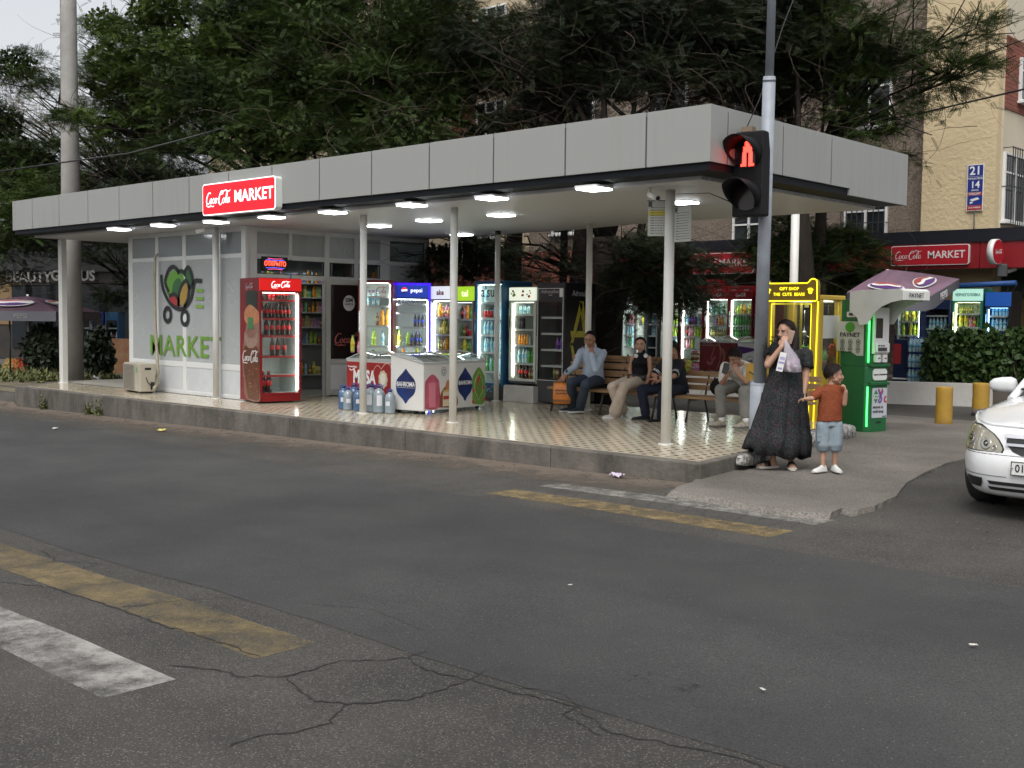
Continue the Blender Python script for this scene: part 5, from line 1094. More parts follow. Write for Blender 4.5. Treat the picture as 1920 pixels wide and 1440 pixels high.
MB().box(.13, TW-.15, -.017, -.012, 1.32, 1.6).build('screen', mat('terminal_screen', (.06, .05, .04), .1), term)
b = MB(); b.box(.12, TW-.03, -.05, -.012, 1.12, 1.25); b.build('keypad_shelf', WHITE, term, bev=.01)
b = MB(); b.box(.14, TW-.1, -.056, -.05, 1.14, 1.19); [b.box(.14+k*.05, .17+k*.05, -.056, -.05, 1.205, 1.225) for k in range(3)]; b.build('keypad', DGREY, term)
for x in (.14, .28): o_ = MB().box(x, x+.09, -.03, .03, .98, 1.09).build('card_reader', WHITE, term, bev=.006); MB().box(x+.03, x+.07, -.034, -.03, 1.03, 1.045).build('slot', BLACK, o_)
MB().prism(roundrect(.1, TW-.02, .73, .89, .05), .03, .036, 0, XZ).build('name_plate', WHITE, term, loc=(0, .03, 0)); text('paynet | Kapitalbank', .034, BLACK, term, (.26, -.008, .81), bold=.02)
p_ = MB().box(.1, TW-.01, -.008, 0, .2, .62).build('poster', mat('poster_pale', (.5, .52, .56), .5), term)
b = MB(); b.prism([(.17, .6), (.24, .5), (.17, .4), (.11, .5)], .009, .0105, 0, XZ); b.build('green_diamond', mat('poster_green', (.03, .2, .07), .5), term)
b = MB(); stroke(b, [(.22, .6), (.26, .52), (.29, .47), (.27, .42), (.23, .43), (.25, .48), (.32, .58)], .03, 0, .002, -.011); b.build('ribbon_print', mat('poster_purple', (.2, .1, .35), .5), term); b = MB(); stroke(b, [(.22, .61), (.27, .55), (.31, .61)], .022, 0, .002, -.011); stroke(b, [(.39, .5), (.35, .47), (.36, .43), (.4, .42)], .025, 0, .002, -.011); b.build('ribbon_print', mat('poster_red', (.45, .04, .05), .5), term)
text('gross\nDOCK', .045, WHITE, term, (.17, -.0125, .5), bold=.03); text('internet va\nmobil aloqa', .062, INK, term, (.115, -.0095, .32), bold=.02, align='LEFT', sx=.78); text('paynet', .03, INK, term, (.36, -.0095, .22), bold=.02)
MB().box(.2, .3, -.004, 0, .12, .15).build('plate', BLACK, term)
SX = Matrix(((0, 0, -1, 0), (1, 0, 0, 0), (0, 1, 0, 0), (0, 0, 0, 1)))
MB().prism([(.09, 1.07), (.2, 1.07), (.3, 1.12), (.52, 1.13), (.56, 1.14), (.56, 1.55), (.09, 1.55)], .001, .004, 0, SX).build('side_poster', mat('poster_cream', (.5, .52, .44), .5), term)
MB().prism([(.33+.085*math.cos(a), 1.47+.085*math.sin(a)*.85) for a in np.linspace(0, 2*PI, 25)[:-1]], .005, .008, 0, SX).build('green_disc', mat('disc_green', (.06, .3, .02), .5), term)
text('PAYNET', .085, INK, term, (-.009, .33, 1.36), rz=-PI/2, bold=.02, sx=1.15); b = MB()
for i in range(3):
    for j in range(2):
        yy, zz_ = .18+.14*i, 1.26-.1*j
        for k in range(16): a = k*PI/8; b.box(-.008, -.005, yy+.035*math.cos(a)-.005, yy+.035*math.cos(a)+.005, zz_+.035*math.sin(a)-.005, zz_+.035*math.sin(a)+.005)
        b.box(-.008, -.005, yy-.014, yy+.014, zz_-.012, zz_+.012); b.box(-.008, -.005, yy-.04, yy+.04, zz_-.052, zz_-.047)
b.build('icons', INK, term)
MB().prism(roundrect(.24, .4, 1.61, 1.69, .02), .001, .005, 0, SX).build('badge', WHITE, term); text('MB', .055, INK, term, (-.007, .32, 1.65), rz=-PI/2, bold=.04)
# hood
b = MB(); hp_ = [(.3, 1.97), (.1, 1.99), (-.55, 2.0), (-.6, 1.97), (-.6, 1.85), (-.42, 1.82), (-.25, 1.76), (-.12, 1.66), (-.02, 1.52), (.12, 1.5), (.16, 1.6), (.3, 1.7)]
rings = []
for x in (-.05, TW+.06): rings.append([(x, y, z-.0) for y, z in hp_])
n_ = len(hp_); b.add(rings[0], [tuple(range(n_))]); b.add(rings[1], [tuple(range(n_))[::-1]])
tp = hp_[:5]; b.add([(x, y, z) for x in (-.05, TW+.06) for y, z in tp], [(i, i+1, 5+i+1, 5+i) for i in range(4)])
hoodo = b.build('hood', mat('hood_white', (.72, .73, .69), .35, noise=(2, .3), col2=(.6, .61, .57)), term); sm = hoodo.modifiers.new('s', 'SOLIDIFY'); sm.thickness = .015
text('PAYNET', .085, INK, term, (.2, -.618, 1.91), bold=.01, sx=1.0)
# ---------------------------------------------------------------- benches
M_WOOD = mat('bench_wood', (.34, .21, .1), .5, noise=(4, .5), col2=(.19, .105, .05), stretch=(.4, 6, 6)); M_IRON = mat('bench_iron', (.03, .03, .032), .5)
def bench(label, loc, L, seatz, backtop, nb, legs, rz=0, carved=False):
    t = thing('park_bench', label, 'bench', loc, rz, 'wooden benches under the canopy')
    for k in range(4): MB().box(-.0, L, .02+k*.115, .115+k*.115, seatz-.035, seatz).build('seat_slat', M_WOOD, t, bev=.006)
    bh = (backtop-seatz-.06)/nb
    for k in range(nb):
        z = seatz+.06+bh*k; o = MB().box(0, L, .49+.03*k, .52+.03*k, z, z+bh-.022).build('back_slat', M_WOOD, t, bev=.006)
        if carved and k == nb-1:
            c = MB(); rr = random.Random(1)
            for q in range(40): x = .1+q*(L-.2)/40; c.tube([(x, .487+.03*k, z+.03), (x+.02, .485+.03*k, z+bh*.7*rr.random()+.02), (x+.04, .487+.03*k, z+.03+.03*rr.random())], .004, 4)
            c.build('carving', mat('carved_dark', (.08, .04, .02), .6), o)
    for x in legs:
        b = MB(); b.tube([(x, -.02, 0), (x, .06, seatz-.05), (x, .46, seatz-.05), (x, .56, 0)], .02, 6, flat=.6); b.tube([(x, .46, seatz-.05), (x, .5, seatz+.1), (x, .5+.03*nb, backtop)], .018, 6, flat=.6)
        b.build('leg', M_IRON, t)
    return t
bench('wooden bench with a tall slatted back and carved top rail, under three sitters', (-5.5, 4.12, .005), 2.1, .36, .86, 4, (.12, 1.05, 1.98), R(-1), True)
bench('lower wooden bench with wide slats where the youth in white sits', (-3.36, 4.14, .005), 2.0, .35, .69, 3, (.35, 1.55), R(2))
rk = aty(1315, 752, 4.3)
# ---------------------------------------------------------------- bollards and planter
M_BOL = mat('yellow_bollard', (.45, .27, .02), .6, noise=(5, .6), col2=(.28, .16, .04), bump=(22, .3, .01))
for i, (u, v, h, r) in enumerate(((1769, 794, .58, .125), (1838, 779, .56, .135))):
    p = atz(u, v, -.165)
    t = thing('bollard', ['squat yellow concrete bollard, the one nearer the green terminal', 'squat yellow concrete bollard with a bare grey foot, the one nearer the car'][i], 'bollard', (p.x, p.y, -.18), 0, 'yellow bollards')
    rr = random.Random(i); rings = []
    for z in np.linspace(.0 if i == 0 else .1, h, 9): rings.append([((r+rr.uniform(-.004, .004))*math.cos(a), (r+rr.uniform(-.004, .004))*math.sin(a), z) for a in np.linspace(0, 2*PI, 25)[:-1]])
    MB().loft(rings).build('shaft', M_BOL, t, bev=.01)
    if i: MB().lathe([(r+.006, 0), (r+.002, .13)], 24).build('bare_foot', M_CONC, t)
M_PLW = mat('planter_white', (.5, .49, .46), .8, noise=(1.6, .5), col2=(.38, .36, .33), bump=(12, .3, .02), world=True)
pa, pb = atz(1650, 757, -.17), atz(1925, 766, -.17); pa = Vector((pa.x, pa.y, 0)); pb = Vector((pb.x, pb.y, 0)); dd = (pb-pa).normalized(); nn = Vector((-dd.y, dd.x, 0))
A_, B_ = pa-dd*4.2, pb+dd*3
pl = MB().prism([A_.xy, B_.xy, (B_+nn*.16).xy, (A_+nn*.16).xy], -.3, .26).build('planter_wall', M_PLW, bev=.01); tag(pl, 'low whitewashed planter wall behind the bollards', 'wall')
M_LEAF2 = mat('ivy_leaf', (.02, .045, .01), .6, noise=(1.5, .5), col2=(.045, .08, .018), world=True, spec=.3)
def leafmass(n, boxes, size, seed, flat=.25):
    rg = np.random.default_rng(seed); V = []; F = []
    tot = sum(b[3]*b[4]*b[5] for b in boxes)
    P = []
    for cx_, cy_, cz_, rx, ry, rz_ in boxes:
        k = int(n*rx*ry*rz_/tot); q = rg.normal(size=(k, 3)); q /= np.linalg.norm(q, axis=1)[:, None]; q *= (rg.random((k, 1))**.28); P.append(q*[rx, ry, rz_]+[cx_, cy_, cz_])
    P = np.vstack(P); k = len(P); d = rg.normal(size=(k, 3)); d[:, 2] -= .5; d /= np.linalg.norm(d, axis=1)[:, None]
    s_ = np.cross(d, rg.normal(size=(k, 3))); s_ /= np.linalg.norm(s_, axis=1)[:, None]; nrm = np.cross(d, s_)
    L = size*rg.uniform(.6, 1.3, (k, 1)); v = np.stack([P, P+d*L*.45+s_*L*.42+nrm*L*.08, P+d*L, P+d*L*.45-s_*L*.42+nrm*L*.08], 1).reshape(-1, 3)
    f = np.arange(k*4).reshape(-1, 4); return v, f
def meshnp(name, v, f, m, parent=None, loc=None):
    me = bpy.data.meshes.new(name); me.vertices.add(len(v)); me.vertices.foreach_set('co', v.astype(np.float32).ravel()); w = f.shape[1]
    me.loops.add(f.size); me.loops.foreach_set('vertex_index', f.astype(np.int32).ravel()); me.polygons.add(len(f)); me.polygons.foreach_set('loop_start', np.arange(0, f.size, w, dtype=np.int32)); me.polygons.foreach_set('loop_total', np.full(len(f), w, dtype=np.int32))
    me.materials.append(m); me.update(); me.validate(); o = bpy.data.objects.new(name, me); COL.objects.link(o)
    if parent: o.parent = parent
    if loc is not None: o.location = loc
    return o
bx = []; rg = np.random.default_rng(5)
h0, h1 = aty(1757, 700, 12.9), aty(1960, 700, 13.4)
for k in range(13):
    t = k/12; zt_ = 1.17+.06*math.sin(k*1.7); bx.append((h0.x+(h1.x-h0.x)*t, 12.85+.45*t+rg.uniform(-.1, .1), .66+.06*math.sin(k*2.3), .3, .32, .62+.05*math.sin(k*1.7)))
ho = thing('leafy_shrub', 'broad leafy green hedge shrub growing behind the white planter wall', 'shrub', (0, 0, 0))
v, f = leafmass(6500, bx, .13, 3); meshnp('foliage', v, f, M_LEAF2, ho)
b = MB(); rr = random.Random(4); [b.tube([(h0.x+q*.25, 12.95+.03*q, .15), (h0.x+q*.25+rr.uniform(-.1, .1), 12.9, .5), (h0.x+q*.25+rr.uniform(-.2, .2), 12.95, 1.0)], [.018, .012, .005], 5) for q in range(8)]; b.build('stem', mat('stem_brown', (.1, .075, .05), .8), ho)
# ---------------------------------------------------------------- parasol over the terrace
def parasol(label, loc, half, h, drop, rz, seed=0, val=.22, m=None, emb=True, sc=1.0):
    t = thing('parasol', label, 'parasol', loc, rz, 'purple striped parasols'); m = m or MATS.get('parasol_purple') or mat('parasol_purple', (.13, .07, .1), .7, noise=(1.2, .35), col2=(.2, .12, .17))
    pts = [(-half, -half), (0, -half*1.0), (half, -half), (half, 0), (half, half), (0, half), (-half, half), (-half, 0)]
    b = MB(); rings = []; K = 7
    for k in range(K+1):
        q = k/K; rings.append([(x*q if q else x*.02, y*q if q else y*.02, h-drop*q**1.25-.03*math.sin(PI*q)*(1 if i % 2 else -.6)) for i, (x, y) in enumerate(pts)])
    b.loft(rings, 0, False, cap=False); cv = b.build('canopy', m, t)
    b = MB(); rim = rings[-1]; b.add([p for p in rim]+[(p[0]*1.01, p[1]*1.01, p[2]-val) for p in rim], [(i, (i+1) % 8, 8+(i+1) % 8, 8+i) for i in range(8)]); b.build('valance', mat('valance_grey', (.1, .1, .115), .7), t)
    b = MB()
    for i in range(8): b.tube([(0, 0, h-.05), tuple(Vector(rim[i])-Vector((0, 0, .02)))], .012, 5)
    b.build('rib', CHROME, t); MB().lathe([(.025, 0), (.025, h+.05)], 12).build('pole', WHITE, t)
    MB().lathe([(.12*half, h-.1), (.16*half, h-.13), (.0, h+.03)], 8).build('cap', m, t)
    if emb:
        for i in range(4):
            a = i*PI/2; M = Matrix.Rotation(a, 4, 'Z'); 
            def P(x, q, off): 
                z = h-drop*q**1.25; return M @ Vector((x, -half*q, z+off))
            for mi, (off, sc_, mm) in enumerate(((.035, 1, WHITE2), (.04, .88, mat('emblem_red', (.42, .05, .05), .6)), (.045, .88, mat('emblem_purple', (.09, .03, .16), .6)), (.052, .9, WHITE2))):
                pts_ = []; n_ = 24
                for k in range(n_+1 if mi in (1, 2) else n_):
                    an = 2*PI*k/n_ if mi == 0 else (PI*k/n_ if mi == 1 else PI+PI*k/n_)
                    if mi < 3: pts_.append(P(half*.42*sc_*math.cos(an), .62+.2*sc_*math.sin(an)*(-1), off))
                if mi == 3:
                    pts_ = [P(half*.4*(-1+2*k/8), .62+.03*math.sin(k*.9)-.05, off) for k in range(9)]+[P(half*.4*(1-2*k/8), .62+.03*math.sin((8-k)*.9)+.05, off) for k in range(9)]
                c = sum(pts_, Vector())/len(pts_); MB().add([c]+pts_, [(0, 1+k, 1+(k+1) % len(pts_)) for k in range(len(pts_))]).build('emblem', mm, t)
            tx = text('PEPSI', .13*sc, WHITE2 if val < .2 else mat('shaded_lettering', (.2, .2, .2), .6), t, M @ Vector((half*.35, -half*1.012, h-drop-val*.5)), rz=a, bold=.02, sx=1)  # grey lettering on the deep valance has tree shade in its colour
    return t
def parasol2(label, A_, per, val, gp):
    g0 = Vector((gp[0], gp[1], gp[2])); t = thing('parasol', label, 'parasol', g0, 0, 'purple striped parasols'); A_ = A_-g0; per = [p-g0 for p in per]; n_ = len(per); K = 8
    m = mat('parasol_purple', (.13, .07, .1), .75, noise=(.9, .25), col2=(.19, .115, .165), stretch=(4, .5, 1))
    def S_(i, q): 
        i %= n_; i0 = int(i); f = i-i0; e = per[i0].lerp(per[(i0+1) % n_], f); p = A_.lerp(e, q); p.z -= .05*math.sin(PI*q)*(1-abs(2*f-1)*0)*(.6 if f not in (0,) else -.3); return p
    b = MB(); rings = [[S_(k/4, q/K if q else .01) for k in range(4*n_)] for q in range(K+1)]; b.loft(rings, 0, True, cap=False); b.build('canopy', m, t)
    rim = rings[-1]; b = MB(); b.add(list(rim)+[p+Vector((0, 0, -val*(1+.25*math.sin(i*1.3)))) for i, p in enumerate(rim)], [(i, (i+1) % len(rim), len(rim)+(i+1) % len(rim), len(rim)+i) for i in range(len(rim))], 0, True); b.build('valance', mat('valance_grey', (.1, .1, .115), .7), t)
    b = MB(); [b.tube([A_-Vector((0, 0, .04)), p-Vector((0, 0, .02))], .012, 5) for p in per]; b.build('rib', CHROME, t); MB().tube([A_, Vector((A_.x, A_.y, 0))], .025, 10).build('pole', WHITE, t)
    for fi in range(n_):
        for mi, mm in enumerate((WHITE2, mat('emblem_red', (.3, .05, .05), .6), mat('emblem_purple', (.09, .03, .16), .6))):
            s0 = 1.0 if mi == 0 else .88; an = np.linspace(0, 2*PI, 25)[:-1] if mi == 0 else (np.linspace(PI, 2*PI, 13) if mi == 1 else np.linspace(0, PI, 13))
            P = [S_(fi+.5+.36*s0*math.cos(a), .66+.16*s0*math.sin(a))+Vector((0, 0, .03+.008*mi)) for a in an]; c = sum(P, Vector())/len(P); MB().add([c]+P, [(0, 1+k, 1+(k+1) % len(P)) for k in range(len(P))]).build('emblem', mm, t)
        P = [S_(fi+.5+.27*(-1+2*k/8), .64+.02*math.sin(k))+Vector((0, 0, .055)) for k in range(9)]+[S_(fi+.5+.27*(1-2*k/8), .7+.02*math.sin(8-k))+Vector((0, 0, .055)) for k in range(9)]; c = sum(P, Vector())/18; MB().add([c]+P, [(0, 1+k, 1+(k+1) % 18) for k in range(18)]).build('emblem_band', WHITE2, t)
        a_, c_ = per[fi], per[(fi+1) % n_]; d_ = c_-a_; mid = a_.lerp(c_, .5)+Vector((0, 0, -val*.55)); nrm = Vector((d_.y, -d_.x, 0)).normalized(); nrm = nrm if nrm.dot(mid-Vector((A_.x, A_.y, mid.z))) > 0 else -nrm
        rz_ = math.atan2(nrm.x, -nrm.y); tx = text('PEPSI', .17, WHITE2, t, mid+nrm*.02, rz=rz_, bold=.02); ax = Vector((math.cos(rz_), math.sin(rz_), 0)); dd_ = d_ if d_.dot(ax) > 0 else -d_; tx.rotation_euler = (PI/2, -math.asin(max(-1, min(1, dd_.normalized().z))), rz_)
    return t
pF, pR_, pL_, pB = atd(1735, 561, 18.9), atd(1799, 523, 20.3), atd(1588, 548, 19.6), atd(1668, 512, 21.6); pA_ = atd(1664, 505, 20.2)
parasol2('purple parasol with a drooping grey valance beyond the green terminal', pA_, [pF, pR_, pB, pL_], .2, (pA_.x, pA_.y, -.17))
# ---------------------------------------------------------------- market row behind
MKR = mat('fascia_red', (.24, .01, .015), .4, noise=(1.2, .4), col2=(.2, .008, .012), world=True); MKB = mat('fascia_black', (.008, .009, .015), .4)
mk = thing('market_front', 'long ground floor shop front with a black and red fascia behind the terrace', 'shop front', (0, 0, 0))
YM = 15.0; zb_, zm, zt2 = 2.5, 3.03, 3.3
b = MB(); x = -12.9
while x < 3: b.box(x+.006, x+1.194, YM, YM+.05, zb_, zm); x += 1.2
b.build('red_fascia', MKR, mk); MB().box(-12.9, 3, YM-.03, YM+.06, zm+.003, zt2).build('black_band', MKB, mk)
MB().box(-12.9, 3, YM+.06, YM+1.6, zb_+.02, zb_+.08).build('soffit', mat('soffit_grey', (.2, .19, .18), .6), mk)
MB().box(-12.9, 3, YM+.06, 16.45, zt2-.06, zt2-.02).build('flat_roof', DGREY, mk)
M_OCH = mat('ochre_wall', (.17, .125, .03), .7, noise=(1, .4), col2=(.1, .07, .03), world=True)
MB().box(-14, 3, 16.5, 16.6, .2, 3.4).build('rear_wall', M_OCH, mk)
for x0, x1 in ((-4.6, -2.9),): MB().box(x0, x1, 16.44, 16.49, 1.9, 2.5).build('dark_hoarding', mat('hoarding', (.015, .03, .02), .5), mk)
text('POLIZ', .3, mat('dim_letters', (.12, .13, .12), .5), mk, (-3.4, 16.43, 2.12))
market_sign('unlit red market sign on the far right shop fascia above the purple parasol', (-4.33, YM, 2.79), 1.67, .42, .06, False)
ps = aty(1368, 490, YM); market_sign('unlit red market sign partly hidden by branches above the double cola fridge', (ps.x-.15, YM, 2.74), 1.67, .5, .06, False)
rs = aty(1866, 472, YM-.5); rsn = thing('round_sign', 'round red and white sign sticking out from the far right shop fascia', 'sign', rs, R(86))
MB().tube([(0, -.06, 0), (0, .06, 0)], .25, 32).build('drum', WHITE, rsn); MB().tube([(0, -.07, 0), (0, -.061, 0)], .235, 32).build('face', MATS['dull_red_face'], rsn); script(rsn, WHITE2, .075, (0, -.074, 0), wid=4.2); MB().box(.2, .3, -.02, .02, -.12, .1).build('bracket', WHITE, rsn)
fl = aty(1879, 507, YM-.3); fo = thing('floodlight', 'small black solar floodlight under the round sign', 'floodlight', fl, R(20)); MB().box(-.09, .09, -.02, .02, -.12, .12).build('panel', DGREY, fo, bev=.01); MB().box(-.1, .1, -.012, .018, -.13, .13).build('housing', BLACK, fo, bev=.01)
pz = aty(1905, 498, YM+.3); seccam((pz.x, pz.y, pz.z+.05), R(-60), 'white bullet camera under the far right shop fascia', 1.5)
# fridges in the row under the market canopy
YB2 = 13.8
def bf(u0, u1, vt, label, body, header=None, hh=.18, shelves=(.5, .78, 1.06, 1.32), fills=(), led=1, y=YB2, ledm=None, headm=None, liner=None, side='r', zbase=.2, frame=None):
    x0, x1 = aty(u0, vt, y).x, aty(u1, vt, y).x; h = aty((u0+u1)/2, vt, y).z-zbase; w = x1-x0
    t, M = fridge(label, ((x0+x1)/2, y, zbase), 0, w, .6, h, body, frame=frame, header=header, hh=hh, shelves=shelves, led=led, ledm=ledm, headm=headm, liner=liner, ledside=side, fw=.035, z0=.2)
    for z, ks, s_ in fills: fill(M, z+.003, ks, '@ in the '+label, 'drinks in the '+label, w, s=s_)
    return t
bf(1146, 1164, 556, 'narrow dim fridge touching the tree trunk', BKC, fills=((.5, ['green']*3, 1), (.78, ['tea']*3, 1), (1.06, ['juice']*3, 1)), led=0, headm=mat('bluish_header', (.08, .14, .3), .4))
bf(1165, 1192, 556, 'bright narrow fridge right of the tree trunk', GRYC, fills=((.5, ['water', 'green', 'water'], 1), (.78, ['water']*4, 1), (1.06, [None, 'pink', 'pink'], 1)), led=1, side='r')
bf(1192, 1210, 560, 'narrow louvred fridge with a vivid orange print', GRYC, fills=((1.06, ['lemon', 'lemon'], .8),), led=1, side='r', headm=mat('orange_print', (.5, .16, .05), .5))
bf(1211, 1233, 560, 'dark glass fridge left of the white column', GRYC, fills=((.78, ['water']*3, 1), (1.06, ['water']*3, 1)), led=0, liner=mat('blue_liner', (.08, .11, .13), .4))
bf(1236, 1274, 555, 'bright wide fridge behind the nearest white column', BKC, fills=((.5, ['water']*5, 1), (.78, ['beer', 'green', 'beer', 'lime', 'lime', 'lime'], 1), (1.06, ['water', 'pepsi', 'water', 'lime', 'lime'], 1), (1.32, ['cola', 'pink', 'cola', 'beer'], 1)), led=1, ledm=LEDS)
bf(1276, 1319, 549, 'red framed fridge headed FLAVIS', RED, header=h_text('FLAVIS', .11, INK, .03), fills=((.5, ['pink', 'pink', 'lime'], 1), (.78, ['cola', 'pink', 'pink', 'lime', 'lime', 'lime'], 1), (1.06, ['water', 'pepsi', 'purple', 'purple', 'water'], 1)), led=1, side='l', headm=WHITE2)
bf(1322, 1367, 546, 'left door of the double red cola fridge', RED, header=h_script(.07, WHITE2), fills=((.78, ['beer']*7, .9), (1.06, [None, None, 'purple', 'orange', 'orange'], .8), (1.32, ['water', 'green']*3, .9)), led=1, side='l', ledm=LEDS)
bf(1367.5, 1412, 546, 'right door of the double red cola fridge', RED, header=h_script(.07, WHITE2), fills=((.78, ['green']*7, 1), (1.06, ['green']*7, 1), (1.32, ['beer', 'lime', 'lemon', 'orange', 'beer', 'lemon', 'beer'], .8)), led=1, side='l', ledm=emis('soft_led', (.9, 1, .9), 7))
bf(1415, 1445, 552, 'red fridge behind the traffic light pole', RED, fills=((1.06, ['green']*3, 1),), led=0)
bf(1680, 1728, 562, 'fridge of green bottles beyond the green terminal', NAVY, fills=((.92, ['lime', None, 'lemon', 'lime', 'lemon', 'lime', 'lemon'], .9), (1.2, ['beer', 'lemon']*4, .9), (1.46, ['pepsi']*8, .8)), shelves=(.92, 1.2, 1.46), led=1, side='r', y=13.5, ledm=emis('soft_led', (.9, 1, .9), 7))
bf(1730, 1782, 562, 'dark blue fridge behind the drooping parasol corner', NAVY, fills=((.78, ['water']*5, 1), (1.06, ['water']*5, 1)), led=0, liner=mat('blue_liner', (.08, .11, .13), .4), y=13.7)
TEAL = mat('teal_cabinet', (.02, .15, .12), .4)
bf(1787, 1843, 541, 'teal drinks fridge above the hedge', TEAL, header=h_text('ЧЕРНОГОЛОВКА', .075, mat('teal_ink', (.02, .14, .11), .5), .03, .8), headm=emis('lit_teal', (.35, .6, .5), .4), fills=((1.1, ['lemon', 'lemon', 'pink', 'juice', 'green', 'green'], 1), (1.36, ['beer']*6, .7)), shelves=(.8, 1.1, 1.36), led=1, side='l', y=13.8, hh=.26, ledm=emis('warm_led2', (.95, 1, .5), 6))
bf(1848, 1896, 547, 'blue lit water fridge nearest the hedge end', BKC, headm=emis('lit_azure', (.01, .07, .3), .2), fills=((.78, ['water']*7, 1), (1.06, ['water']*7, 1), (1.32, ['water']*7, .9)), led=1, side='l', y=13.8, hh=.3, ledm=emis('azure_led', (.4, .7, 1), 4), liner=mat('azure_liner', (.12, .28, .6), .4))
p0, p1 = aty(1787, 536, 13.75), aty(1900, 532, 13.75); tag(MB().tube([(p0.x-.1, 13.9, p0.z), (p1.x, 13.9, p1.z+.02)], .05, 10).build('rolled_awning', mat('awning_blue', (.01, .06, .22), .6)), 'rolled blue tarpaulin lying on top of the teal and blue fridges', 'tarpaulin')
# crates on the double fridge
for i, (u, v) in enumerate(((1300, 541), (1326, 541), (1350, 541), (1376, 541), (1400, 541), (1336, 529))):
    p = aty(u, v, 14.0); crl = ['first', 'second', 'third', 'fourth', 'fifth', 'topmost'][i]
    t = thing('bottle_crate', 'red plastic bottle crate on top of the cola fridges, '+(crl+' from the left' if i < 5 else 'the topmost one stacked alone'), 'crate', (p.x, 14.0, p.z-.06), 0, 'red crates on the fridges'); b = MB()
    for a in ((-.16, .16, -.01, 0, 0, .1), (-.16, .16, .29, .3, 0, .1), (-.16, -.15, 0, .29, 0, .12), (.15, .16, 0, .29, 0, .12), (-.16, .16, 0, .29, -.006, 0), (-.16, .16, -.012, 0, .1, .12)): b.box(*a)
    b.build('tub', mat('crate_red', (.3, .012, .015), .4), t); c = MB(); [c.box(-.13+k*.05, -.1+k*.05, -.014, -.011, .05, .085) for k in range(6)]; c.build('openings', BLACK, t); script(t, WHITE2, .028, (0, -.013, .03), wid=4.2)
# freezers on the terrace
pf = aty(1345, 640, 12.9); x0 = aty(1312, 640, 12.9).x; x1 = aty(1381, 640, 12.9).x; zt_ = aty(1345, 641, 12.9).z
f1 = freezer('dark red chest freezer with a picture of a drinking woman on the terrace', (x0, 12.9, .2), 0, x1-x0, .62, zt_-.2, zt_-.1, mat('wine_film', (.1, .008, .012), .4, noise=(2, .4), col2=(.16, .02, .02)))
b = MB(); stroke(b, [(.3, .3), (.36, .5), (.42, .62), (.52, .6), (.58, .5), (.6, .4)], .025, 0, .002, -.002); stroke(b, [(.2, .25), (.3, .2), (.36, .3), (.42, .36)], .05, 0, .002, -.002); stroke(b, [(.62, .25), (.66, .42), (.6, .55)], .04, 0, .002, -.002); b.build('figure_print', mat('figure_print', (.26, .1, .07), .5), f1)
text('ДЕЛИСЬ\nС ДРУЗЬЯМИ', .05, mat('dim_print', (.3, .2, .2), .5), f1, (.2, -.004, .64), bold=.01)
x2 = aty(1437, 640, 12.9).x
f2 = freezer('white chest freezer with a purple triangle beside the dark red one', (x1+.03, 12.9, .2), 0, x2-x1, .62, zt_-.2, zt_-.1, frW)
MB().prism([(.01, .62), (.01, .42), (.55, .56)], .001, .003, 0, XZ).build('purple_flag', mat('deep_purple', (.06, .015, .12), .5), f2); b = MB(); [b.box(.32+.1*math.cos(a)-.006, .32+.1*math.cos(a)+.006, -.003, -.001, .3+.1*math.sin(a)-.006, .3+.1*math.sin(a)+.006) for a in np.linspace(0, 2*PI, 36)]; b.build('ring', INK, f2); text('milk', .08, INK, f2, (.32, -.004, .3), bold=.02)
# packs of bottles
FILM = glass('shrink_film', (.9, .93, .95), 1.5)
def pack(k, loc, nx_, ny_, label, group, s=1.0):
    t = thing('bottle_pack', label, 'bottle pack', loc, 0, group); ms = bottle_parts(k); r = KINDS[k]['r']*s; h = KINDS[k]['h']*s
    for i in range(nx_):
        for j in range(ny_): o = bpy.data.objects.new('bottle', ms[3]); COL.objects.link(o); o.parent = t; o.location = ((i-(nx_-1)/2)*2.05*r, j*2.05*r, 0); o.scale = (s, s, s)
    MB().box(-nx_*r*1.06, nx_*r*1.06, -r*1.06, (2*ny_-1)*r*1.06, .002, h*.86).build('film', FILM, t); return t
for i, (u, v, k) in enumerate(((1290, 672, 'lemon'), (1302, 674, 'pink'), (1302, 656, 'tea'))):
    p = aty(u, v, 12.85); pack(k, (p.x, 12.85, .2 if i < 2 else .47), 3, 2, ['film wrapped pack of yellow bottles left of the dark red freezer', 'film wrapped pack of pink bottles on the ground by the dark red freezer', 'film wrapped pack of dark bottles stacked by the dark red freezer'][i], 'bottle packs by the dark red freezer', .95)
n_ = 0
for lv in range(3):
    for i in range(2):
        p = aty(1708+i*19, 650, 13.0); pack('water', (p.x+.06, 13.0, .2+lv*.3), 3, 2, 'film wrapped pack of water bottles, %s tier, %s column of the pile beyond the terminal' % (('bottom', 'middle', 'top')[lv], ('left', 'right')[i]), 'water packs beyond the terminal', 1.15)
pd = aty(1674, 690, 13.1); pe = aty(1706, 690, 13.1); dbx = thing('drinks_cooler', 'dark navy cooler box with a red print beside the water packs', 'cooler', ((pd.x+pe.x)/2, 13.1, .2))
w_ = pe.x-pd.x; MB().box(-w_/2, w_/2, 0, .5, 0, .84).build('body', NAVY, dbx, bev=.01); MB().box(-w_/2, -w_/2+.16, -.004, 0, .35, .75).build('red_print', RDF, dbx); MB().box(-w_/2, w_/2, -.02, 0, .05, .08).build('kick_rail', WHITE2, dbx)
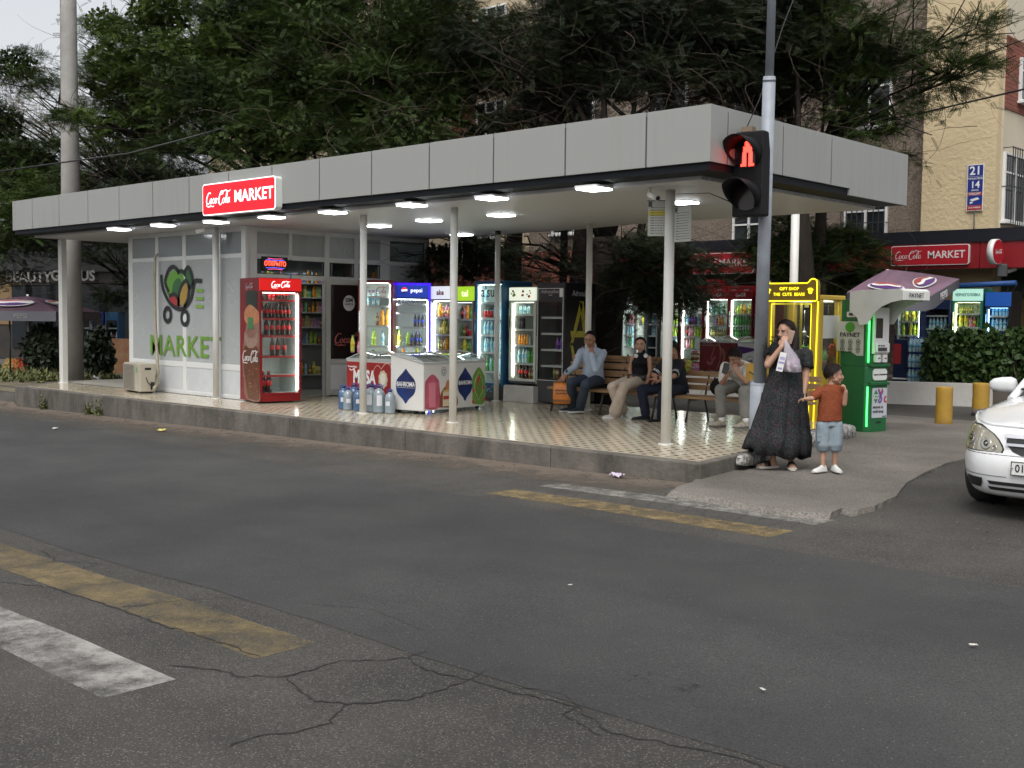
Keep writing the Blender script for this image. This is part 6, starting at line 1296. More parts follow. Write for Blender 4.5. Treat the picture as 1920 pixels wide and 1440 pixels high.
# ---------------------------------------------------------------- left background shops
ls = thing('parade_of_shops', 'dark parade of shops under trees at the far left with white sign letters', 'shops', (0, 0, 0))
pL, pR = atd(-140, 560, 35), atd(300, 560, 33.5); d_ = (pR-pL); d_.z = 0; L_ = d_.length; d_.normalize(); ang = math.atan2(d_.y, d_.x)
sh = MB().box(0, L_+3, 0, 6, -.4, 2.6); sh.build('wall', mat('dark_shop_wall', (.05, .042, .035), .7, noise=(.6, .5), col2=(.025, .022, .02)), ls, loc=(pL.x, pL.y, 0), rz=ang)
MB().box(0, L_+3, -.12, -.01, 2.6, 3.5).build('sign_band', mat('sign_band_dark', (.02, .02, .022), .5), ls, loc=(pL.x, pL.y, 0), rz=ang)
WHD = mat('shaded_white', (.3, .295, .28), .6)  # white of the letters darkened for the shade of the trees
def lets(s_, u, v, size): p = atd(u, v, 34.0); q = pL+d_*((p-pL).dot(d_)); text(s_, size, WHD, ls, (q.x, q.y, p.z) if False else (q.x+d_.y*.14, q.y-d_.x*.14, p.z), rz=ang, bold=.03)
lets('BEAUTY', 48, 520, .42); lets('GENIUS', 142, 518, .42)
for i, u in enumerate((30, 60, 105, 170, 215)):
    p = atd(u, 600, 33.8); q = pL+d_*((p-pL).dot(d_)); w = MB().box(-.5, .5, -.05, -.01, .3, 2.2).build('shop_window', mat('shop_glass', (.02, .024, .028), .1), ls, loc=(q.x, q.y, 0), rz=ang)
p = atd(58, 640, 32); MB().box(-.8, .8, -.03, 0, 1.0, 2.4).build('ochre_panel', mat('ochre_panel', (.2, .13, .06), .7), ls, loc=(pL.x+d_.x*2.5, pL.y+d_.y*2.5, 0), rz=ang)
u2 = atd(52, 580, 27.0); parasol('purple parasol with pale round emblems at the far left shops', (u2.x, u2.y, -.1), 1.25, 1.85, .35, R(40), m=mat('parasol_purple_shaded', (.07, .035, .055), .7), sc=1.1)  # darker purple carries the shade under the trees
gl_ = atd(18, 592, 26); go = thing('globe_lamp', 'round white globe lamp below the far left parasol', 'lamp', (gl_.x, gl_.y, -.1)); MB().ell((0, 0, gl_.z+.1), .075, .075, .075).build('globe', mat('opal', (.75, .74, .7), .4), go); MB().lathe([(.02, 0), (.02, gl_.z+.04)], 8).build('stem', BLACK, go)
for i, (u0, u1, lb) in enumerate(((152, 170, 'grey drinks fridge with a blue glowing edge behind the concrete post'), (171, 194, 'deep blue drinks fridge at the far left shops'), (197, 222, 'teal topped drinks fridge at the far left shops'))):
    a_, b_ = atd(u0, 588, 29), atd(u1, 588, 29); c_, rz_, w_ = two(Vector((a_.x, a_.y, -.1)), Vector((b_.x, b_.y, -.1)))
    t, M = fridge(lb, c_, rz_, max(.25, w_), .5, 1.5, [GRYC, mat('vivid_blue', (.01, .015, .2), .4), BLUE][i], shelves=(.5, .8, 1.1), led=0, liner=mat('dim_liner', (.06, .07, .09), .5))
    if i == 0: MB().box(-w_/2-.02, -w_/2+.03, -.02, 0, .3, 1.35).build('neon_edge', emis('dim_blue', (.03, .0, .9), .8, (0, 0, .1)), t)
    [fill(M, z, ['water', 'cola', 'water'], 'small bottle in the '+lb, 'bottles in the '+lb, w_, s=.9) for z in (.5, .8)]
po = atd(208, 668, 27); tag(MB().box(-.45, .45, 0, .04, 0, .9).build('food_poster', mat('food_poster', (.22, .06, .02), .5, noise=(5, .5), col2=(.3, .2, .1)), loc=(po.x, po.y, -.12), rz=R(42)), 'brown and orange food poster board standing left of the kiosk', 'poster board')
bo = atd(168, 702, 25); bt2 = MB().loft([[(-.6, -.15, .05), (-.6, .15, .05), (-.6, .15, .1), (-.6, -.15, .1)], [(.5, -.25, 0), (.5, .25, 0), (.5, .25, .16), (.5, -.25, .16)]], 0, False).build('upturned_board', WHITE2, loc=(bo.x, bo.y, -.12), rz=R(20)); tag(bt2, 'long pale board lying on the ground behind the concrete post', 'board')
for i, (u, v, lb) in enumerate(((30, 668, 'leftmost net of red and orange vegetables by the far shops'), (48, 675, 'red net sack of vegetables lying beside the path'), (20, 680, 'striped sack of vegetables beside the path'))):
    p = atd(u, v, 26.5); b = MB(); rr = random.Random(i)
    b.ell((0, 0, .2), .22, .14, .24, n=12)
    for k in range(60): a_ = rr.uniform(0, 6.28); h_ = rr.uniform(-.8, .9); b.ell((.2*math.cos(a_)*math.sqrt(1-h_*h_), .13*math.sin(a_)*math.sqrt(1-h_*h_), .2+.22*h_), .05, .05, .045, n=6)
    tag(b.build('vegetable_sack', mat('veg_%d' % i, [(.35, .1, .02), (.3, .04, .02), (.3, .2, .06)][i], .6), loc=(p.x, p.y, -.12)), lb, 'sack', 'vegetable sacks by the path')
p = atz(62, 698, -.08); tag(MB().ell((0, 0, .1), .2, .12, .12).build('red_flowers', mat('red_flower', (.45, .02, .03), .6, bump=(60, 1, .04)), loc=p), 'small clump of red flowers in the verge grass', 'flowers')
def bush(label, p, r, h, n, seed, m): t = thing('bush', label, 'bush', p, 0); v, f = leafmass(n, [(0, 0, h*.5, r, r, h*.55), (r*.3, 0, h*.75, r*.6, r*.6, h*.35)], .12, seed); meshnp('foliage', v, f, m, t); MB().tube([(0, 0, 0), (0, 0, h*.5)], .03, 6).build('stem', M_STEM, t)
M_STEM = mat('bark', (.075, .058, .045), .9, noise=(5, .5), col2=(.035, .028, .022), bump=(18, .9, .04), stretch=(1, 1, .25)); M_DKLEAF = mat('shaded_leaf', (.01, .018, .006), .7, noise=(1, .5), col2=(.018, .03, .009), world=True)  # M_DKLEAF: tree shade over the bushes worked into the leaf colour
p = atd(84, 640, 26.5); bush('dark round bush in front of the far left shops', (p.x, p.y, -.1), .5, 1.15, 3000, 1, M_DKLEAF)
p = atd(185, 650, 25); bush('dark pointed bush seen between the concrete post and the kiosk', (p.x, p.y, -.1), .3, 1.1, 1800, 2, M_DKLEAF)
# ---------------------------------------------------------------- address plate
ad = aty(1829, 352, 15.97); adr = thing('address_plate', 'tall blue and red address plate numbered 21 and 14 on the cream wall', 'sign', ad)
adw = (aty(1843, 352, 15.97)-aty(1815, 352, 15.97)).length; adh = (aty(1829, 311, 15.97)-aty(1829, 395, 15.97)).length; MB().box(-adw/2-.015, adw/2+.015, -.02, 0, -adh/2-.015, adh/2+.015).build('rim', WHITE, adr)
PBL = mat('plate_blue', (.015, .03, .2), .45); MB().box(-adw/2, adw/2, -.024, -.0205, -adh*.1, adh/2).build('blue_field', PBL, adr); MB().box(-adw/2, adw/2, -.024, -.0205, -adh*.17, -adh*.105).build('red_field', RDF, adr); MB().box(-adw/2, adw/2, -.024, -.0205, -adh*.39, -adh*.175).build('blue_field', PBL, adr); MB().box(-adw/2, adw/2, -.024, -.0205, -adh/2, -adh*.395).build('red_field', RDF, adr)
text('21', .25, WHITE, adr, (0, -.027, adh*.37), bold=.02); text('14', .2, WHITE, adr, (0, -.027, adh*.06), bold=.02); text('YUNUSOBOD', .055, WHITE, adr, (0, -.027, adh*.2), bold=.01); text('MAVZE', .05, WHITE, adr, (0, -.027, -adh*.06), bold=.01); text('DIQQAT', .065, WHITE, adr, (0, -.027, -adh*.137), bold=.01); text('24 KAMERA', .05, WHITE, adr, (0, -.027, -adh*.445), bold=.01)
MB().box(-adw/2, adw/2, -.026, -.0245, adh*.245, adh*.25).build('white_rule', WHITE, adr)
MB().prism([(-.1, -adh*.26), (.06, -adh*.22), (.1, -adh*.26), (-.06, -adh*.31)], .025, .027, 0, XZ).build('camera_pictogram', WHITE, adr); MB().prism([(-.1, -adh*.36), (-.1, -adh*.31), (-.08, -adh*.31), (-.03, -adh*.33), (-.03, -adh*.34)], .025, .027, 0, XZ).build('camera_pictogram', WHITE, adr)
MB().tube([(0, -.01, -adh/2), (0, -.01, -adh/2-.7)], .012, 5).build('cable', DGREY, adr)
# ---------------------------------------------------------------- apartment block
def brick_mat():
    m, n, o = new_mat('red_brick'); L = n.links.new; co = obj_co(n, True); b = N(n, 'BsdfPrincipled', Roughness=.85); L(b.outputs[0], o.inputs[0])
    sp = N(n, 'SeparateXYZ'); L(co, sp.inputs[0]); ad = N(n, 'Math', operation='ADD'); L(sp.outputs['X'], ad.inputs[0]); L(sp.outputs['Y'], ad.inputs[1]); cb_ = N(n, 'CombineXYZ'); L(ad.outputs[0], cb_.inputs['X']); L(sp.outputs['Z'], cb_.inputs['Y'])
    t = N(n, 'TexBrick', Scale=1.0); t.inputs['Brick Width'].default_value = .26; t.inputs['Row Height'].default_value = .085; t.inputs['Mortar Size'].default_value = .008
    t.inputs['Color1'].default_value = (.26, .075, .045, 1); t.inputs['Color2'].default_value = (.2, .06, .04, 1); t.inputs['Mortar'].default_value = (.05, .03, .025, 1); L(cb_.outputs[0], t.inputs['Vector']); L(t.outputs[0], b.inputs['Base Color']); return m
M_BRICK = brick_mat(); M_PLAST = mat('cream_plaster', (.58, .47, .29), .9, noise=(.7, .5), col2=(.5, .4, .245), bump=(11, .6, .04), world=True)
M_PEB = mat('pebble_dash', (.28, .22, .17), .95, noise=(28, .35), col2=(.1, .08, .065), bump=(40, .9, .03), world=True); M_CR2 = mat('cream_render', (.5, .41, .28), .9, noise=(.5, .5), col2=(.38, .31, .21), world=True)
WGL = mat('dark_window', (.02, .025, .028), .08, spec=.8)
apt = thing('apartment_block', 'cream and brown apartment block with brick panels and white windows behind the trees', 'building', (0, 0, 0))
YA = 16.4; xb0, xb1 = aty(1730, 300, 16.0).x, aty(1868, 300, 16.0).x
MB().box(xb0, xb1, 16.0, 22, .2, 13).build('stair_bay', M_PLAST, apt)
MB().box(-17, xb0, YA, 22, .2, 13).build('brown_wall', M_PEB, apt); MB().box(-34, -17, YA, 22, -.2, 13).build('cream_wall', M_CR2, apt)
MB().box(-34.2, xb1+.2, 15.8, 22.2, 13, 13.3).build('roof', DGREY, apt)
def window(x0, x1, z0, z1, y, n=2, transom=True, face='y', grille=False):
    b = MB(); e = .05; F = (lambda a0, a1, d0, d1, c0, c1: (a0, a1, y-d1, y-d0, c0, c1)) if face == 'y' else (lambda a0, a1, d0, d1, c0, c1: (y+d0, y+d1, a0, a1, c0, c1))
    for a in ((x0, x0+e, z0, z1), (x1-e, x1, z0, z1), (x0+e, x1-e, z0, z0+e), (x0+e, x1-e, z1-e, z1)): b.box(*F(a[0], a[1], .0, .06, a[2], a[3]))
    for k in range(1, n): x = x0+(x1-x0)*k/n; b.box(*F(x-.025, x+.025, .0, .055, z0+e, z1-e))
    if transom: b.box(*F(x0+e, x1-e, .0, .045, z0+(z1-z0)*.7, z0+(z1-z0)*.7+.04))
    b.box(*F(x0-.05, x1+.05, .0, .14, z0-.05, z0-.002)); w = b.build('window', WHITE, apt); MB().box(*F(x0+e, x1-e, .004, .012, z0+e, z1-e)).build('pane', WGL, w)
    if grille:
        g = MB(); k = int((x1-x0)/.13)
        for i in range(k+1): x = x0+(x1-x0)*i/k; a = F(x-.008, x+.008, .2, .216, z0-.1, z1+.1); g.box(*a)
        for z in (z0-.08, z1+.08, (z0+z1)/2): g.box(*F(x0, x1, .18, .199, z-.01, z+.01)); [g.box(*F(x-.01, x+.01, 0.0, .18, z-.008, z+.008)) for x in (x0, x1)]
        g.build('grille', M_IRON, w)
def rect(u0, v0, u1, v1, y): a, b = aty(u0, v0, y), aty(u1, v1, y); return a.x, b.x, b.z, a.z
r_ = rect(1592, 138, 1672, 236, YA); window(r_[0], r_[1], r_[2], r_[3], YA)
r_ = rect(1622, 402, 1664, 436, YA); window(r_[0]-.5, r_[1], 3.0, 4.3, YA, grille=True)
r_ = rect(1400, 180, 1440, 250, YA); window(r_[0]-.3, r_[1], r_[2]-.4, r_[3], YA); window(r_[0]-.3, r_[1], r_[2]-3.2, r_[3]-2.8, YA)
r_ = rect(895, 194, 948, 262, YA); window(r_[0], r_[1], r_[2], r_[3], YA, 3)
for dx in (-3.4, -6.8, 3.4, 6.5):
    for dz in (0, 2.8): window(r_[0]+dx, r_[1]+dx, r_[2]+dz, r_[3]+dz, YA, 2 if dx > 0 else 3)
window(r_[0], r_[1], r_[2]+2.8, r_[3]+2.8, YA, 3); window(r_[0]-.2, r_[1]-.2, r_[2]-2.9, r_[3]-2.9, YA, 3, grille=True); window(r_[0]+3.1, r_[1]+3.1, r_[2]-2.9, r_[3]-2.9, YA, 3, grille=True)
x0b, x1b = aty(848, 200, YA).x, aty(894, 200, YA).x
for x0, x1 in ((x0b, r_[0]-.06), (r_[1]+.06, r_[1]+.55)): MB().box(x0, x1, YA-.02, YA, r_[2]-.1, r_[3]+.1).build('brick_panel', M_BRICK, apt)
MB().box(r_[0]-2.5, r_[1]+3.5, YA-.02, YA, .2, 3.3).build('brick_panel', M_BRICK, apt)
# the return face towards +x
MB().box(xb1, xb1+.03, 16.25, 22, 0.2, 13).build('side_render', mat('pale_render', (.6, .54, .42), .9, noise=(.8, .4), col2=(.5, .44, .33), world=True), apt)
ya, yb_ = 16.3, 19.5
zt_, zb2 = atx(1885, 66, xb1).z, atx(1885, 205, xb1).z; y0_ = atx(1884, 100, xb1).y; y1_ = atx(1907, 100, xb1).y
MB().box(xb1+.03, xb1+.06, y0_, 20.5, zb2, zt_).build('brick_panel', M_BRICK, apt); window(y1_, y1_+2.0, zb2+.25, zt_-.35, xb1+.06, 3, face='x')
MB().box(xb1+.03, xb1+.06, y0_, 20.5, zb2+2.8, zt_+2.8).build('brick_panel', M_BRICK, apt); window(y1_, y1_+2.0, zb2+3.05, zt_+2.45, xb1+.06, 3, face='x')
zt_, zb2 = atx(1877, 284, xb1).z, atx(1877, 415, xb1).z; y1_ = atx(1878, 300, xb1).y; window(y1_, y1_+2.0, zb2, zt_, xb1+.03, 3, face='x', grille=True)
cbp = MB(); a_ = aty(1560, 244, 14.5); b_ = aty(1960, 158, 12.5); c_ = aty(1290, 320, 16.2); cbp.tube([c_+Vector((0, 0, .3)), a_, (a_+b_)/2+Vector((0, 0, -.04)), b_, b_+(b_-a_)*1.5+Vector((0, 0, .6))], .018, 6); cbo = thing('overhead_cable', 'thick black cable sloping up across the cream wall to the right', 'cable'); cbp.build('strand', BLACK, cbo)
cbp = MB(); cbp.tube([atd(-60, 330, 17.5), atd(150, 300, 17.3), atd(240, 288, 17.2), atd(340, 262, 17.2), atd(420, 240, 17.3)], .012, 6); cbo = thing('overhead_cable', 'black cable running from the concrete post into the tree crowns', 'cable'); cbp.build('strand', BLACK, cbo)
# ---------------------------------------------------------------- trees
def leaf_mat(name, a, b_, sc=.9):  # noise puts lit tufts and shaded clumps into the leaf colour
    m, n, o = new_mat(name); L = n.links.new; co = obj_co(n, True); p = N(n, 'BsdfPrincipled', Roughness=.6); p.inputs['Specular IOR Level'].default_value = .25
    t = N(n, 'TexNoise', Scale=sc, Detail=3); L(co, t.inputs['Vector']); t2 = N(n, 'TexNoise', Scale=14, Detail=2); L(co, t2.inputs['Vector']); ad = N(n, 'Math', operation='ADD'); L(t.outputs[0], ad.inputs[0]); L(t2.outputs[0], ad.inputs[1])
    r = N(n, 'ValToRGB'); r.color_ramp.elements[0].position = .8/2; r.color_ramp.elements[1].position = 1.2/2; r.color_ramp.elements[0].color = c4(a); r.color_ramp.elements[1].color = c4(b_)
    hf = N(n, 'Math', operation='MULTIPLY'); hf.inputs[1].default_value = .5; L(ad.outputs[0], hf.inputs[0]); L(hf.outputs[0], r.inputs[0]); L(r.outputs[0], p.inputs['Base Color'])
    tr = N(n, 'BsdfTranslucent'); L(r.outputs[0], tr.inputs[0]); x = N(n, 'MixShader'); x.inputs[0].default_value = .22; L(p.outputs[0], x.inputs[1]); L(tr.outputs[0], x.inputs[2]); L(x.outputs[0], o.inputs[0]); return m
LF1 = leaf_mat('locust_leaf', (.009, .018, .005), (.05, .082, .016)); LF2 = leaf_mat('bright_locust_leaf', (.016, .032, .007), (.085, .13, .02)); LF3 = leaf_mat('dull_leaf', (.009, .015, .008), (.034, .045, .018)); LF4 = leaf_mat('dry_leaf', (.06, .045, .022), (.13, .1, .05))
M_TWIG = mat('dry_twig', (.11, .08, .055), .9, noise=(4, .5), col2=(.04, .03, .022)); M_BARKD = mat('dark_bark', (.026, .021, .017), .95, spec=.1, noise=(4, .5), col2=(.012, .01, .008), bump=(14, 1, .05), stretch=(1, 1, .2))
KP = 9
_tp = []
for k in range(KP):
    for sg in (-1, 1):
        t = .12+.88*k/KP; l = .2*(1-.55*abs(t-.45)); w = .03; a = .95
        d = np.array([math.cos(a), sg*math.sin(a), -.12]); q = np.array([-sg*math.sin(a)*1.0, math.cos(a), 0])*w; o_ = np.array([t, 0, -.12*t*t])
        _tp += [o_, o_+d*l*.5+q, o_+d*l, o_+d*l*.5-q]
TPL = np.array(_tp)
def sprays(rg, P, D, L, droop=.25):
    n = len(P); D = D/np.linalg.norm(D, axis=1)[:, None]; up = rg.normal(size=(n, 3))*.45+[0, 0, 1]; s_ = np.cross(up, D); s_ /= np.linalg.norm(s_, axis=1)[:, None]; u = np.cross(D, s_)
    V = P[:, None, :]+L[:, None, None]*(TPL[None, :, 0:1]*D[:, None, :]+TPL[None, :, 1:2]*s_[:, None, :]+TPL[None, :, 2:3]*u[:, None, :])
    return V.reshape(-1, 3), np.arange(n*len(TPL)).reshape(-1, 4)
def crown(blobs, seed, L0=.36, dens=1.0, core=True):
    L0 *= .7; dens *= 1.7
    rg = np.random.default_rng(seed); Ps, Ds = [], []; C = []
    for (u, v, d, rp, *ex) in blobs:
        c = np.array(atd(u, v, d)); r = rp*d/2138; fz = ex[0] if ex else 1.0; fl = ex[1] if len(ex) > 1 else .8
        nc = max(5, int(15*r*r*fz)); q = rg.normal(size=(nc, 3)); q /= np.linalg.norm(q, axis=1)[:, None]; q *= (.45+.55*rg.random((nc, 1))**.5)*r; q[:, 2] *= fl
        for a in q:
            k = int(rg.integers(48, 85)*dens*(1 if fz >= 1 else fz**.5)); sz_ = min(1, .45+.35*r); p = rg.normal(size=(k, 3))*[.36, .36, .07]*sz_; p[:, 2] -= .55*(p[:, 0]**2+p[:, 1]**2)/max(.3, sz_); p += a+c; out = (a/(np.linalg.norm(a)+1e-6))*[.8, .8, .25]+rg.normal(size=(k, 3))*[.7, .7, .35]; Ps.append(p); Ds.append(out)
        if core and fz >= 1: C.append((c[0], c[1], c[2], r*.6, r*.6, r*.5*fl/.8))
    P = np.vstack(Ps); D = np.vstack(Ds); v, f = sprays(rg, P, D, L0*rg.uniform(.6, 1.25, len(P)))
    if C:
        v2, f2 = leafmass(int(2600*sum(c[3]*c[4] for c in C)), C, .11, seed+50); f = np.vstack([f, f2+len(v)]); v = np.vstack([v, v2])
    return v, f
def twigs(b, centers, n, rr, ln=1.0, r=.006, gx=1.0, hang=False):
    for _ in range(n):
        c = rr.choice(centers); p = Vector(c)+Vector((rr.gauss(0, .5), rr.gauss(0, .5), rr.gauss(0, .35)))*gx; d = Vector((rr.uniform(-1, 1), rr.uniform(-1, 1), rr.uniform(-.6, .5) if not hang else -1)).normalized(); pts = [p]; cur = Vector((rr.uniform(-1, 1), rr.uniform(-1, 1), rr.uniform(-1, .4)))*.5; k = rr.randrange(7, 12)
        for i in range(k): d = (d+cur*.5+Vector((rr.gauss(0, .15), rr.gauss(0, .15), rr.gauss(0, .15)))).normalized(); p = p+d*ln*rr.uniform(.1, .2); pts.append(p)
        b.tube(pts, [r*(1-.75*i/k) for i in range(k+1)], 4, cap=False)
def tree(label, base, trunk_r, fork, blobs, seed, leaf, L0=.36, dens=1.0, group='locust trees behind the canopy', ntw=0, lean=None, core=True, limbs=True):
    t = thing('locust_tree', label, 'tree', base, 0, group); B = Vector(base); rr = random.Random(seed)
    f_ = Vector(fork)-B; b = MB(); mid = f_*.5+Vector((rr.uniform(-.15, .15), rr.uniform(-.15, .15), 0))
    b.tube([Vector((0, 0, -.2)), f_*.2, mid, f_], [trunk_r*1.2, trunk_r, trunk_r*.85, trunk_r*.75], 14)
    cs = [atd(q[0], q[1], q[2])-B for q in blobs]
    for c in cs:
        if not limbs: break
        h = f_.lerp(c, .5)+Vector((rr.uniform(-.3, .3), rr.uniform(-.3, .3), rr.uniform(-.1, .4))); b.tube([f_*.97, f_.lerp(h, .5), h, c], [trunk_r*.45, trunk_r*.28, trunk_r*.17, trunk_r*.05], 8)
        for _ in range(5):
            e = c+Vector((rr.gauss(0, .7), rr.gauss(0, .7), rr.gauss(.1, .4))); m_ = h.lerp(c, rr.random()); b.tube([m_, (m_+e)/2+Vector((0, 0, rr.uniform(-.1, .2))), e], [trunk_r*.14, trunk_r*.09, .008], 5)
    b.build('trunk', M_BARKD, t)
    v, f = crown(blobs, seed, L0, dens, core); meshnp('crown', v-np.array(B), f, leaf, t)
    if ntw: b = MB(); twigs(b, cs, ntw, rr, 1.1, .006); b.build('bare_twigs', M_TWIG, t)
    return t
G0 = -.17
tree('tall locust tree with the brightest green clump just right of the concrete post', (-15.8, 8.2, G0), .2, (-15.6, 8.0, 3.3), [(255, 130, 24.6, 90, 1.2), (300, 200, 24.4, 100, 1.2), (228, 230, 24.4, 72), (190, 160, 24.8, 50), (340, 120, 22.5, 90), (140, 215, 22.3, 24, 1.2, .5), (300, 20, 24, 100), (195, 40, 25.5, 55), (200, 100, 25.5, 50)], 1, LF2, ntw=40)
tree('dark locust tree above the red lit sign', (-13.2, 8.4, G0), .22, (-13.0, 8.4, 3.6), [(440, 60, 23, 110), (400, 190, 21.5, 95, 1.1), (480, 180, 22, 110), (440, 260, 20.5, 75, 1.1), (350, 285, 21, 60, .7), (520, 10, 24, 110)], 2, LF1, ntw=40)
tree('dense dark locust tree with ferny green tufts over the middle of the canopy', (-10.6, 8.9, G0), .22, (-10.6, 8.9, 3.6), [(600, 60, 22.5, 110, 1.2), (560, 140, 21, 80, 1.2), (640, 180, 22, 110), (560, 250, 20.5, 85, 1.2), (660, 275, 20.5, 80), (620, 0, 24, 110), (525, 300, 21, 50)], 3, LF1, dens=1.1, ntw=50)
tree('dark locust tree with bare looping twigs over the middle columns', (-8.5, 8.6, G0), .2, (-8.5, 8.6, 3.6), [(760, 50, 22, 110, 1.1), (740, 170, 21.5, 100), (830, 150, 21.5, 85), (760, 240, 20.5, 80), (860, 230, 21, 50, .6), (800, -20, 23, 110), (690, 120, 21, 60, 1.3)], 4, LF1, ntw=220)
tree('leaning locust tree whose thick trunk forks behind the tall bench', (-6.35, 6.55, G0), .3, tuple(atd(1135, 445, 19.3)), [(960, 60, 21, 105, .9), (1040, 110, 20.5, 95, .8), (1120, 40, 20, 110, 1.0), (1200, 120, 19.5, 90, .8), (1050, 200, 20.5, 70, .7), (950, 200, 21, 45, .5), (1250, 30, 20, 100, 1)], 5, LF3, ntw=300, dens=1.7)
tree('locust tree spreading above the canopy corner behind the traffic light pole', (-4.2, 9.4, G0), .2, (-4.2, 9.2, 3.4), [(1330, 60, 20, 100, .9), (1400, 130, 20.5, 80, .7), (1500, 50, 21, 110, 1.0), (1560, 130, 20.5, 90, 1.0), (1300, 160, 20, 60, .6), (1500, 160, 21, 70, .8), (1450, 0, 21, 110)], 6, LF3, ntw=120, dens=1.7)
tree('locust tree with fine sprays hanging across the cream wall', (-4.9, 11.6, G0), .13, tuple(atd(1545, 262, 21)), [(1640, 40, 20, 95, 1.0), (1720, 50, 19.5, 80, .8), (1790, 55, 19, 55, .6), (1780, 130, 19, 55, .7), (1850, 45, 19, 28, .3), (1830, 130, 19, 38, .4), (1640, 160, 20, 75, .8), (1600, 220, 20, 60, .8), (1690, 225, 19.5, 50, .6), (1650, 265, 19.5, 45, .7)], 7, LF1, ntw=60, core=False)
tree('low drooping green tree beneath the canopy edge, left of the far right shop sign', (-4.6, 10.9, G0), .12, (-4.6, 10.8, 2.2), [(1470, 440, 22, 60, 1.1), (1540, 450, 22, 60, 1.1), (1590, 470, 22, 55, 1.0), (1500, 490, 21.5, 50, 1), (1600, 505, 22, 38, .8), (1450, 480, 22, 34, .7)], 8, LF1, L0=.32, ntw=60, core=False, dens=2.2)
tree('dark leafy tree hanging behind the bench in front of the row of fridges', (-7.05, 7.5, G0), .07, (-7.0, 7.4, 2.5), [(1180, 470, 18.5, 40, .9), (1230, 490, 18.3, 52, 1.0), (1190, 540, 18.3, 42, 1.0), (1250, 550, 18.2, 42, .9), (1285, 495, 18.5, 42, .8), (1290, 560, 18.2, 22, .5), (1240, 450, 18.6, 40, .8)], 9, LF3, L0=.3, ntw=40, core=False, dens=1.6)
tree('dark leafy tree filling the gap above the green header fridge', (-9.3, 9.6, G0), .14, (-9.3, 9.6, 2.3), [(830, 480, 21, 48), (880, 500, 21, 45), (930, 480, 21.5, 50), (990, 500, 22, 40, .7), (870, 450, 21, 45), (1050, 480, 22, 45, .6)], 10, LF3, L0=.3, ntw=90)
tree('dark spreading tree at the far left edge with bare curling twigs against the sky', (-24.5, 10.5, -.1), .22, (-24.3, 10.3, 3.0), [(30, 120, 30, 60, 1.0), (20, 330, 29, 85, 1.0), (70, 180, 29, 45, .5), (60, 400, 28, 70, 1), (180, 330, 28, 60, .7), (170, 420, 28, 55, .7), (0, 440, 28, 60), (60, 300, 29, 70, 1), (10, 230, 30, 60), (100, 380, 28, 60), (-40, 220, 30, 70)], 11, LF1, ntw=160, dens=1.1)
tree('dim tree in front of the far left sign letters', (-25.5, 9.2, -.1), .1, (-25.4, 9.2, 2.2), [(200, 470, 27, 40, .7), (225, 540, 27, 28, .7), (120, 470, 28, 45, .6), (60, 480, 28, 42, .6), (10, 530, 28, 30, .6), (190, 560, 27, 22, .5)], 12, LF3, L0=.3, ntw=40, core=False)
tree('tree with warm brown bare twigs left of the concrete post', (-26.5, 13.5, -.1), .15, (-26.4, 13.4, 2.6), [(60, 240, 33, 60, .5), (40, 210, 33, 40, .4), (150, 260, 32, 50, .5), (90, 330, 32, 60, .5)], 13, LF4, ntw=240, dens=.8, core=False)
tree('bright leaved low tree at the far left below the canopy end', (-22.0, 6.6, -.1), .07, (-22, 6.6, 2.0), [(30, 345, 25, 42, 1), (60, 365, 25, 38, .9), (0, 380, 25, 40, .9), (20, 420, 25, 28, .6)], 14, LF2, L0=.3, core=False)
for i, (u, v, d) in enumerate(((60, 300, 38), (480, 120, 34), (800, 120, 32), (250, 380, 36), (1060, 110, 22.5), (1270, 70, 22), (1480, 120, 22.5))):
    bu = {5: 1135, 6: 1500}.get(i, u)
    tree(['dark background tree far behind the left twigs', 'large background tree filling the crowns above the sign', 'large background tree closing the crowns above the middle', 'background tree above the kiosk end of the canopy', 'dense tree behind the leaning trunk left of the canopy corner', 'dense tree directly above the canopy corner', 'dense tree behind the traffic light pole'][i], (atd(bu, v, d).x, atd(bu, v, d).y, -.17), .25 if i < 4 else .09, tuple(atd(u, v+40, d)), [(u-90, v, d, 90), (u+90, v-20, d, 90), (u, v-70, d, 90), (u-30, v+60, d, 70)] if i != 0 else [(u-40, v+20, d, 60, .7), (u+60, v+60, d, 70, .8)], 30+i, LF3, L0=.6 if i < 4 else .4, dens=.6 if i < 4 else 1.4)
# ---------------------------------------------------------------- people
def skin_mat(name, c):
    m, n, o = new_mat(name); L = n.links.new; co = obj_co(n); b = N(n, 'BsdfPrincipled', Roughness=.5); L(b.outputs[0], o.inputs[0])
    t = N(n, 'TexNoise', Scale=9, Detail=4); L(co, t.inputs['Vector']); mx = N(n, 'MixRGB'); L(t.outputs[0], mx.inputs[0]); mx.inputs[1].default_value = c4(c); mx.inputs[2].default_value = c4((c[0]*.82, c[1]*.68, c[2]*.62)); L(mx.outputs[0], b.inputs['Base Color'])
    b.inputs['Subsurface Weight'].default_value = .12; b.inputs['Subsurface Scale'].default_value = .02; b.inputs['Subsurface Radius'].default_value = (1, .35, .2); return m
SK1 = skin_mat('tan_skin', (.34, .19, .125)); SK2 = skin_mat('light_skin', (.44, .27, .19)); HAIR = mat('black_hair', (.008, .006, .0055), .65, spec=.2, noise=(60, .5), col2=(.018, .012, .01), stretch=(1, 1, .15)); EYEW = mat('eye_white', (.5, .48, .46), .25); LIP = mat('lip', (.28, .1, .085), .5); IRIS = mat('iris', (.01, .006, .004), .15)
def V(*a): return Vector(a)
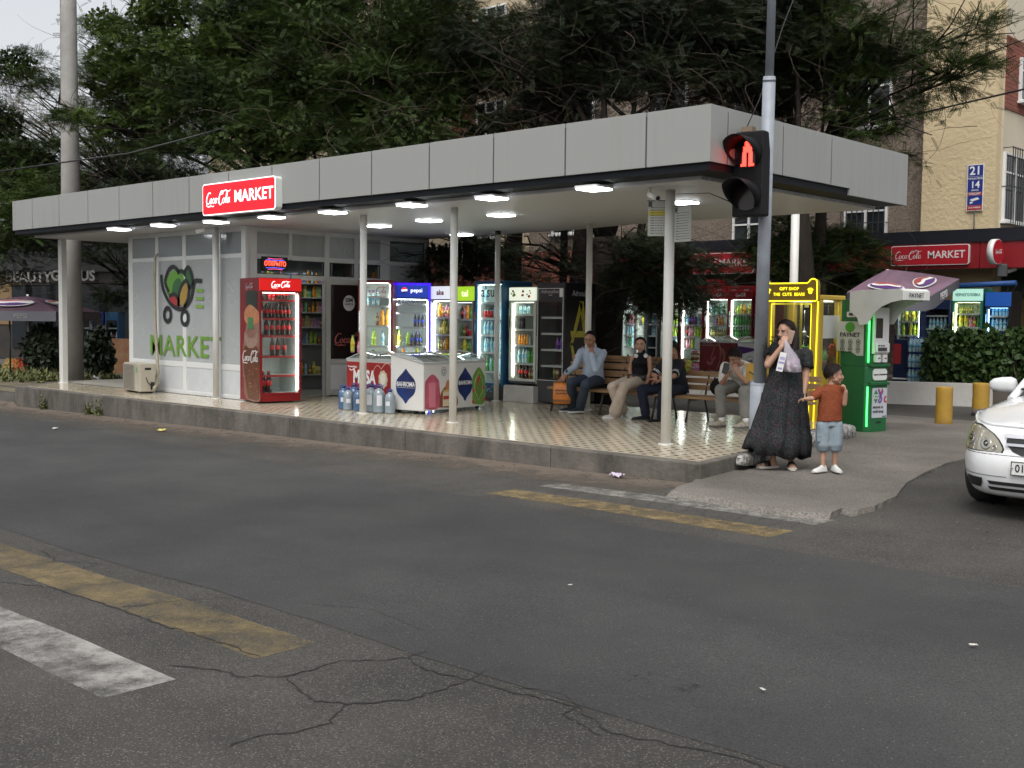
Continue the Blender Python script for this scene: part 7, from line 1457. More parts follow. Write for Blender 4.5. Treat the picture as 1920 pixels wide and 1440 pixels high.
def remesh(o, vox, sm=3, f=.5):
    r = o.modifiers.new('r', 'REMESH'); r.mode = 'VOXEL'; r.voxel_size = vox; r.use_smooth_shade = True
    if sm: s_ = o.modifiers.new('s', 'SMOOTH'); s_.iterations = sm; s_.factor = f
    dg = bpy.context.evaluated_depsgraph_get(); me = bpy.data.meshes.new_from_object(o.evaluated_get(dg)); m0 = list(o.data.materials); o.modifiers.clear(); old = o.data; o.data = me
    me.materials.clear(); [me.materials.append(m) for m in m0]; bpy.data.meshes.remove(old); return o
def capsule(b, p, q, r0, r1, n=12):
    p, q = Vector(p), Vector(q); d = (q-p); 
    if d.length < 1e-5: return
    t = d.normalized(); pts = [p-t*r0*.95, p-t*r0*.7, p, p.lerp(q, .5), q, q+t*r1*.7, q+t*r1*.95]; b.tube(pts, [r0*.3, r0*.72, r0, (r0+r1)/2, r1, r1*.72, r1*.3], n)
def sect(b, secs, n=20, power=1.0):
    b.loft([[c+s_*rs*math.cos(a)+f*rf*math.sin(a) for a in [2*PI*k/n for k in range(n)]] for c, s_, f, rs, rf in secs])
def basis(F, U):
    F = Vector(F).normalized(); U = Vector(U); U = (U-F*U.dot(F)).normalized(); Rr = F.cross(U); return Matrix((Rr, F, U)).transposed()   # columns right, forward, up
def hand(b, w, d, nrm, sgn, curl=.35, s=1.0, spread=1.0, thumb=.8):
    w, d, nrm = Vector(w), Vector(d).normalized(), Vector(nrm); nrm = (nrm-d*nrm.dot(d)).normalized(); x = d.cross(nrm)*sgn    # x towards the thumb side
    rings = []
    for t, hw, ht in ((0, .026, .018), (.02, .032, .017), (.05, .038, .015), (.08, .041, .013), (.092, .036, .01)):
        c = w+d*t*s; rings.append([c+(x*hw*math.cos(a)+nrm*ht*math.sin(a))*s for a in [2*PI*k/12 for k in range(12)]])
    b.loft(rings)
    for i, (off, L, r) in enumerate(((.029, .07, .0088), (.0095, .078, .0092), (-.0105, .073, .0088), (-.029, .058, .0078))):
        p = w+d*.085*s+x*off*s; dd = (d+x*off*2.2*spread).normalized(); a = 0
        for j, q in enumerate((.45, .31, .24)):
            a += curl*(.75 if j == 0 else 1.0)*(1+.12*i); dv = (dd*math.cos(a)+nrm*math.sin(a)); e = p+dv*L*q*s; capsule(b, p, e, r*(1-.08*j)*s, r*(.94-.1*j)*s, 8); p = e
    p = w+d*.022*s+x*.024*s; dv = (d*.55+x*thumb+nrm*.35).normalized()
    e = p+dv*.036*s; capsule(b, p, e, .0125*s, .0105*s, 8); dv2 = (d*.9+x*.25*thumb+nrm*.45).normalized(); f = e+dv2*.03*s; capsule(b, e, f, .0105*s, .009*s, 8); capsule(b, f, f+dv2*.018*s, .009*s, .007*s, 8)
def head(b, c, M, s=1.0, child=False):
    P = lambda x, y, z: Vector(c)+M @ Vector((x, y, z))*s
    b.ell(P(0, -.012, .028), .074*s, .094*s, .088*s, M, 18); b.ell(P(0, .028, -.02), .06*s, .062*s, .075*s, M, 16)
    b.ell(P(0, .03, -.062), .046*s, .05*s, .042*s, M, 14); b.ell(P(0, .062, -.088), .023*s, .02*s, .018*s, M, 10)
    for x in (-1, 1):
        b.ell(P(x*.034, .058, -.028), .024*s, .02*s, .022*s, M, 10); b.ell(P(x*.024, .076, .022), .021*s, .012*s, .009*s, M, 10); b.ell(P(x*.05, .005, -.055), .02*s, .035*s, .025*s, M, 10)
        b.ell(P(x*.0745, -.008, -.012), .008*s, .018*s, .03*s, M @ Euler((.15, 0, x*-.45)).to_matrix(), 10)
    k = .75 if child else 1
    b.tube([P(0, .083, .014), P(0, .097, -.01), P(0, .083+.026*k, -.03), P(0, .09, -.04)], [.008*s, .009*s, .0125*s, .009*s], 8)
    for x in (-1, 1): b.ell(P(x*.011, .09, -.034), .007*s, .009*s, .007*s, M, 8)
    b.ell(P(0, .084, -.055), .021*s, .012*s, .007*s, M, 10); b.ell(P(0, .082, -.066), .017*s, .012*s, .008*s, M, 10)
def face_bits(c, M, s, par, o0, brow=True, browm=None):
    P = lambda x, y, z: Vector(c)+M @ Vector((x, y, z))*s-o0
    for x in (-1, 1):
        e = MB().ell(P(x*.029, .0755, .003), .0125*s, .008*s, .0062*s, M, 10).build('eye', EYEW, par); MB().ell(P(x*.029, .0822, .0025), .0058*s, .003*s, .0058*s, M, 8).build('iris', IRIS, e)
        MB().tube([P(x*.015, .086, .0095), P(x*.029, .0855, .0125), P(x*.045, .072, .006)], [.0022*s, .0025*s, .0015*s], 5).build('lashes', HAIR, e)
        if brow: MB().tube([P(x*.012, .0895, .0225), P(x*.03, .087, .0285), P(x*.05, .068, .022)], [.0035*s, .0036*s, .0018*s], 6).build('eyebrow', browm or HAIR, par)
    lp_ = MB(); lp_.ell(P(0, .0935, -.0555), .019*s, .005*s, .004*s, M, 10); lp_.ell(P(0, .0915, -.0645), .015*s, .005*s, .0048*s, M, 10); lp_.build('lips', LIP, par)
def haircap(c, M, s, par, o0, m, thick=.012, front=70, side=96, back=118, extra=None, up=.0):
    b = MB(); n = 28; Mp = M @ Matrix.Rotation(R(24), 3, 'X'); rings = []; rr = random.Random(3)
    def Pt(pol, az, th):
        d = Vector((math.sin(pol)*math.cos(az), math.sin(pol)*math.sin(az), math.cos(pol))); e = Matrix.Rotation(R(24), 3, 'X') @ d
        q = Vector((e.x*(.076+th), e.y*(.096+th)-.012, e.z*(.09+th)+.028+up)); return Vector(c)+M @ q*s-o0
    K = 12
    for k in range(K+1):
        ring = []
        for j in range(n):
            az = 2*PI*j/n; f = math.sin(az); lim = R(side+(front-side)*max(0, f)**.8+(back-side)*max(0, -f)); pol = max(.02, lim*k/K); th = thick*(1 if k < K else .25)+.003*math.sin(az*9+k)*(k/K); ring.append(Pt(pol, az, th))
        rings.append(ring)
    b.loft(rings, cap=True); 
    if extra: extra(b, lambda x, y, z: Vector(c)+M @ Vector((x, y, z))*s-o0)
    for k in range(650):
        az = rr.uniform(0, 2*PI); f = math.sin(az); lim = R(side+(front-side)*max(0, f)**.8+(back-side)*max(0, -f)); p0 = lim*math.sqrt(rr.uniform(.0, .85)); ln = R(rr.uniform(14, 30)); tw = rr.uniform(-.2, .2); pts = [(min(p0+ln*q, lim+R(7)), az+tw*q) for q in (0, .5, 1)]; w_ = rr.uniform(.035, .07)
        L_ = [Pt(p_, a_-w_*(1-i*.4), thick+.001+.004*i*rr.random()) for i, (p_, a_) in enumerate(pts)]; R_ = [Pt(p_, a_+w_*(1-i*.4), thick+.001+.003*i) for i, (p_, a_) in enumerate(pts)]
        b.add([L_[0], R_[0], L_[1], R_[1], L_[2], R_[2]], [(0, 1, 3, 2), (2, 3, 5, 4)], 0, False)
    return b.build('hair', m, par)
def shoe(par, an, d, s, upper, sole, o0, L=.265, up=V(0, 0, 1), low=False):
    an, d = Vector(an), Vector(d); d.z = 0; d.normalize(); x = d.cross(V(0, 0, 1)); z0 = an.z-.085*s
    b = MB(); rings = []
    for t, w, h in ((-.06, .02, .05), (-.055, .034, .075), (-.02, .038, .1 if not low else .07), (.03, .037, .092 if not low else .06), (.07, .042, .065), (.12, .047, .05), (.16, .043, .042), (.19, .028, .03), (.2, .008, .022)):
        c = Vector((an.x, an.y, z0))+d*t*s; rings.append([c+x*w*s*math.cos(a)+V(0, 0, 1)*(.018+max(0, math.sin(a))*h*.9)*s*(1 if math.sin(a) > 0 else .9)-o0 for a in [2*PI*k/14 for k in range(14)]])
    b.loft(rings); sh = b.build('shoe', upper, par); sh.modifiers.new('s', 'SUBSURF').levels = 1
    b = MB(); rings = []
    for t, w in ((-.066, .022), (-.05, .038), (0, .04), (.07, .045), (.12, .05), (.17, .044), (.205, .02)):
        c = Vector((an.x, an.y, z0))+d*t*s; rings.append([c+x*w*s*q+V(0, 0, z*s)-o0 for q, z in ((-1, .003), (1, .003), (1.02, .014), (1, .026), (-1, .026), (-1.02, .014))])
    b.loft(rings); b.build('sole', sole, sh); return sh
class Fig:
    def __init__(s, label, J, sc, skin, cat='person'):
        s.J = {k: Vector(v) for k, v in J.items()}; s.s = sc; s.o = V(s.J['pel'].x, s.J['pel'].y, min(s.J['anL'].z, s.J['anR'].z)-.085*sc); s.t = thing('person', label, cat, s.o); s.skin = skin
        J = s.J; s.side = (J['shR']-J['shL']).normalized() if (J['shR']-J['shL']).length else V(1, 0, 0); s.upv = (J['neck']-J['pel']).normalized(); s.fwd = s.upv.cross(s.side).normalized()
    def P(s, k): return s.J[k]-s.o
    def torso(s, b, g=0, top=True, lo=0.0, belly=0, bust=0, w=1.0):
        k = s.s; J = s.J; pel, neck = s.P('pel'), s.P('neck'); sw = (J['shR']-J['shL']).length/2; hipside = (J['hipR']-J['hipL']).normalized(); S_ = s.side; F = s.fwd
        def at(t): return pel.lerp(neck, t)
        L = (neck-pel).length; bend = F*(-.03*k)
        secs = []
        for t, rs, rf, off in ((lo-.14, .13, .1, 0), (lo, .155, .115, 0), (.2, .145, .11+belly, belly*.5), (.4, .132, .1+belly*.8, belly*.5), (.62, .15, .11+bust*.4, .01+bust*.5), (.8, sw/k*.86, .1+bust*.2, .005), (.93, sw/k*.8, .075, -.005), (1.0, .075, .06, -.005)):
            if t < lo-.01 and t > lo-.13: continue
            q = max(0, min(1, t*1.6)); sd = hipside.lerp(S_, q).normalized(); ff = s.upv.cross(sd).normalized(); c = at(t)+F*off*k+bend*math.sin(PI*max(0, min(1, t)))
            secs.append((c, sd, ff, (rs*k*w if t < .75 else rs*k)+g, rf*k+g))
        sect(b, secs if top else secs[:-1])
    def arm(s, b, X, g=0, upto=1.0, r=(.047, .04, .036, .026), start=0):
        k = s.s; sh, el, wr = s.P('sh'+X), s.P('el'+X), s.P('wr'+X); capsule(b, sh, el if upto >= .5 else sh.lerp(el, upto*2), r[0]*k+g, (r[1] if upto >= .5 else r[0]+(r[1]-r[0])*upto*2)*k+g)
        if upto > .5: capsule(b, el, el.lerp(wr, (upto-.5)*2), r[2]*k*1.05+g, (r[2]+(r[3]-r[2])*(upto-.5)*2)*k+g)
    def leg(s, b, X, g=0, upto=1.0, r=(.082, .06, .054, .036), flare=0):
        k = s.s; h, kn, an = s.P('hip'+X), s.P('kn'+X), s.P('an'+X); capsule(b, h, kn if upto >= .5 else h.lerp(kn, upto*2), r[0]*k+g, r[1]*k+g)
        if upto > .5: e = kn.lerp(an, (upto-.5)*2); capsule(b, kn, e, r[2]*k*1.06+g, (r[2]+(r[3]-r[2])*(upto-.5)*2)*k+g+flare)
    def body(s, hands, F, U, hs=1.0, child=False, vox=.0058, legs=True, armr=(.047, .04, .036, .026), neckr=.052):
        b = MB(); k = s.s; s.torso(b, -.006); [s.arm(b, X, r=armr) for X in 'LR']
        if legs: [s.leg(b, X, -.004) for X in 'LR']
        s.M = basis(F, U); s.hs = hs; hc = s.P('head'); capsule(b, s.P('neck')-s.upv*.03*k, hc+s.M @ V(0, -.02, -.06)*hs, neckr*k*1.1, neckr*k); head(b, hc, s.M, hs, child)
        for X, (d, n_, curl) in hands.items(): hand(b, s.P('wr'+X), d, n_, -1 if X == 'L' else 1, curl, k if not child else k*.95)
        for X in 'LR':
            a = s.P('an'+X); 
            if legs: capsule(b, a, a-V(0, 0, .03*k), .034*k, .03*k)
        s.bod = remesh(b.build('body', s.skin, s.t), vox, 2, .4); face_bits(s.P('head')+s.o, s.M, hs, s.t, s.o); return s
    def cloth(s, name, m, fn, vox=.009, sm=3, wr=0):
        b = MB(); fn(b); o = remesh(b.build(name, m, s.t), vox, sm)
        if wr:
            tx = bpy.data.textures.get('folds') or bpy.data.textures.new('folds', 'CLOUDS'); tx.noise_scale = .07; d = o.modifiers.new('d', 'DISPLACE'); d.texture = tx; d.strength = wr; d.mid_level = .5
        return o
def fabric(name, c, c2=None, sc=(6, .4), rough=.85, bump=(35, .35, .004), stretch=None): return mat(name, c, rough, noise=sc, col2=c2 or tuple(x*.75 for x in c), bump=bump, stretch=stretch, spec=.2)
TOC = lambda p: Vector((CAM.x-p.x, CAM.y-p.y, 0)).normalized()
IR = Vector((RT0.x, RT0.y, 0))
ZU = V(0, 0, 1)
# --- man in the pale shirt
J = dict(pel=aty(1112, 711, 4.44), neck=aty(1111, 652, 4.42), head=aty(1106.5, 636, 4.33), shR=aty(1090, 660, 4.36), shL=aty(1131, 662, 4.47), elR=aty(1079, 687, 4.2), wrR=aty(1061, 700, 4.02), elL=aty(1117, 693, 4.1), wrL=aty(1109, 664, 4.2),
         hipR=aty(1101, 712, 4.40), hipL=aty(1122, 713, 4.48), knR=aty(1071, 717, 3.98), knL=aty(1098, 721, 3.93), anR=aty(1072, 762, 4.22), anL=aty(1088, 763, 4.1))
m1 = Fig('seated man in a pale blue shirt resting his cheek on his hand', J, .98, SK1)
fd = (TOC(m1.J['head'])*.8-IR*.35+V(0, 0, -.25)).normalized(); toL = (J['head']-J['wrL']).normalized()
m1.body({'R': ((V(-.1, -.6, -.75)), V(-.6, .3, -.3), .6), 'L': (toL+V(0, .1, 0)*.3, (J['head']-J['wrL']).cross(V(0, 0, 1)).cross(toL)*-1, .12)}, fd, V(.12, .05, 1), .98)
SH1 = fabric('pale_blue_cotton', (.4, .46, .54), (.3, .36, .45), stretch=(3, 3, .6), bump=(22, .7, .012)); 
m1.cloth('shirt', SH1, lambda b: (m1.torso(b, .02, belly=.025), [m1.arm(b, X, .016, .97) for X in 'LR'], capsule(b, m1.P('neck')-m1.upv*.02, m1.P('neck')+m1.upv*.03, .065, .062)), .009, 3, .012)
NAVT = fabric('slate_trousers', (.045, .06, .085)); 
m1.cloth('trousers', NAVT, lambda b: (m1.torso.__func__ and sect(b, [(m1.P('pel')+m1.upv*q, (m1.J['hipR']-m1.J['hipL']).normalized(), m1.fwd, .165, .135) for q in (-.07, 0, .06)]), [m1.leg(b, X, .016, .98, flare=.018) for X in 'LR']), .01, 3, .01)
DSH = fabric('dark_mesh_shoe', (.03, .035, .045)); SOL = mat('pale_sole', (.5, .5, .48), .6)
shoe(m1.t, J['anR'], V(-.35, -.9, 0), .98, DSH, SOL, m1.o); shoe(m1.t, J['anL'], V(-.3, -.9, 0), .98, DSH, SOL, m1.o)
haircap(J['head'], m1.M, .98, m1.t, m1.o, HAIR, .006, 60, 84, 108)
wb = MB().tube([m1.P('wrR')+V(.02, .01, .02), m1.P('wrR')+V(-.0, -.01, .03)], .03, 10).build('wrist_strap', BLACK, m1.t)
# orange bag
bg0 = aty(1054, 733, 4.0); OB = mat('orange_bag', (.62, .2, .025), .45, noise=(5, .35), col2=(.48, .14, .02), bump=(12, .6, .02))
bag = thing('shopping_bag', 'orange printed plastic shopping bag hanging from the hand of the seated man', 'bag', (bg0.x, bg0.y, bg0.z-.19), R(33))
rr = random.Random(5); rings = []
for z, w, d in ((0, .12, .02), (.02, .13, .035), (.15, .135, .04), (.27, .132, .03), (.31, .128, .012)): rings.append([(w*math.copysign(abs(math.cos(a))**.5, math.cos(a))+rr.uniform(-.004, .004), d*math.sin(a)+rr.uniform(-.004, .004), z) for a in np.linspace(0, 2*PI, 19)[:-1]])
MB().loft(rings).build('sack', OB, bag)
b = MB(); [b.tube([(-.06, y, .3), (-.05, y, .35), (-.01, y*.5, .39), (.03, y, .35), (.04, y, .3)], .008, 6) for y in (-.012, .012)]; b.build('handle', OB, bag)
text('Azerbaycan\nmarketleri', .045, BLACK, bag, (0, -.044, .18), bold=.015, shear=.2); MB().box(-.125, .125, -.043, -.03, .03, .065).build('dark_print', mat('bag_dark', (.2, .07, .01), .5), bag)
# --- girl in black top
J = dict(pel=aty(1197, 709, 4.42), neck=aty(1203, 662, 4.43), head=aty(1200.5, 647, 4.38), shR=aty(1187, 670, 4.36), shL=aty(1217, 671, 4.46), elR=aty(1181, 692, 4.38), wrR=aty(1184, 708, 4.22), elL=aty(1219, 694, 4.46), wrL=aty(1215, 712, 4.38),
         hipR=aty(1189, 712, 4.38), hipL=aty(1206, 713, 4.46), knR=aty(1148, 726, 3.98), knL=aty(1170, 724, 3.93), anR=aty(1166, 769, 4.12), anL=aty(1153, 775, 3.95))
g = Fig('young woman in a sleeveless black top and cream trousers with silver headphones round her neck', J, .88, SK2)
fd = (TOC(J['head'])-IR*.12).normalized()
g.body({'R': (V(.3, -.6, -.2), V(0, -.3, -1), .3), 'L': (V(-.1, -.3, -1), V(-.6, -.4, 0), .25)}, fd, V(-.04, 0, 1), .9, armr=(.04, .033, .031, .023), neckr=.045)
BLT = fabric('black_knit', (.01, .01, .012))
g.cloth('top', BLT, lambda b: (g.torso(b, .012, bust=.03, w=.88), capsule(b, g.P('neck')-g.upv*.02, g.P('neck')+g.upv*.035, .056, .052)), .008, 3)
CRM = fabric('cream_trousers', (.5, .42, .34), (.4, .33, .27), bump=(16, .8, .012))
g.cloth('trousers', CRM, lambda b: (sect(b, [(g.P('pel')+g.upv*q, (g.J['hipR']-g.J['hipL']).normalized(), g.fwd, .15*r_, .125*r_) for q, r_ in ((-.07, 1), (0, 1.02), (.06, .92))]), [g.leg(b, X, .022, .97, flare=.04) for X in 'LR']), .01, 3, .012)
WSH = fabric('white_trainer', (.5, .49, .46)); shoe(g.t, J['anR'], V(-.3, -.9, 0), .88, WSH, SOL, g.o); shoe(g.t, J['anL'], V(-.55, -.8, 0), .9, WSH, SOL, g.o)
haircap(J['head'], g.M, .9, g.t, g.o, HAIR, .009, 66, 86, 112, lambda b, P: (b.ell(P(0, -.125, .055), .045, .04, .042, g.M, 12)))
hb = MB()
for x in (-1, 1): c_ = g.P('neck')+g.M @ V(x*.068, .085, -.035); hb.tube([c_-g.M @ V(0, .012, 0), c_+g.M @ V(0, .012, 0)], [.032, .03], 16)
hb.tube([g.P('neck')+g.M @ V(x*.07*math.cos(a)*1.0, -.075*math.sin(a)+.01, .015-.04*(1-math.sin(a))) for x, a in [(1, a) for a in np.linspace(-.9, PI+.9, 12)]], .007, 6); hob = hb.build('headphones', mat('silver_plastic', (.5, .5, .5), .25, .6), g.t); 
bb = MB().loft([[g.P('pel')+g.fwd*(.15+d)+g.side*x+g.upv*(.02+z) for z, d in ((-.045, .0), (-.03, .03), (.03, .03), (.045, 0), (.03, -.015), (-.03, -.015))] for x in (-.13, -.1, 0, .1, .13)]); bb.build('belt_bag', BLACK, g.t)
# --- boy in black leaning behind the column
J = dict(pel=aty(1270, 725, 4.46), neck=aty(1265, 672, 4.38), head=aty(1258, 655, 4.26), shR=aty(1247, 679, 4.28), shL=aty(1277, 682, 4.5), elR=aty(1226, 703, 4.12), wrR=aty(1239, 712, 4.05), elL=aty(1263, 706, 4.2), wrL=aty(1230, 710, 4.0),
         hipR=aty(1259, 727, 4.38), hipL=aty(1279, 729, 4.52), knR=aty(1203, 731, 3.96), knL=aty(1243, 740, 3.88), anR=aty(1211, 778, 4.0), anL=aty(1240, 784, 3.95))
k3 = Fig('boy in a black polo leaning forward on the bench behind the white column', J, .95, SK1)
fd = (-IR*.8+TOC(J['head'])*.5+V(0, 0, -.45)).normalized()
k3.body({'R': (V(-.5, -.5, -.1), V(.1, .2, -1), .5), 'L': (V(-.8, -.4, -.1), V(.1, .2, -1), .4)}, fd, V(0, 0, 1)-fd*.2, .96)
BKP = fabric('black_polo', (.012, .013, .018)); k3.cloth('polo_shirt', BKP, lambda b: (k3.torso(b, .022, belly=.02), [k3.arm(b, X, .018, .4) for X in 'LR'], capsule(b, k3.P('neck')-k3.upv*.02, k3.P('neck')+k3.upv*.025, .062, .06)), .009, 3, .01)
for X in 'LR':
    a_, c_ = k3.P('sh'+X), k3.P('el'+X); d_ = (c_-a_).normalized()
    for q in (.7, .78): MB().tube([a_.lerp(c_, q), a_.lerp(c_, q)+d_*.008], .0615*.95, 16).build('sleeve_stripe', WHITE, k3.t)
NV2 = fabric('navy_trousers', (.015, .018, .035)); k3.cloth('trousers', NV2, lambda b: (sect(b, [(k3.P('pel')+k3.upv*q, (k3.J['hipR']-k3.J['hipL']).normalized(), k3.fwd, .165, .135) for q in (-.07, 0, .05)]), [k3.leg(b, X, .016, .97, flare=.014) for X in 'LR']), .01, 3, .01)
[shoe(k3.t, J['an'+X], V(-.75, -.7, 0), .98, BLT, BLACK, k3.o, low=True) for X in 'LR']; haircap(J['head'], k3.M, .96, k3.t, k3.o, HAIR, .013, 72, 92, 112)
MB().tube([k3.P('wrL')+(k3.P('elL')-k3.P('wrL')).normalized()*q for q in (.01, .04)], .031, 12).build('watch', BLACK, k3.t)
# --- youth with phone
J = dict(pel=aty(1393, 722, 4.46), neck=aty(1387, 682, 4.22), head=aty(1377, 671, 4.08), shR=aty(1360, 688, 4.12), shL=aty(1404, 690, 4.28), elR=aty(1354, 719, 3.98), wrR=aty(1362, 705, 3.9), elL=aty(1400, 716, 3.96), wrL=aty(1381, 698, 3.92),
         hipR=aty(1381, 723, 4.4), hipL=aty(1405, 725, 4.5), knR=aty(1350, 731, 3.96), knL=aty(1395, 735, 3.9), anR=aty(1353, 788, 3.98), anL=aty(1398, 790, 3.86))
y = Fig('dark haired youth in a white t-shirt and grey trousers bent over a black phone', J, .93, SK1)
fd = (TOC(J['head'])*.75-IR*.45+V(0, 0, -.5)).normalized()
y.body({'R': (V(.05, -.15, 1), V(.55, -.6, .1), .75), 'L': (V(-.35, -.05, 1), V(-.5, .4, .2), .75)}, fd, V(0, 0, 1), .96)
WTS = fabric('white_tee', (.66, .65, .6), (.55, .54, .5)); y.cloth('t_shirt', WTS, lambda b: (y.torso(b, .024), [y.arm(b, X, .026, .36) for X in 'LR']), .009, 3, .012)
GYT = fabric('grey_joggers', (.23, .225, .2), (.17, .165, .15), bump=(15, .8, .012)); y.cloth('trousers', GYT, lambda b: (sect(b, [(y.P('pel')+y.upv*q, (y.J['hipR']-y.J['hipL']).normalized(), y.fwd, .16, .135) for q in (-.07, 0, .05)]), [y.leg(b, X, .02, .88, flare=.012) for X in 'LR']), .01, 3, .012)
BSH = fabric('beige_trainer', (.42, .38, .3), (.25, .22, .18), sc=(30, .3)); DSO = mat('grey_sole', (.12, .11, .1), .6)
for X in 'LR': shoe(y.t, J['an'+X], V(-.25, -.95, 0), 1.0, BSH, DSO, y.o); MB().tube([y.P('an'+X)-V(0, 0, .02), y.P('an'+X)+V(0, 0, .05)], [.04, .037], 14).build('sock', WHITE, y.t)
haircap(J['head'], y.M, .96, y.t, y.o, HAIR, .018, 84, 98, 112)
ph = y.P('wrR')+y.o+V(.03, -.07, .1); pho = thing('mobile_phone', 'black mobile phone held by the youth in white', 'phone', ph); MB().box(-.037, .037, -.005, .005, -.075, .075, 0, Matrix.Rotation(R(38), 4, 'Z') @ Matrix.Rotation(R(-25), 4, 'X') @ Matrix.Rotation(R(14), 4, 'Y')).build('case', BLACK, pho, bev=.003); MB().box(-.033, .033, .0052, .006, -.07, .07, 0, Matrix.Rotation(R(38), 4, 'Z') @ Matrix.Rotation(R(-25), 4, 'X') @ Matrix.Rotation(R(14), 4, 'Y')).build('screen', mat('phone_screen', (.02, .02, .025), .1), pho)
bk = aty(1352, 722, 4.5); bo_ = thing('shoulder_bag', 'black bag lying on the bench behind the youth in white', 'bag', (bk.x, bk.y, .36)); b = MB(); b.ell((0, 0, .12), .17, .1, .13, n=14); b.build('pouch', BLT, bo_); MB().tube([(-.15, 0, .1), (-.05, -.08, .25), (.12, -.05, .12)], .01, 6).build('strap', BLACK, bo_)
cbk = MB(); pw = aty(1405, 682, 4.0); pw2 = aty(1405, 712, 4.0); ypl = aty(1405.5, 697, 3.2); tpl = thing('yellow_box', 'small worn yellow plate fixed beside the grey traffic pole in front of the youth', 'plate', ypl, R(40)); MB().box(-.046, .046, -.01, .01, -.1, .1).build('plate', M_BOL, tpl); 
q_ = base+pz_(ypl.z-base.z)-ypl; b = MB(); b.tube([Matrix.Rotation(R(-40), 3, 'Z') @ V(0, 0, 0), Matrix.Rotation(R(-40), 3, 'Z') @ q_], .008, 6); b.build('bracket', BLACK, tpl)
# --- woman in the long dress
pf_ = atz(1460, 879, -.148); d0 = (pf_-CAM).dot(FW); A = lambda u, v, o=0.0: atd(u, v, d0+o)
J = dict(pel=A(1473, 716, .0), neck=A(1482, 650, .02), head=A(1473, 622, -.01), shR=A(1449, 660, .0), shL=A(1510, 660, .05), elR=A(1440, 684, -.14), wrR=A(1465, 651, -.2), elL=A(1511, 707, .0), wrL=A(1507, 738, -.05),
         hipR=A(1462, 722, 0), hipL=A(1487, 722, .03), knR=A(1455, 792, 0), knL=A(1483, 792, 0), anR=A(1449, 862, .02), anL=A(1483, 864, 0))
w = Fig('woman in a long dark floral dress with a phone at her ear', J, .94, SK2)
tc = TOC(w.o); fd = (tc*.72-IR*.7+V(0, 0, -.12)).normalized()
w.body({'R': (V(0, 0, 1)+IR*.35+tc*-.15, tc*-.8+IR*.5, .35), 'L': (V(0, 0, -1)-IR*.1, -IR*.9+tc*.3, .75)}, fd, V(0, 0, 1)+IR*.05, .98, armr=(.054, .042, .038, .027))
def dress_mat():
    m, n, o = new_mat('floral_dress'); L = n.links.new; co = obj_co(n); b = N(n, 'BsdfPrincipled', Roughness=.85); L(b.outputs[0], o.inputs[0]); b.inputs['Specular IOR Level'].default_value = .2
    v = N(n, 'TexVoronoi', Scale=150); mp = N(n, 'Mapping'); mp.inputs['Scale'].default_value = (1, 1, .45); L(co, mp.inputs[0]); L(mp.outputs[0], v.inputs['Vector']); sc = N(n, 'SeparateColor'); L(v.outputs['Color'], sc.inputs[0])
    r = N(n, 'ValToRGB'); r.color_ramp.interpolation = 'CONSTANT'; e = r.color_ramp.elements; e[0].position = 0; e[0].color = (.014, .015, .017, 1); e[1].position = .5; e[1].color = (.018, .042, .036, 1)
    for p_, c in ((.66, (.06, .026, .033, 1)), (.78, (.045, .045, .048, 1)), (.84, (.02, .02, .022, 1))): q = e.new(p_); q.color = c
    L(sc.outputs[0], r.inputs[0]); L(r.outputs[0], b.inputs['Base Color']); return m
DR = dress_mat(); b = MB(); rings = []; NN = 96; rr = random.Random(2); phs = [rr.uniform(0, 6) for _ in range(8)]
DS = [(1480, 652, 14, .8, 0), (1480, 656, 25, .7, 0), (1478, 664, 31, .62, 0), (1476, 676, 29.5, .72, .01), (1474, 688, 28.5, .72, .015), (1473.5, 690, 29.5, .74, .05), (1473, 704, 31, .72, .05), (1471, 722, 36, .72, .06), (1470, 736, 39, .72, .07), (1470, 738, 40.5, .74, .085), (1469, 752, 42, .72, .09), (1466, 772, 47, .7, .1), (1463, 793, 52, .68, .11), (1462, 812, 56, .66, .115), (1462, 814, 57.5, .68, .13), (1458, 832, 61, .64, .14), (1454, 850, 63.5, .62, .15)]
for i, (u, v_, hw, rt, am) in enumerate(DS):
    c = A(u, v_)-w.o; hw_ = hw*d0/2138*(1-.07*(v_-652)/200); ring = []
    for k in range(NN):
        a = 2*PI*k/NN; rp = 1+am*(.55*math.sin(11*a+phs[0]+.25*i*.2)+.35*math.sin(19*a+phs[1]-i*.1)+.25*math.sin(5*a+phs[2])); dz = -(.05*math.cos(a-PI) + .02*math.sin(7*a))*(i/16)**3*(-1) if i > 12 else 0
        ring.append(c+IR*hw_*rp*math.cos(a)+tc*-hw_*rt*rp*math.sin(a)*(.42 if math.sin(a) > 0 else 1.1)+V(0, 0, dz*.9+(-.02*math.sin(3*a) if i == 16 else 0)))
    rings.append(ring)
b.loft(rings, cap=False); dr = b.build('dress', DR, w.t); sm = dr.modifiers.new('s', 'SOLIDIFY'); sm.thickness = .006
def puff(X, p1, r0, r1, r2):
    a_, c_ = w.P('sh'+X), w.P('el'+X); q = a_.lerp(c_, p1); rgs = []; d_ = (q-a_).normalized(); u_ = d_.orthogonal().normalized(); v_ = d_.cross(u_)
    for t, r in ((-.25, r0*.4), (-.05, r0), (.3, r0*1.15), (.7, r1), (1, r2)):
        c = a_.lerp(q, t); rgs.append([c+(u_*math.cos(a)+v_*math.sin(a))*r*(1+.06*math.sin(9*a)*max(0, t)) for a in np.linspace(0, 2*PI, 37)[:-1]])
    o = MB().loft(rgs, cap=False).build('sleeve', DR, w.t); o.modifiers.new('s', 'SOLIDIFY').thickness = .004
puff('R', .5, .072, .078, .07); puff('L', .66, .07, .076, .082)
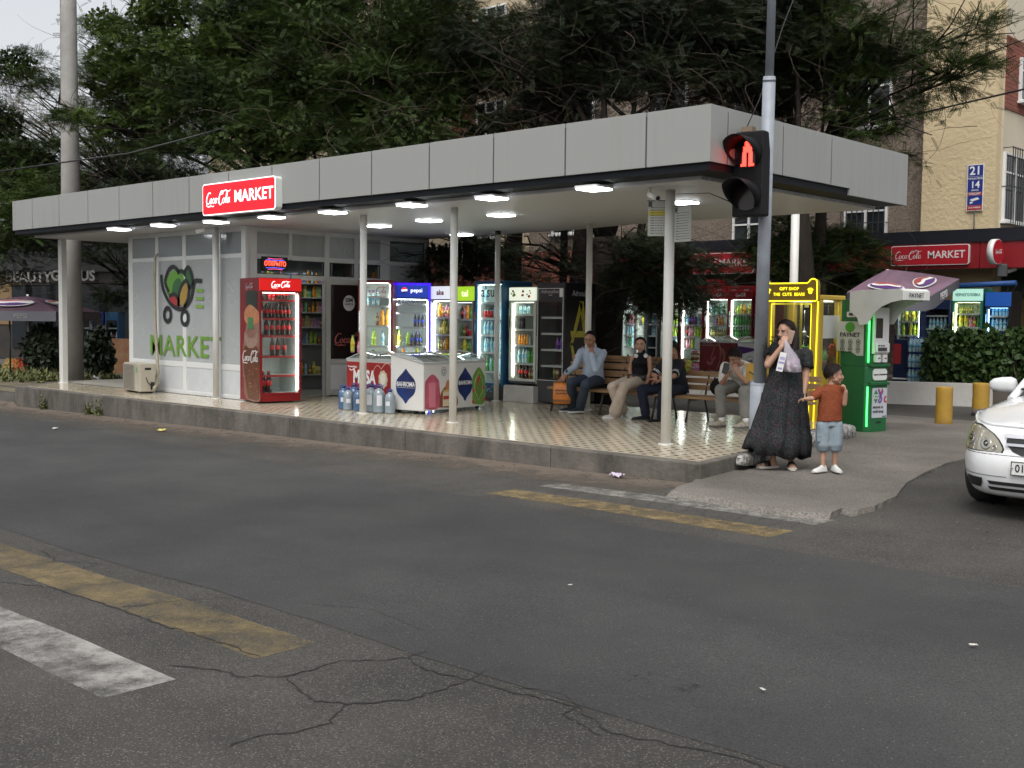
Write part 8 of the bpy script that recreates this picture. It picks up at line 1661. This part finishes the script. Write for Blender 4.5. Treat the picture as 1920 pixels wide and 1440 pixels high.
def longhair(b, P):
    for x0, pts in ((.0, [(.03, -.08, .05), (.05, -.1, -.05), (.07, -.07, -.15), (.075, -.04, -.27), (.05, -.0, -.34)]), (0, [(-.02, -.1, .03), (-.02, -.12, -.08), (.0, -.1, -.2), (.02, -.06, -.33)]), (0, [(-.06, -.06, .02), (-.085, -.05, -.07), (-.1, -.02, -.16), (-.09, .03, -.24), (-.08, .06, -.31)]), (0, [(.07, -.03, .03), (.083, -.03, -.06), (.09, -.02, -.15), (.1, -.03, -.25)])):
        b.tube([P(*q) for q in pts], [.035, .045, .048, .045, .02][:len(pts)], 10)
hw_ = haircap(J['head'], w.M, .98, w.t, w.o, HAIR, .012, 64, 98, 118, longhair)
FUR = mat('black_fluff', (.01, .01, .011), .9, bump=(90, 1, .01)); b = MB(); q0 = A(1452, 655, -.1)-w.o; rr = random.Random(1)
for k in range(420): p = q0+IR*rr.gauss(0, .045)+V(0, 0, rr.gauss(0, .06))+tc*rr.gauss(.01, .03); d_ = (IR*rr.uniform(-1, 1)+V(0, 0, rr.uniform(-1, .6))+tc*rr.uniform(-.3, 1)).normalized(); s_ = d_.orthogonal().normalized()*.004; b.add([p-s_, p+s_, p+d_*rr.uniform(.02, .05)], [(0, 1, 2)])
b.ell(q0, .055, .05, .08, n=10); b.build('fur_collar', FUR, w.t)
for X, dv in (('R', (-IR*.95+tc*.35)), ('L', (IR*.12+tc*1.0))):
    a_ = J['an'+X]; dv = Vector(dv); dv.z = 0; dv.normalize(); x_ = dv.cross(ZU); z0 = -.148; s_ = .94; ft = MB(); cc = Vector((a_.x, a_.y, z0))-w.o
    rg_ = [[cc+dv*t*s_+x_*wd*math.cos(a)+V(0, 0, .03+hh*max(0, math.sin(a))) for a in [2*PI*k/12 for k in range(12)]] for t, wd, hh in ((-.05, .02, .03), (-.03, .03, .07), (.02, .031, .075), (.07, .036, .05), (.12, .04, .034), (.145, .038, .024))]
    ft.loft(rg_)
    for i_, (ox, ln, r_) in enumerate(((-.028, .045, .0125), (-.009, .04, .009), (.006, .035, .0085), (.019, .028, .008), (.031, .02, .0075))): ox *= (1 if X == 'L' else -1); p = cc+dv*.135*s_+x_*ox+V(0, 0, .034); capsule(ft, p, p+dv*ln*.7, r_, r_*.9, 8)
    capsule(ft, cc+V(0, 0, .08), w.P('an'+X), .034, .034); remesh(ft.build('foot', SK2, w.bod), .005, 2)
    so_ = MB().loft([[cc+dv*t*s_+x_*wd*q+V(0, 0, z) for q, z in ((-1, .002), (1, .002), (1.03, .016), (1, .03), (-1, .03), (-1.03, .016))] for t, wd in ((-.075, .02), (-.05, .035), (.03, .038), (.1, .045), (.16, .043), (.19, .022))]).build('sandal', mat('sandal_sole', (.45, .42, .37), .7), w.t)
    MB().loft([[cc+dv*t*s_+x_*.047*math.cos(a)+V(0, 0, .03+.052*math.sin(a)*f_) for a in np.linspace(0, PI, 10)]+[cc+dv*t*s_+x_*.043*math.cos(a)+V(0, 0, .03+.047*math.sin(a)*f_) for a in np.linspace(PI, 0, 10)] for t, f_ in ((.05, 1.15), (.09, 1.0), (.125, .85))]).build('strap', BLACK, so_)
wp = w.P('wrR')+w.o; phc = A(1481.5, 632, -.12); po_ = thing('mobile_phone', 'pink gold mobile phone held to the ear of the woman in the long dress', 'phone', phc); Mph = Matrix.Rotation(R(30), 4, 'Z') @ Matrix.Rotation(R(14), 4, 'Y') @ Matrix.Rotation(R(8), 4, 'X'); MB().box(-.032, .032, -.005, .005, -.07, .07, 0, Mph).build('case', mat('rose_gold', (.5, .35, .27), .3, .3), po_, bev=.003)
pbg = A(1482, 675, -.24); pb_ = thing('plastic_bag', 'thin translucent carrier bag with lilac contents hanging from the raised hand of the woman', 'bag', pbg); b = MB(); rings = []; rr = random.Random(6)
for z, wd, dp_ in ((-.125, .045, .03), (-.12, .085, .05), (-.06, .1, .06), (.0, .09, .05), (.06, .065, .035), (.12, .035, .02), (.2, .012, .01)): rings.append([IR*wd*(1+.12*math.sin(5*a+z*30)+rr.uniform(-.05, .05))*math.cos(a)+tc*dp_*math.sin(a)*(1+.1*math.sin(7*a))+V(0, 0, z) - IR*.05*(z/.2) for a in np.linspace(0, 2*PI, 29)[:-1]])
m_, n_, o_ = new_mat('thin_film'); tb = N(n_, 'BsdfTransparent'); pbn = N(n_, 'BsdfPrincipled', Roughness=.2); pbn.inputs['Base Color'].default_value = (.6, .55, .62, 1); mxn = N(n_, 'MixShader'); mxn.inputs[0].default_value = .42; n_.links.new(tb.outputs[0], mxn.inputs[1]); n_.links.new(pbn.outputs[0], mxn.inputs[2]); n_.links.new(mxn.outputs[0], o_.inputs[0])
b.loft(rings); b.build('film', m_, pb_); b = MB(); [b.cbox(IR*rr.uniform(-.05, .05)+V(0, 0, rr.uniform(-.1, .02)), .06, .03, .05, rr.uniform(0, 3), k % 3, rr.uniform(-1, 1)) for k in range(9)]; b.build('contents', [mat('lilac_pack', (.4, .26, .38), .5), mat('white_pack', (.65, .62, .64), .5), mat('plum_pack', (.22, .05, .12), .5)], pb_)
bxp = A(1465, 678, -.3); bx_ = thing('medicine_box', 'white printed carton held flat against the carrier bag by the woman', 'box', bxp); Mb = Matrix.Rotation(YAW, 4, 'Z') @ Matrix.Rotation(R(12), 4, 'Y'); MB().box(-.032, .032, -.008, .008, -.1, .095, 0, Mb).build('carton', WHITE2, bx_); b = MB(); b.box(-.028, .028, -.0105, -.0085, -.02, 0, 0, Mb); [b.box(-.02+k*.012, -.012+k*.012, -.0105, -.0085, .02, .05, 0, Mb) for k in range(4)]; b.box(-.02, .02, -.0105, -.0085, -.08, -.06, 0, Mb); b.build('print', mat('violet_print', (.28, .25, .5), .5), bx_)
# --- small boy
d1 = (atz(1550, 886, -.148)-CAM).dot(FW); B = lambda u, v, o=0.0: atd(u, v, d1+o)
J = dict(pel=B(1555, 790), neck=B(1559, 722, .0), head=B(1564, 703, -.01), shR=B(1538, 733, 0), shL=B(1578, 732, 0), elR=B(1523, 747, -.05), wrR=B(1511, 748, -.08), elL=B(1583, 757, -.05), wrL=B(1586, 734, -.1),
         hipR=B(1545, 796), hipL=B(1566, 796), knR=B(1543, 838), knL=B(1566, 838, -.01), anR=B(1543, 873), anL=B(1565, 872, .02))
c = Fig('small boy in a rust t-shirt and denim shorts holding the woman by the hand', J, .66, SK2)
tc2 = TOC(c.o); fd = (IR*.9+tc2*.12+V(0, 0, -.03)).normalized()
c.body({'R': (-IR+V(0, 0, -.15), tc2*.4+V(0, 0, -.9), .5), 'L': (V(0, 0, 1)-IR*.25, -IR*.8+tc2*-.3, .8)}, fd, V(0, 0, 1), .88, True, vox=.005, armr=(.05, .042, .04, .03), neckr=.056)
RST = fabric('rust_tee', (.24, .06, .022), (.13, .035, .018), sc=(30, .35), stretch=(1, 1, 4)); c.cloth('t_shirt', RST, lambda b: (sect(b, [(c.P('pel').lerp(c.P('neck'), t), c.side, c.fwd, r_*.66+.01, f_*.66+.01) for t, r_, f_ in ((.0, .175, .135), (.3, .168, .135), (.6, .165, .125), (.85, .18, .11), (.97, .14, .085), (1.02, .08, .07))]), [c.arm(b, X, .02, .34) for X in 'LR']), .007, 3, .008)
DEN = fabric('washed_denim', (.16, .2, .23), (.25, .3, .33), sc=(12, .4)); c.cloth('shorts', DEN, lambda b: (sect(b, [(c.P('pel')+V(0, 0, q), c.side, c.fwd, .115, .088) for q in (-.05, 0, .04)]), [c.leg(b, X, .02, .47, r=(.09, .086, .05, .04)) for X in 'LR']), .007, 3, .008)
for X, sg in (('R', -1), ('L', 1)): p = c.P('kn'+X).lerp(c.P('hip'+X), .38); MB().cbox(p+IR*sg*.035+tc2*.058, .06, .02, .065, YAW).build('cargo_pocket', DEN, c.t, bev=.006); MB().cbox(p+IR*sg*.035+tc2*.062+V(0, 0, .034), .064, .018, .018, YAW).build('pocket_flap', DEN, c.t, bev=.004)
WS2 = fabric('white_leather', (.62, .62, .6)); shoe(c.t, J['anR'], -IR*.75+tc2*.7, .76, WS2, SOL, c.o); shoe(c.t, J['anL'], IR*.35+tc2*.9, .76, WS2, SOL, c.o)
haircap(J['head'], c.M, .88, c.t, c.o, HAIR, .014, 74, 90, 112)
# ---------------------------------------------------------------- white saloon
car = thing('parked_car', 'white saloon car nosing into the picture with a hazed headlight and plate starting 01', 'car', (2.74, .6, -.17))
CW = mat('white_car_paint', (.7, .71, .72), .22, coat=.6, noise=(1.3, .3), col2=(.64, .64, .63)); CGL = mat('car_glass', (.015, .018, .02), .05, spec=.8)
import bisect
def ip(tab, x):
    if x <= tab[0][0]: return tab[0][1]
    for (a, b_), (c, d) in zip(tab[:-1], tab[1:]):
        if x <= c: return b_+(d-b_)*(x-a)/(c-a)
    return tab[-1][1]
WT = [(.17, .79), (.22, .82), (.32, .85), (.5, .862), (.62, .86), (.7, .845), (.76, .82), (1.0, .79)]
YT = [(.17, .1), (.2, .04), (.27, .005), (.36, -.01), (.46, -.008), (.5, .01), (.53, .035), (.6, .055), (.7, .1), (.74, .13), (1, .2)]
AF = .62; LC = 4.5
def zsh(y): return ip([(0, .72), (.3, .75), (.8, .81), (1.4, .87), (2.6, .91), (3.6, .95), (4.5, .93)], y)
def frontpt(x, z, off=0): Wz = ip(WT, z); q = min(1, abs(x)/Wz); return (x*(1+off*.3), ip(YT, z)+AF*q**5-off, z)
K = 26; levels = [0, .05, .13, .25, .38, .5, .6, .7, .8, .9, .97, 1.0]; b = MB(); rings = []
for q in levels:
    ring = []
    P_ = []
    for k in range(-K, K+1):
        t = k/K; xs_ = math.copysign(1-(1-abs(t))**1.6, t); P_.append((xs_, AF*abs(xs_)**5))
    for xs_, yy in P_:
        zs = zsh(yy); z = .17+(zs-.17)*q; ring.append((xs_*ip(WT, z if q < 1 else .7)*(1-.012*(q > .96)), ip(YT, min(z, .74))+yy+(.012 if q == 1 else 0), z))
    for y_ in np.linspace(.75, 4.1, 20): zs = zsh(y_); z = .17+(zs-.17)*q; wq = ip([(.0, .80), (.1, .845), (.4, .862), (.7, .86), (.9, .835), (1.0, .80)], q); ring.append((wq, y_, z))
    for k in range(9): a = k/8; zs = zsh(4.4); z = .17+(zs-.17)*q; ring.append(((1-2*a)*.8*ip([(0, .9), (.5, 1), (1, .95)], q), 4.5-.35*abs(1-2*a)**4-.05*(q > .8), z))
    for y_ in np.linspace(4.1, .75, 20): zs = zsh(y_); z = .17+(zs-.17)*q; wq = ip([(.0, .80), (.1, .845), (.4, .862), (.7, .86), (.9, .835), (1.0, .80)], q); ring.append((-wq, y_, z))
    rings.append(ring)
b.loft(rings, cap=True); bodyo = b.build('body', CW, car)
for yw in (.87, 3.47):
    for sx_ in (-1, 1):
        cut = MB().tube([(sx_*.55, yw, .31), (sx_*1.0, yw, .31)], .355, 32); co_ = cut.build('cut', CW); bpy.context.view_layer.update(); m_ = bodyo.modifiers.new('c', 'BOOLEAN'); m_.object = co_; m_.operation = 'DIFFERENCE'; m_.solver = 'EXACT'; co_.parent = car
        bpy.context.view_layer.update(); me = bpy.data.meshes.new_from_object(bodyo.evaluated_get(bpy.context.evaluated_depsgraph_get())); bodyo.modifiers.clear(); bodyo.data = me; bpy.data.objects.remove(co_)
        w_ = thing('wheel', '', '', (0, 0, 0)); 
        for k_ in ('label', 'category'): 
            if k_ in w_: del w_[k_]
        w_.parent = car; w_.location = (sx_*.76, yw, .305)
        def lx(prof, nm, m): o = MB().lathe(prof, 32, cap=True).build(nm, m, w_); o.rotation_euler = (0, sx_*PI/2, 0); return o
        lx([(.2, -.09), (.29, -.095), (.305, -.07), (.307, 0), (.305, .07), (.29, .095), (.2, .09)], 'tyre', mat('tyre_rubber', (.018, .018, .018), .8, bump=(60, .4, .004)))
        lx([(.0, .07), (.06, .075), (.07, .06), (.17, .065), (.2, .085), (.202, .06), (.0, .05)], 'rim', mat('rim_silver', (.35, .36, .37), .35, .7))
        lx([(.0, -.1), (.34, -.1), (.34, -.09), (0, -.09)], 'inner_liner', BLACK)
# bonnet and boot lid
def topgrid(y0, y1, ny, crown, lift, nm, xw=None):
    b = MB(); nx_ = 24; vs = []
    for j in range(ny+1):
        y_ = y0+(y1-y0)*j/ny; yy = max(0, y_-.135); xe = (.832 if yy >= AF else .832*(yy/AF)**.2)*(.97 if nm == 'bonnet' else .95)
        if nm == 'bonnet': xe = min(xe, .80)
        for i in range(nx_+1): 
            t = -1+2*i/nx_; zz_ = zsh(y_)+crown(y_)*(1-abs(t)**2.6)+lift+.006*math.exp(-((abs(t)-.62)/.06)**2)*(1 if nm == 'bonnet' else 0); vs.append((t*xe, y_, zz_))
    b.add(vs, [(j*(nx_+1)+i, j*(nx_+1)+i+1, (j+1)*(nx_+1)+i+1, (j+1)*(nx_+1)+i) for j in range(ny) for i in range(nx_)], 0, True); o = b.build(nm, CW, car); sm = o.modifiers.new('s', 'SOLIDIFY'); sm.thickness = .012; return o
topgrid(.136, 1.5, 26, lambda y: ip([(0, .0), (.16, .012), (.3, .035), (.7, .075), (1.5, .105)], y), .0, 'bonnet'); topgrid(3.75, 4.42, 8, lambda y: .06, 0, 'boot_lid')
# cabin
b = MB(); rings = []
for z, hw, y0, y1, r_ in ((.88, .76, 1.28, 4.05, .22), (1.0, .735, 1.5, 3.9, .24), (1.15, .69, 1.76, 3.72, .26), (1.3, .63, 2.0, 3.52, .28), (1.4, .575, 2.2, 3.36, .3)):
    rings.append([(x, y_, z) for x, y_ in [(hw*math.copysign(abs(math.cos(a))**.35, math.cos(a)), (y0+y1)/2+(y1-y0)/2*math.copysign(abs(math.sin(a))**.45, math.sin(a))) for a in np.linspace(0, 2*PI, 49)[:-1]]])
b.loft(rings); b.build('cabin_glass', CGL, car)
b = MB(); r2 = [[(x*s_, 2.78+(y_-2.78)*s_, z) for x, y_, _ in rings[-1]] for s_, z in ((1.015, 1.395), (1.0, 1.425), (.8, 1.445), (.4, 1.455), (.02, 1.458))]; b.loft(r2, cap=False); b.build('roof', CW, car)
for sx_ in (-1, 1):
    for pts in ([(.75, 1.32, .87), (.70, 1.72, 1.1), (.6, 2.18, 1.4)], [(.77, 2.75, .88), (.70, 2.78, 1.15), (.61, 2.8, 1.4)], [(.75, 4.0, .9), (.68, 3.75, 1.15), (.6, 3.4, 1.4)]): MB().tube([(sx_*x, y_, z) for x, y_, z in pts], .035, 8).build('pillar', CW, car)
    mo = MB(); mo.loft([[(sx_*x, 1.74+dy*.055*math.copysign(abs(math.cos(a))**.7, math.cos(a)), .985+zc+hh*math.copysign(abs(math.sin(a))**.7, math.sin(a))) for a in np.linspace(0, 2*PI, 25)[:-1]] for x, dy, hh, zc in ((.845, .5, .03, -.02), (.86, .9, .06, -.005), (.9, 1.1, .073, 0), (.98, 1.15, .07, -.002), (1.05, 1.0, .058, -.004), (1.085, .7, .036, -.006), (1.095, .3, .012, -.008))]); mo.build('wing_mirror', CW, car); MB().add([(sx_*.74, 1.68, .86), (sx_*.74, 1.86, .86), (sx_*.93, 1.76, .925), (sx_*.86, 1.72, .95), (sx_*.76, 1.8, 1.02), (sx_*.95, 1.79, .93)], [(0, 2, 3), (0, 3, 4), (1, 4, 3), (1, 3, 5), (0, 1, 5, 2), (0, 4, 1)]).build('mirror_stalk', BLACK, car)
def patch(rows, off, m, nm, par=car, nc=12, back=0, mirror=True):
    for sg in ((1, -1) if mirror else (1,)):
        b = MB(); vs = []
        for x0, x1, z in rows:
            for i in range(nc+1): x = (x0+(x1-x0)*i/nc)*sg; vs.append(frontpt(x, z, off))
        b.add(vs, [(j*(nc+1)+i, j*(nc+1)+i+1, (j+1)*(nc+1)+i+1, (j+1)*(nc+1)+i)[::sg] for j in range(len(rows)-1) for i in range(nc)], 0, True); o = b.build(nm, m, par); o2 = o
    return o2
HL = [(-.800, -.362, .53), (-.822, -.352, .555), (-.826, -.372, .59), (-.82, -.405, .63), (-.80, -.455, .67), (-.76, -.52, .7), (-.69, -.6, .722)]
HB = mat('hazed_lens', (.36, .34, .26), .12, spec=.8, coat=.8, noise=(14, .5), col2=(.24, .225, .17)); patch([(a-.012, b_+.012, z+(.01 if i == 6 else (-.01 if i == 0 else 0))) for i, (a, b_, z) in enumerate(HL)], .004, BLACK, 'headlight_seal')
patch(HL, .010, HB, 'headlight')
for x, z, r in ((-.68, .615, .055), (-.5, .59, .05), (-.42, .565, .022)):
    for sg in (1, -1):
        b = MB(); vs = [frontpt(x*sg, z, .013)]; n_ = 20
        for rr_ in (.45, .9, 1.0): vs += [frontpt(x*sg+r*rr_*math.cos(a), z+r*rr_*math.sin(a), .013+.004*(rr_ == .9)) for a in np.linspace(0, 2*PI, n_+1)[:-1]]
        fs = [(0, 1+i, 1+(i+1) % n_) for i in range(n_)]+[(1+k*n_+i, 1+k*n_+(i+1) % n_, 1+(k+1)*n_+(i+1) % n_, 1+(k+1)*n_+i) for k in range(2) for i in range(n_)]; b.add(vs, fs, 0, True); b.build('lamp_reflector', mat('reflector', (.42, .41, .37), .15, .7), car)
patch([(-.20, .20, .515), (-.27, .27, .54), (-.31, .31, .58), (-.335, .335, .62), (-.33, .33, .645)], .006, BLACK, 'grille', mirror=False, nc=24)
patch([(-.325, .325, .587), (-.33, .33, .608)], .022, CHROME, 'chrome_bar', mirror=False, nc=24); patch([(-.345, .345, .648), (-.35, .35, .678)], .014, mat('bright_trim', (.7, .7, .72), .15, .6), 'grille_trim', mirror=False, nc=24)
patch([(-.69, -.53, .235), (-.70, -.51, .27), (-.69, -.505, .315)], .006, BLACK, 'fog_lamp_recess')
for z0, z1 in ((.225, .252), (.272, .3)): patch([(-.44, .44, z0), (-.46, .46, z1)], .006, BLACK, 'lower_intake', mirror=False, nc=24)
patch([(-.78, -.3, .338), (-.78, -.3, .343)], .003, mat('panel_gap', (.04, .04, .04), .6), 'bumper_crease'); patch([(-.84, .84, .508), (-.84, .84, .513)], .003, mat('panel_gap', (.04, .04, .04), .6), 'bumper_gap', mirror=False, nc=30)
pt = MB().box(-.26, .26, -.03, -.02, .365, .475).build('number_plate', WHITE2, car, bev=.004); b = MB()
for a in ((-.26, .26, -.033, -.0305, .469, .475), (-.26, .26, -.033, -.0305, .365, .371), (-.26, -.254, -.033, -.0305, .371, .469), (.254, .26, -.033, -.0305, .371, .469), (-.13, -.126, -.033, -.0305, .371, .469)): b.box(*a)
b.build('plate_rim', BLACK, pt); text('01', .085, BLACK, pt, (-.19, -.033, .42), bold=.012, sx=.9); MB().lathe([(.006, 0), (.006, .002)], 8).build('plate_bolt', BLACK, pt, loc=(-.245, -.034, .42))
MB().box(-.6, .6, .5, 4.2, .13, .2).build('underbody', BLACK, car)
MB().prism([(-.7, 1.42), (.7, 1.42), (.62, 1.5), (-.62, 1.5)], .955, .975).build('wiper_cowl', BLACK, car)
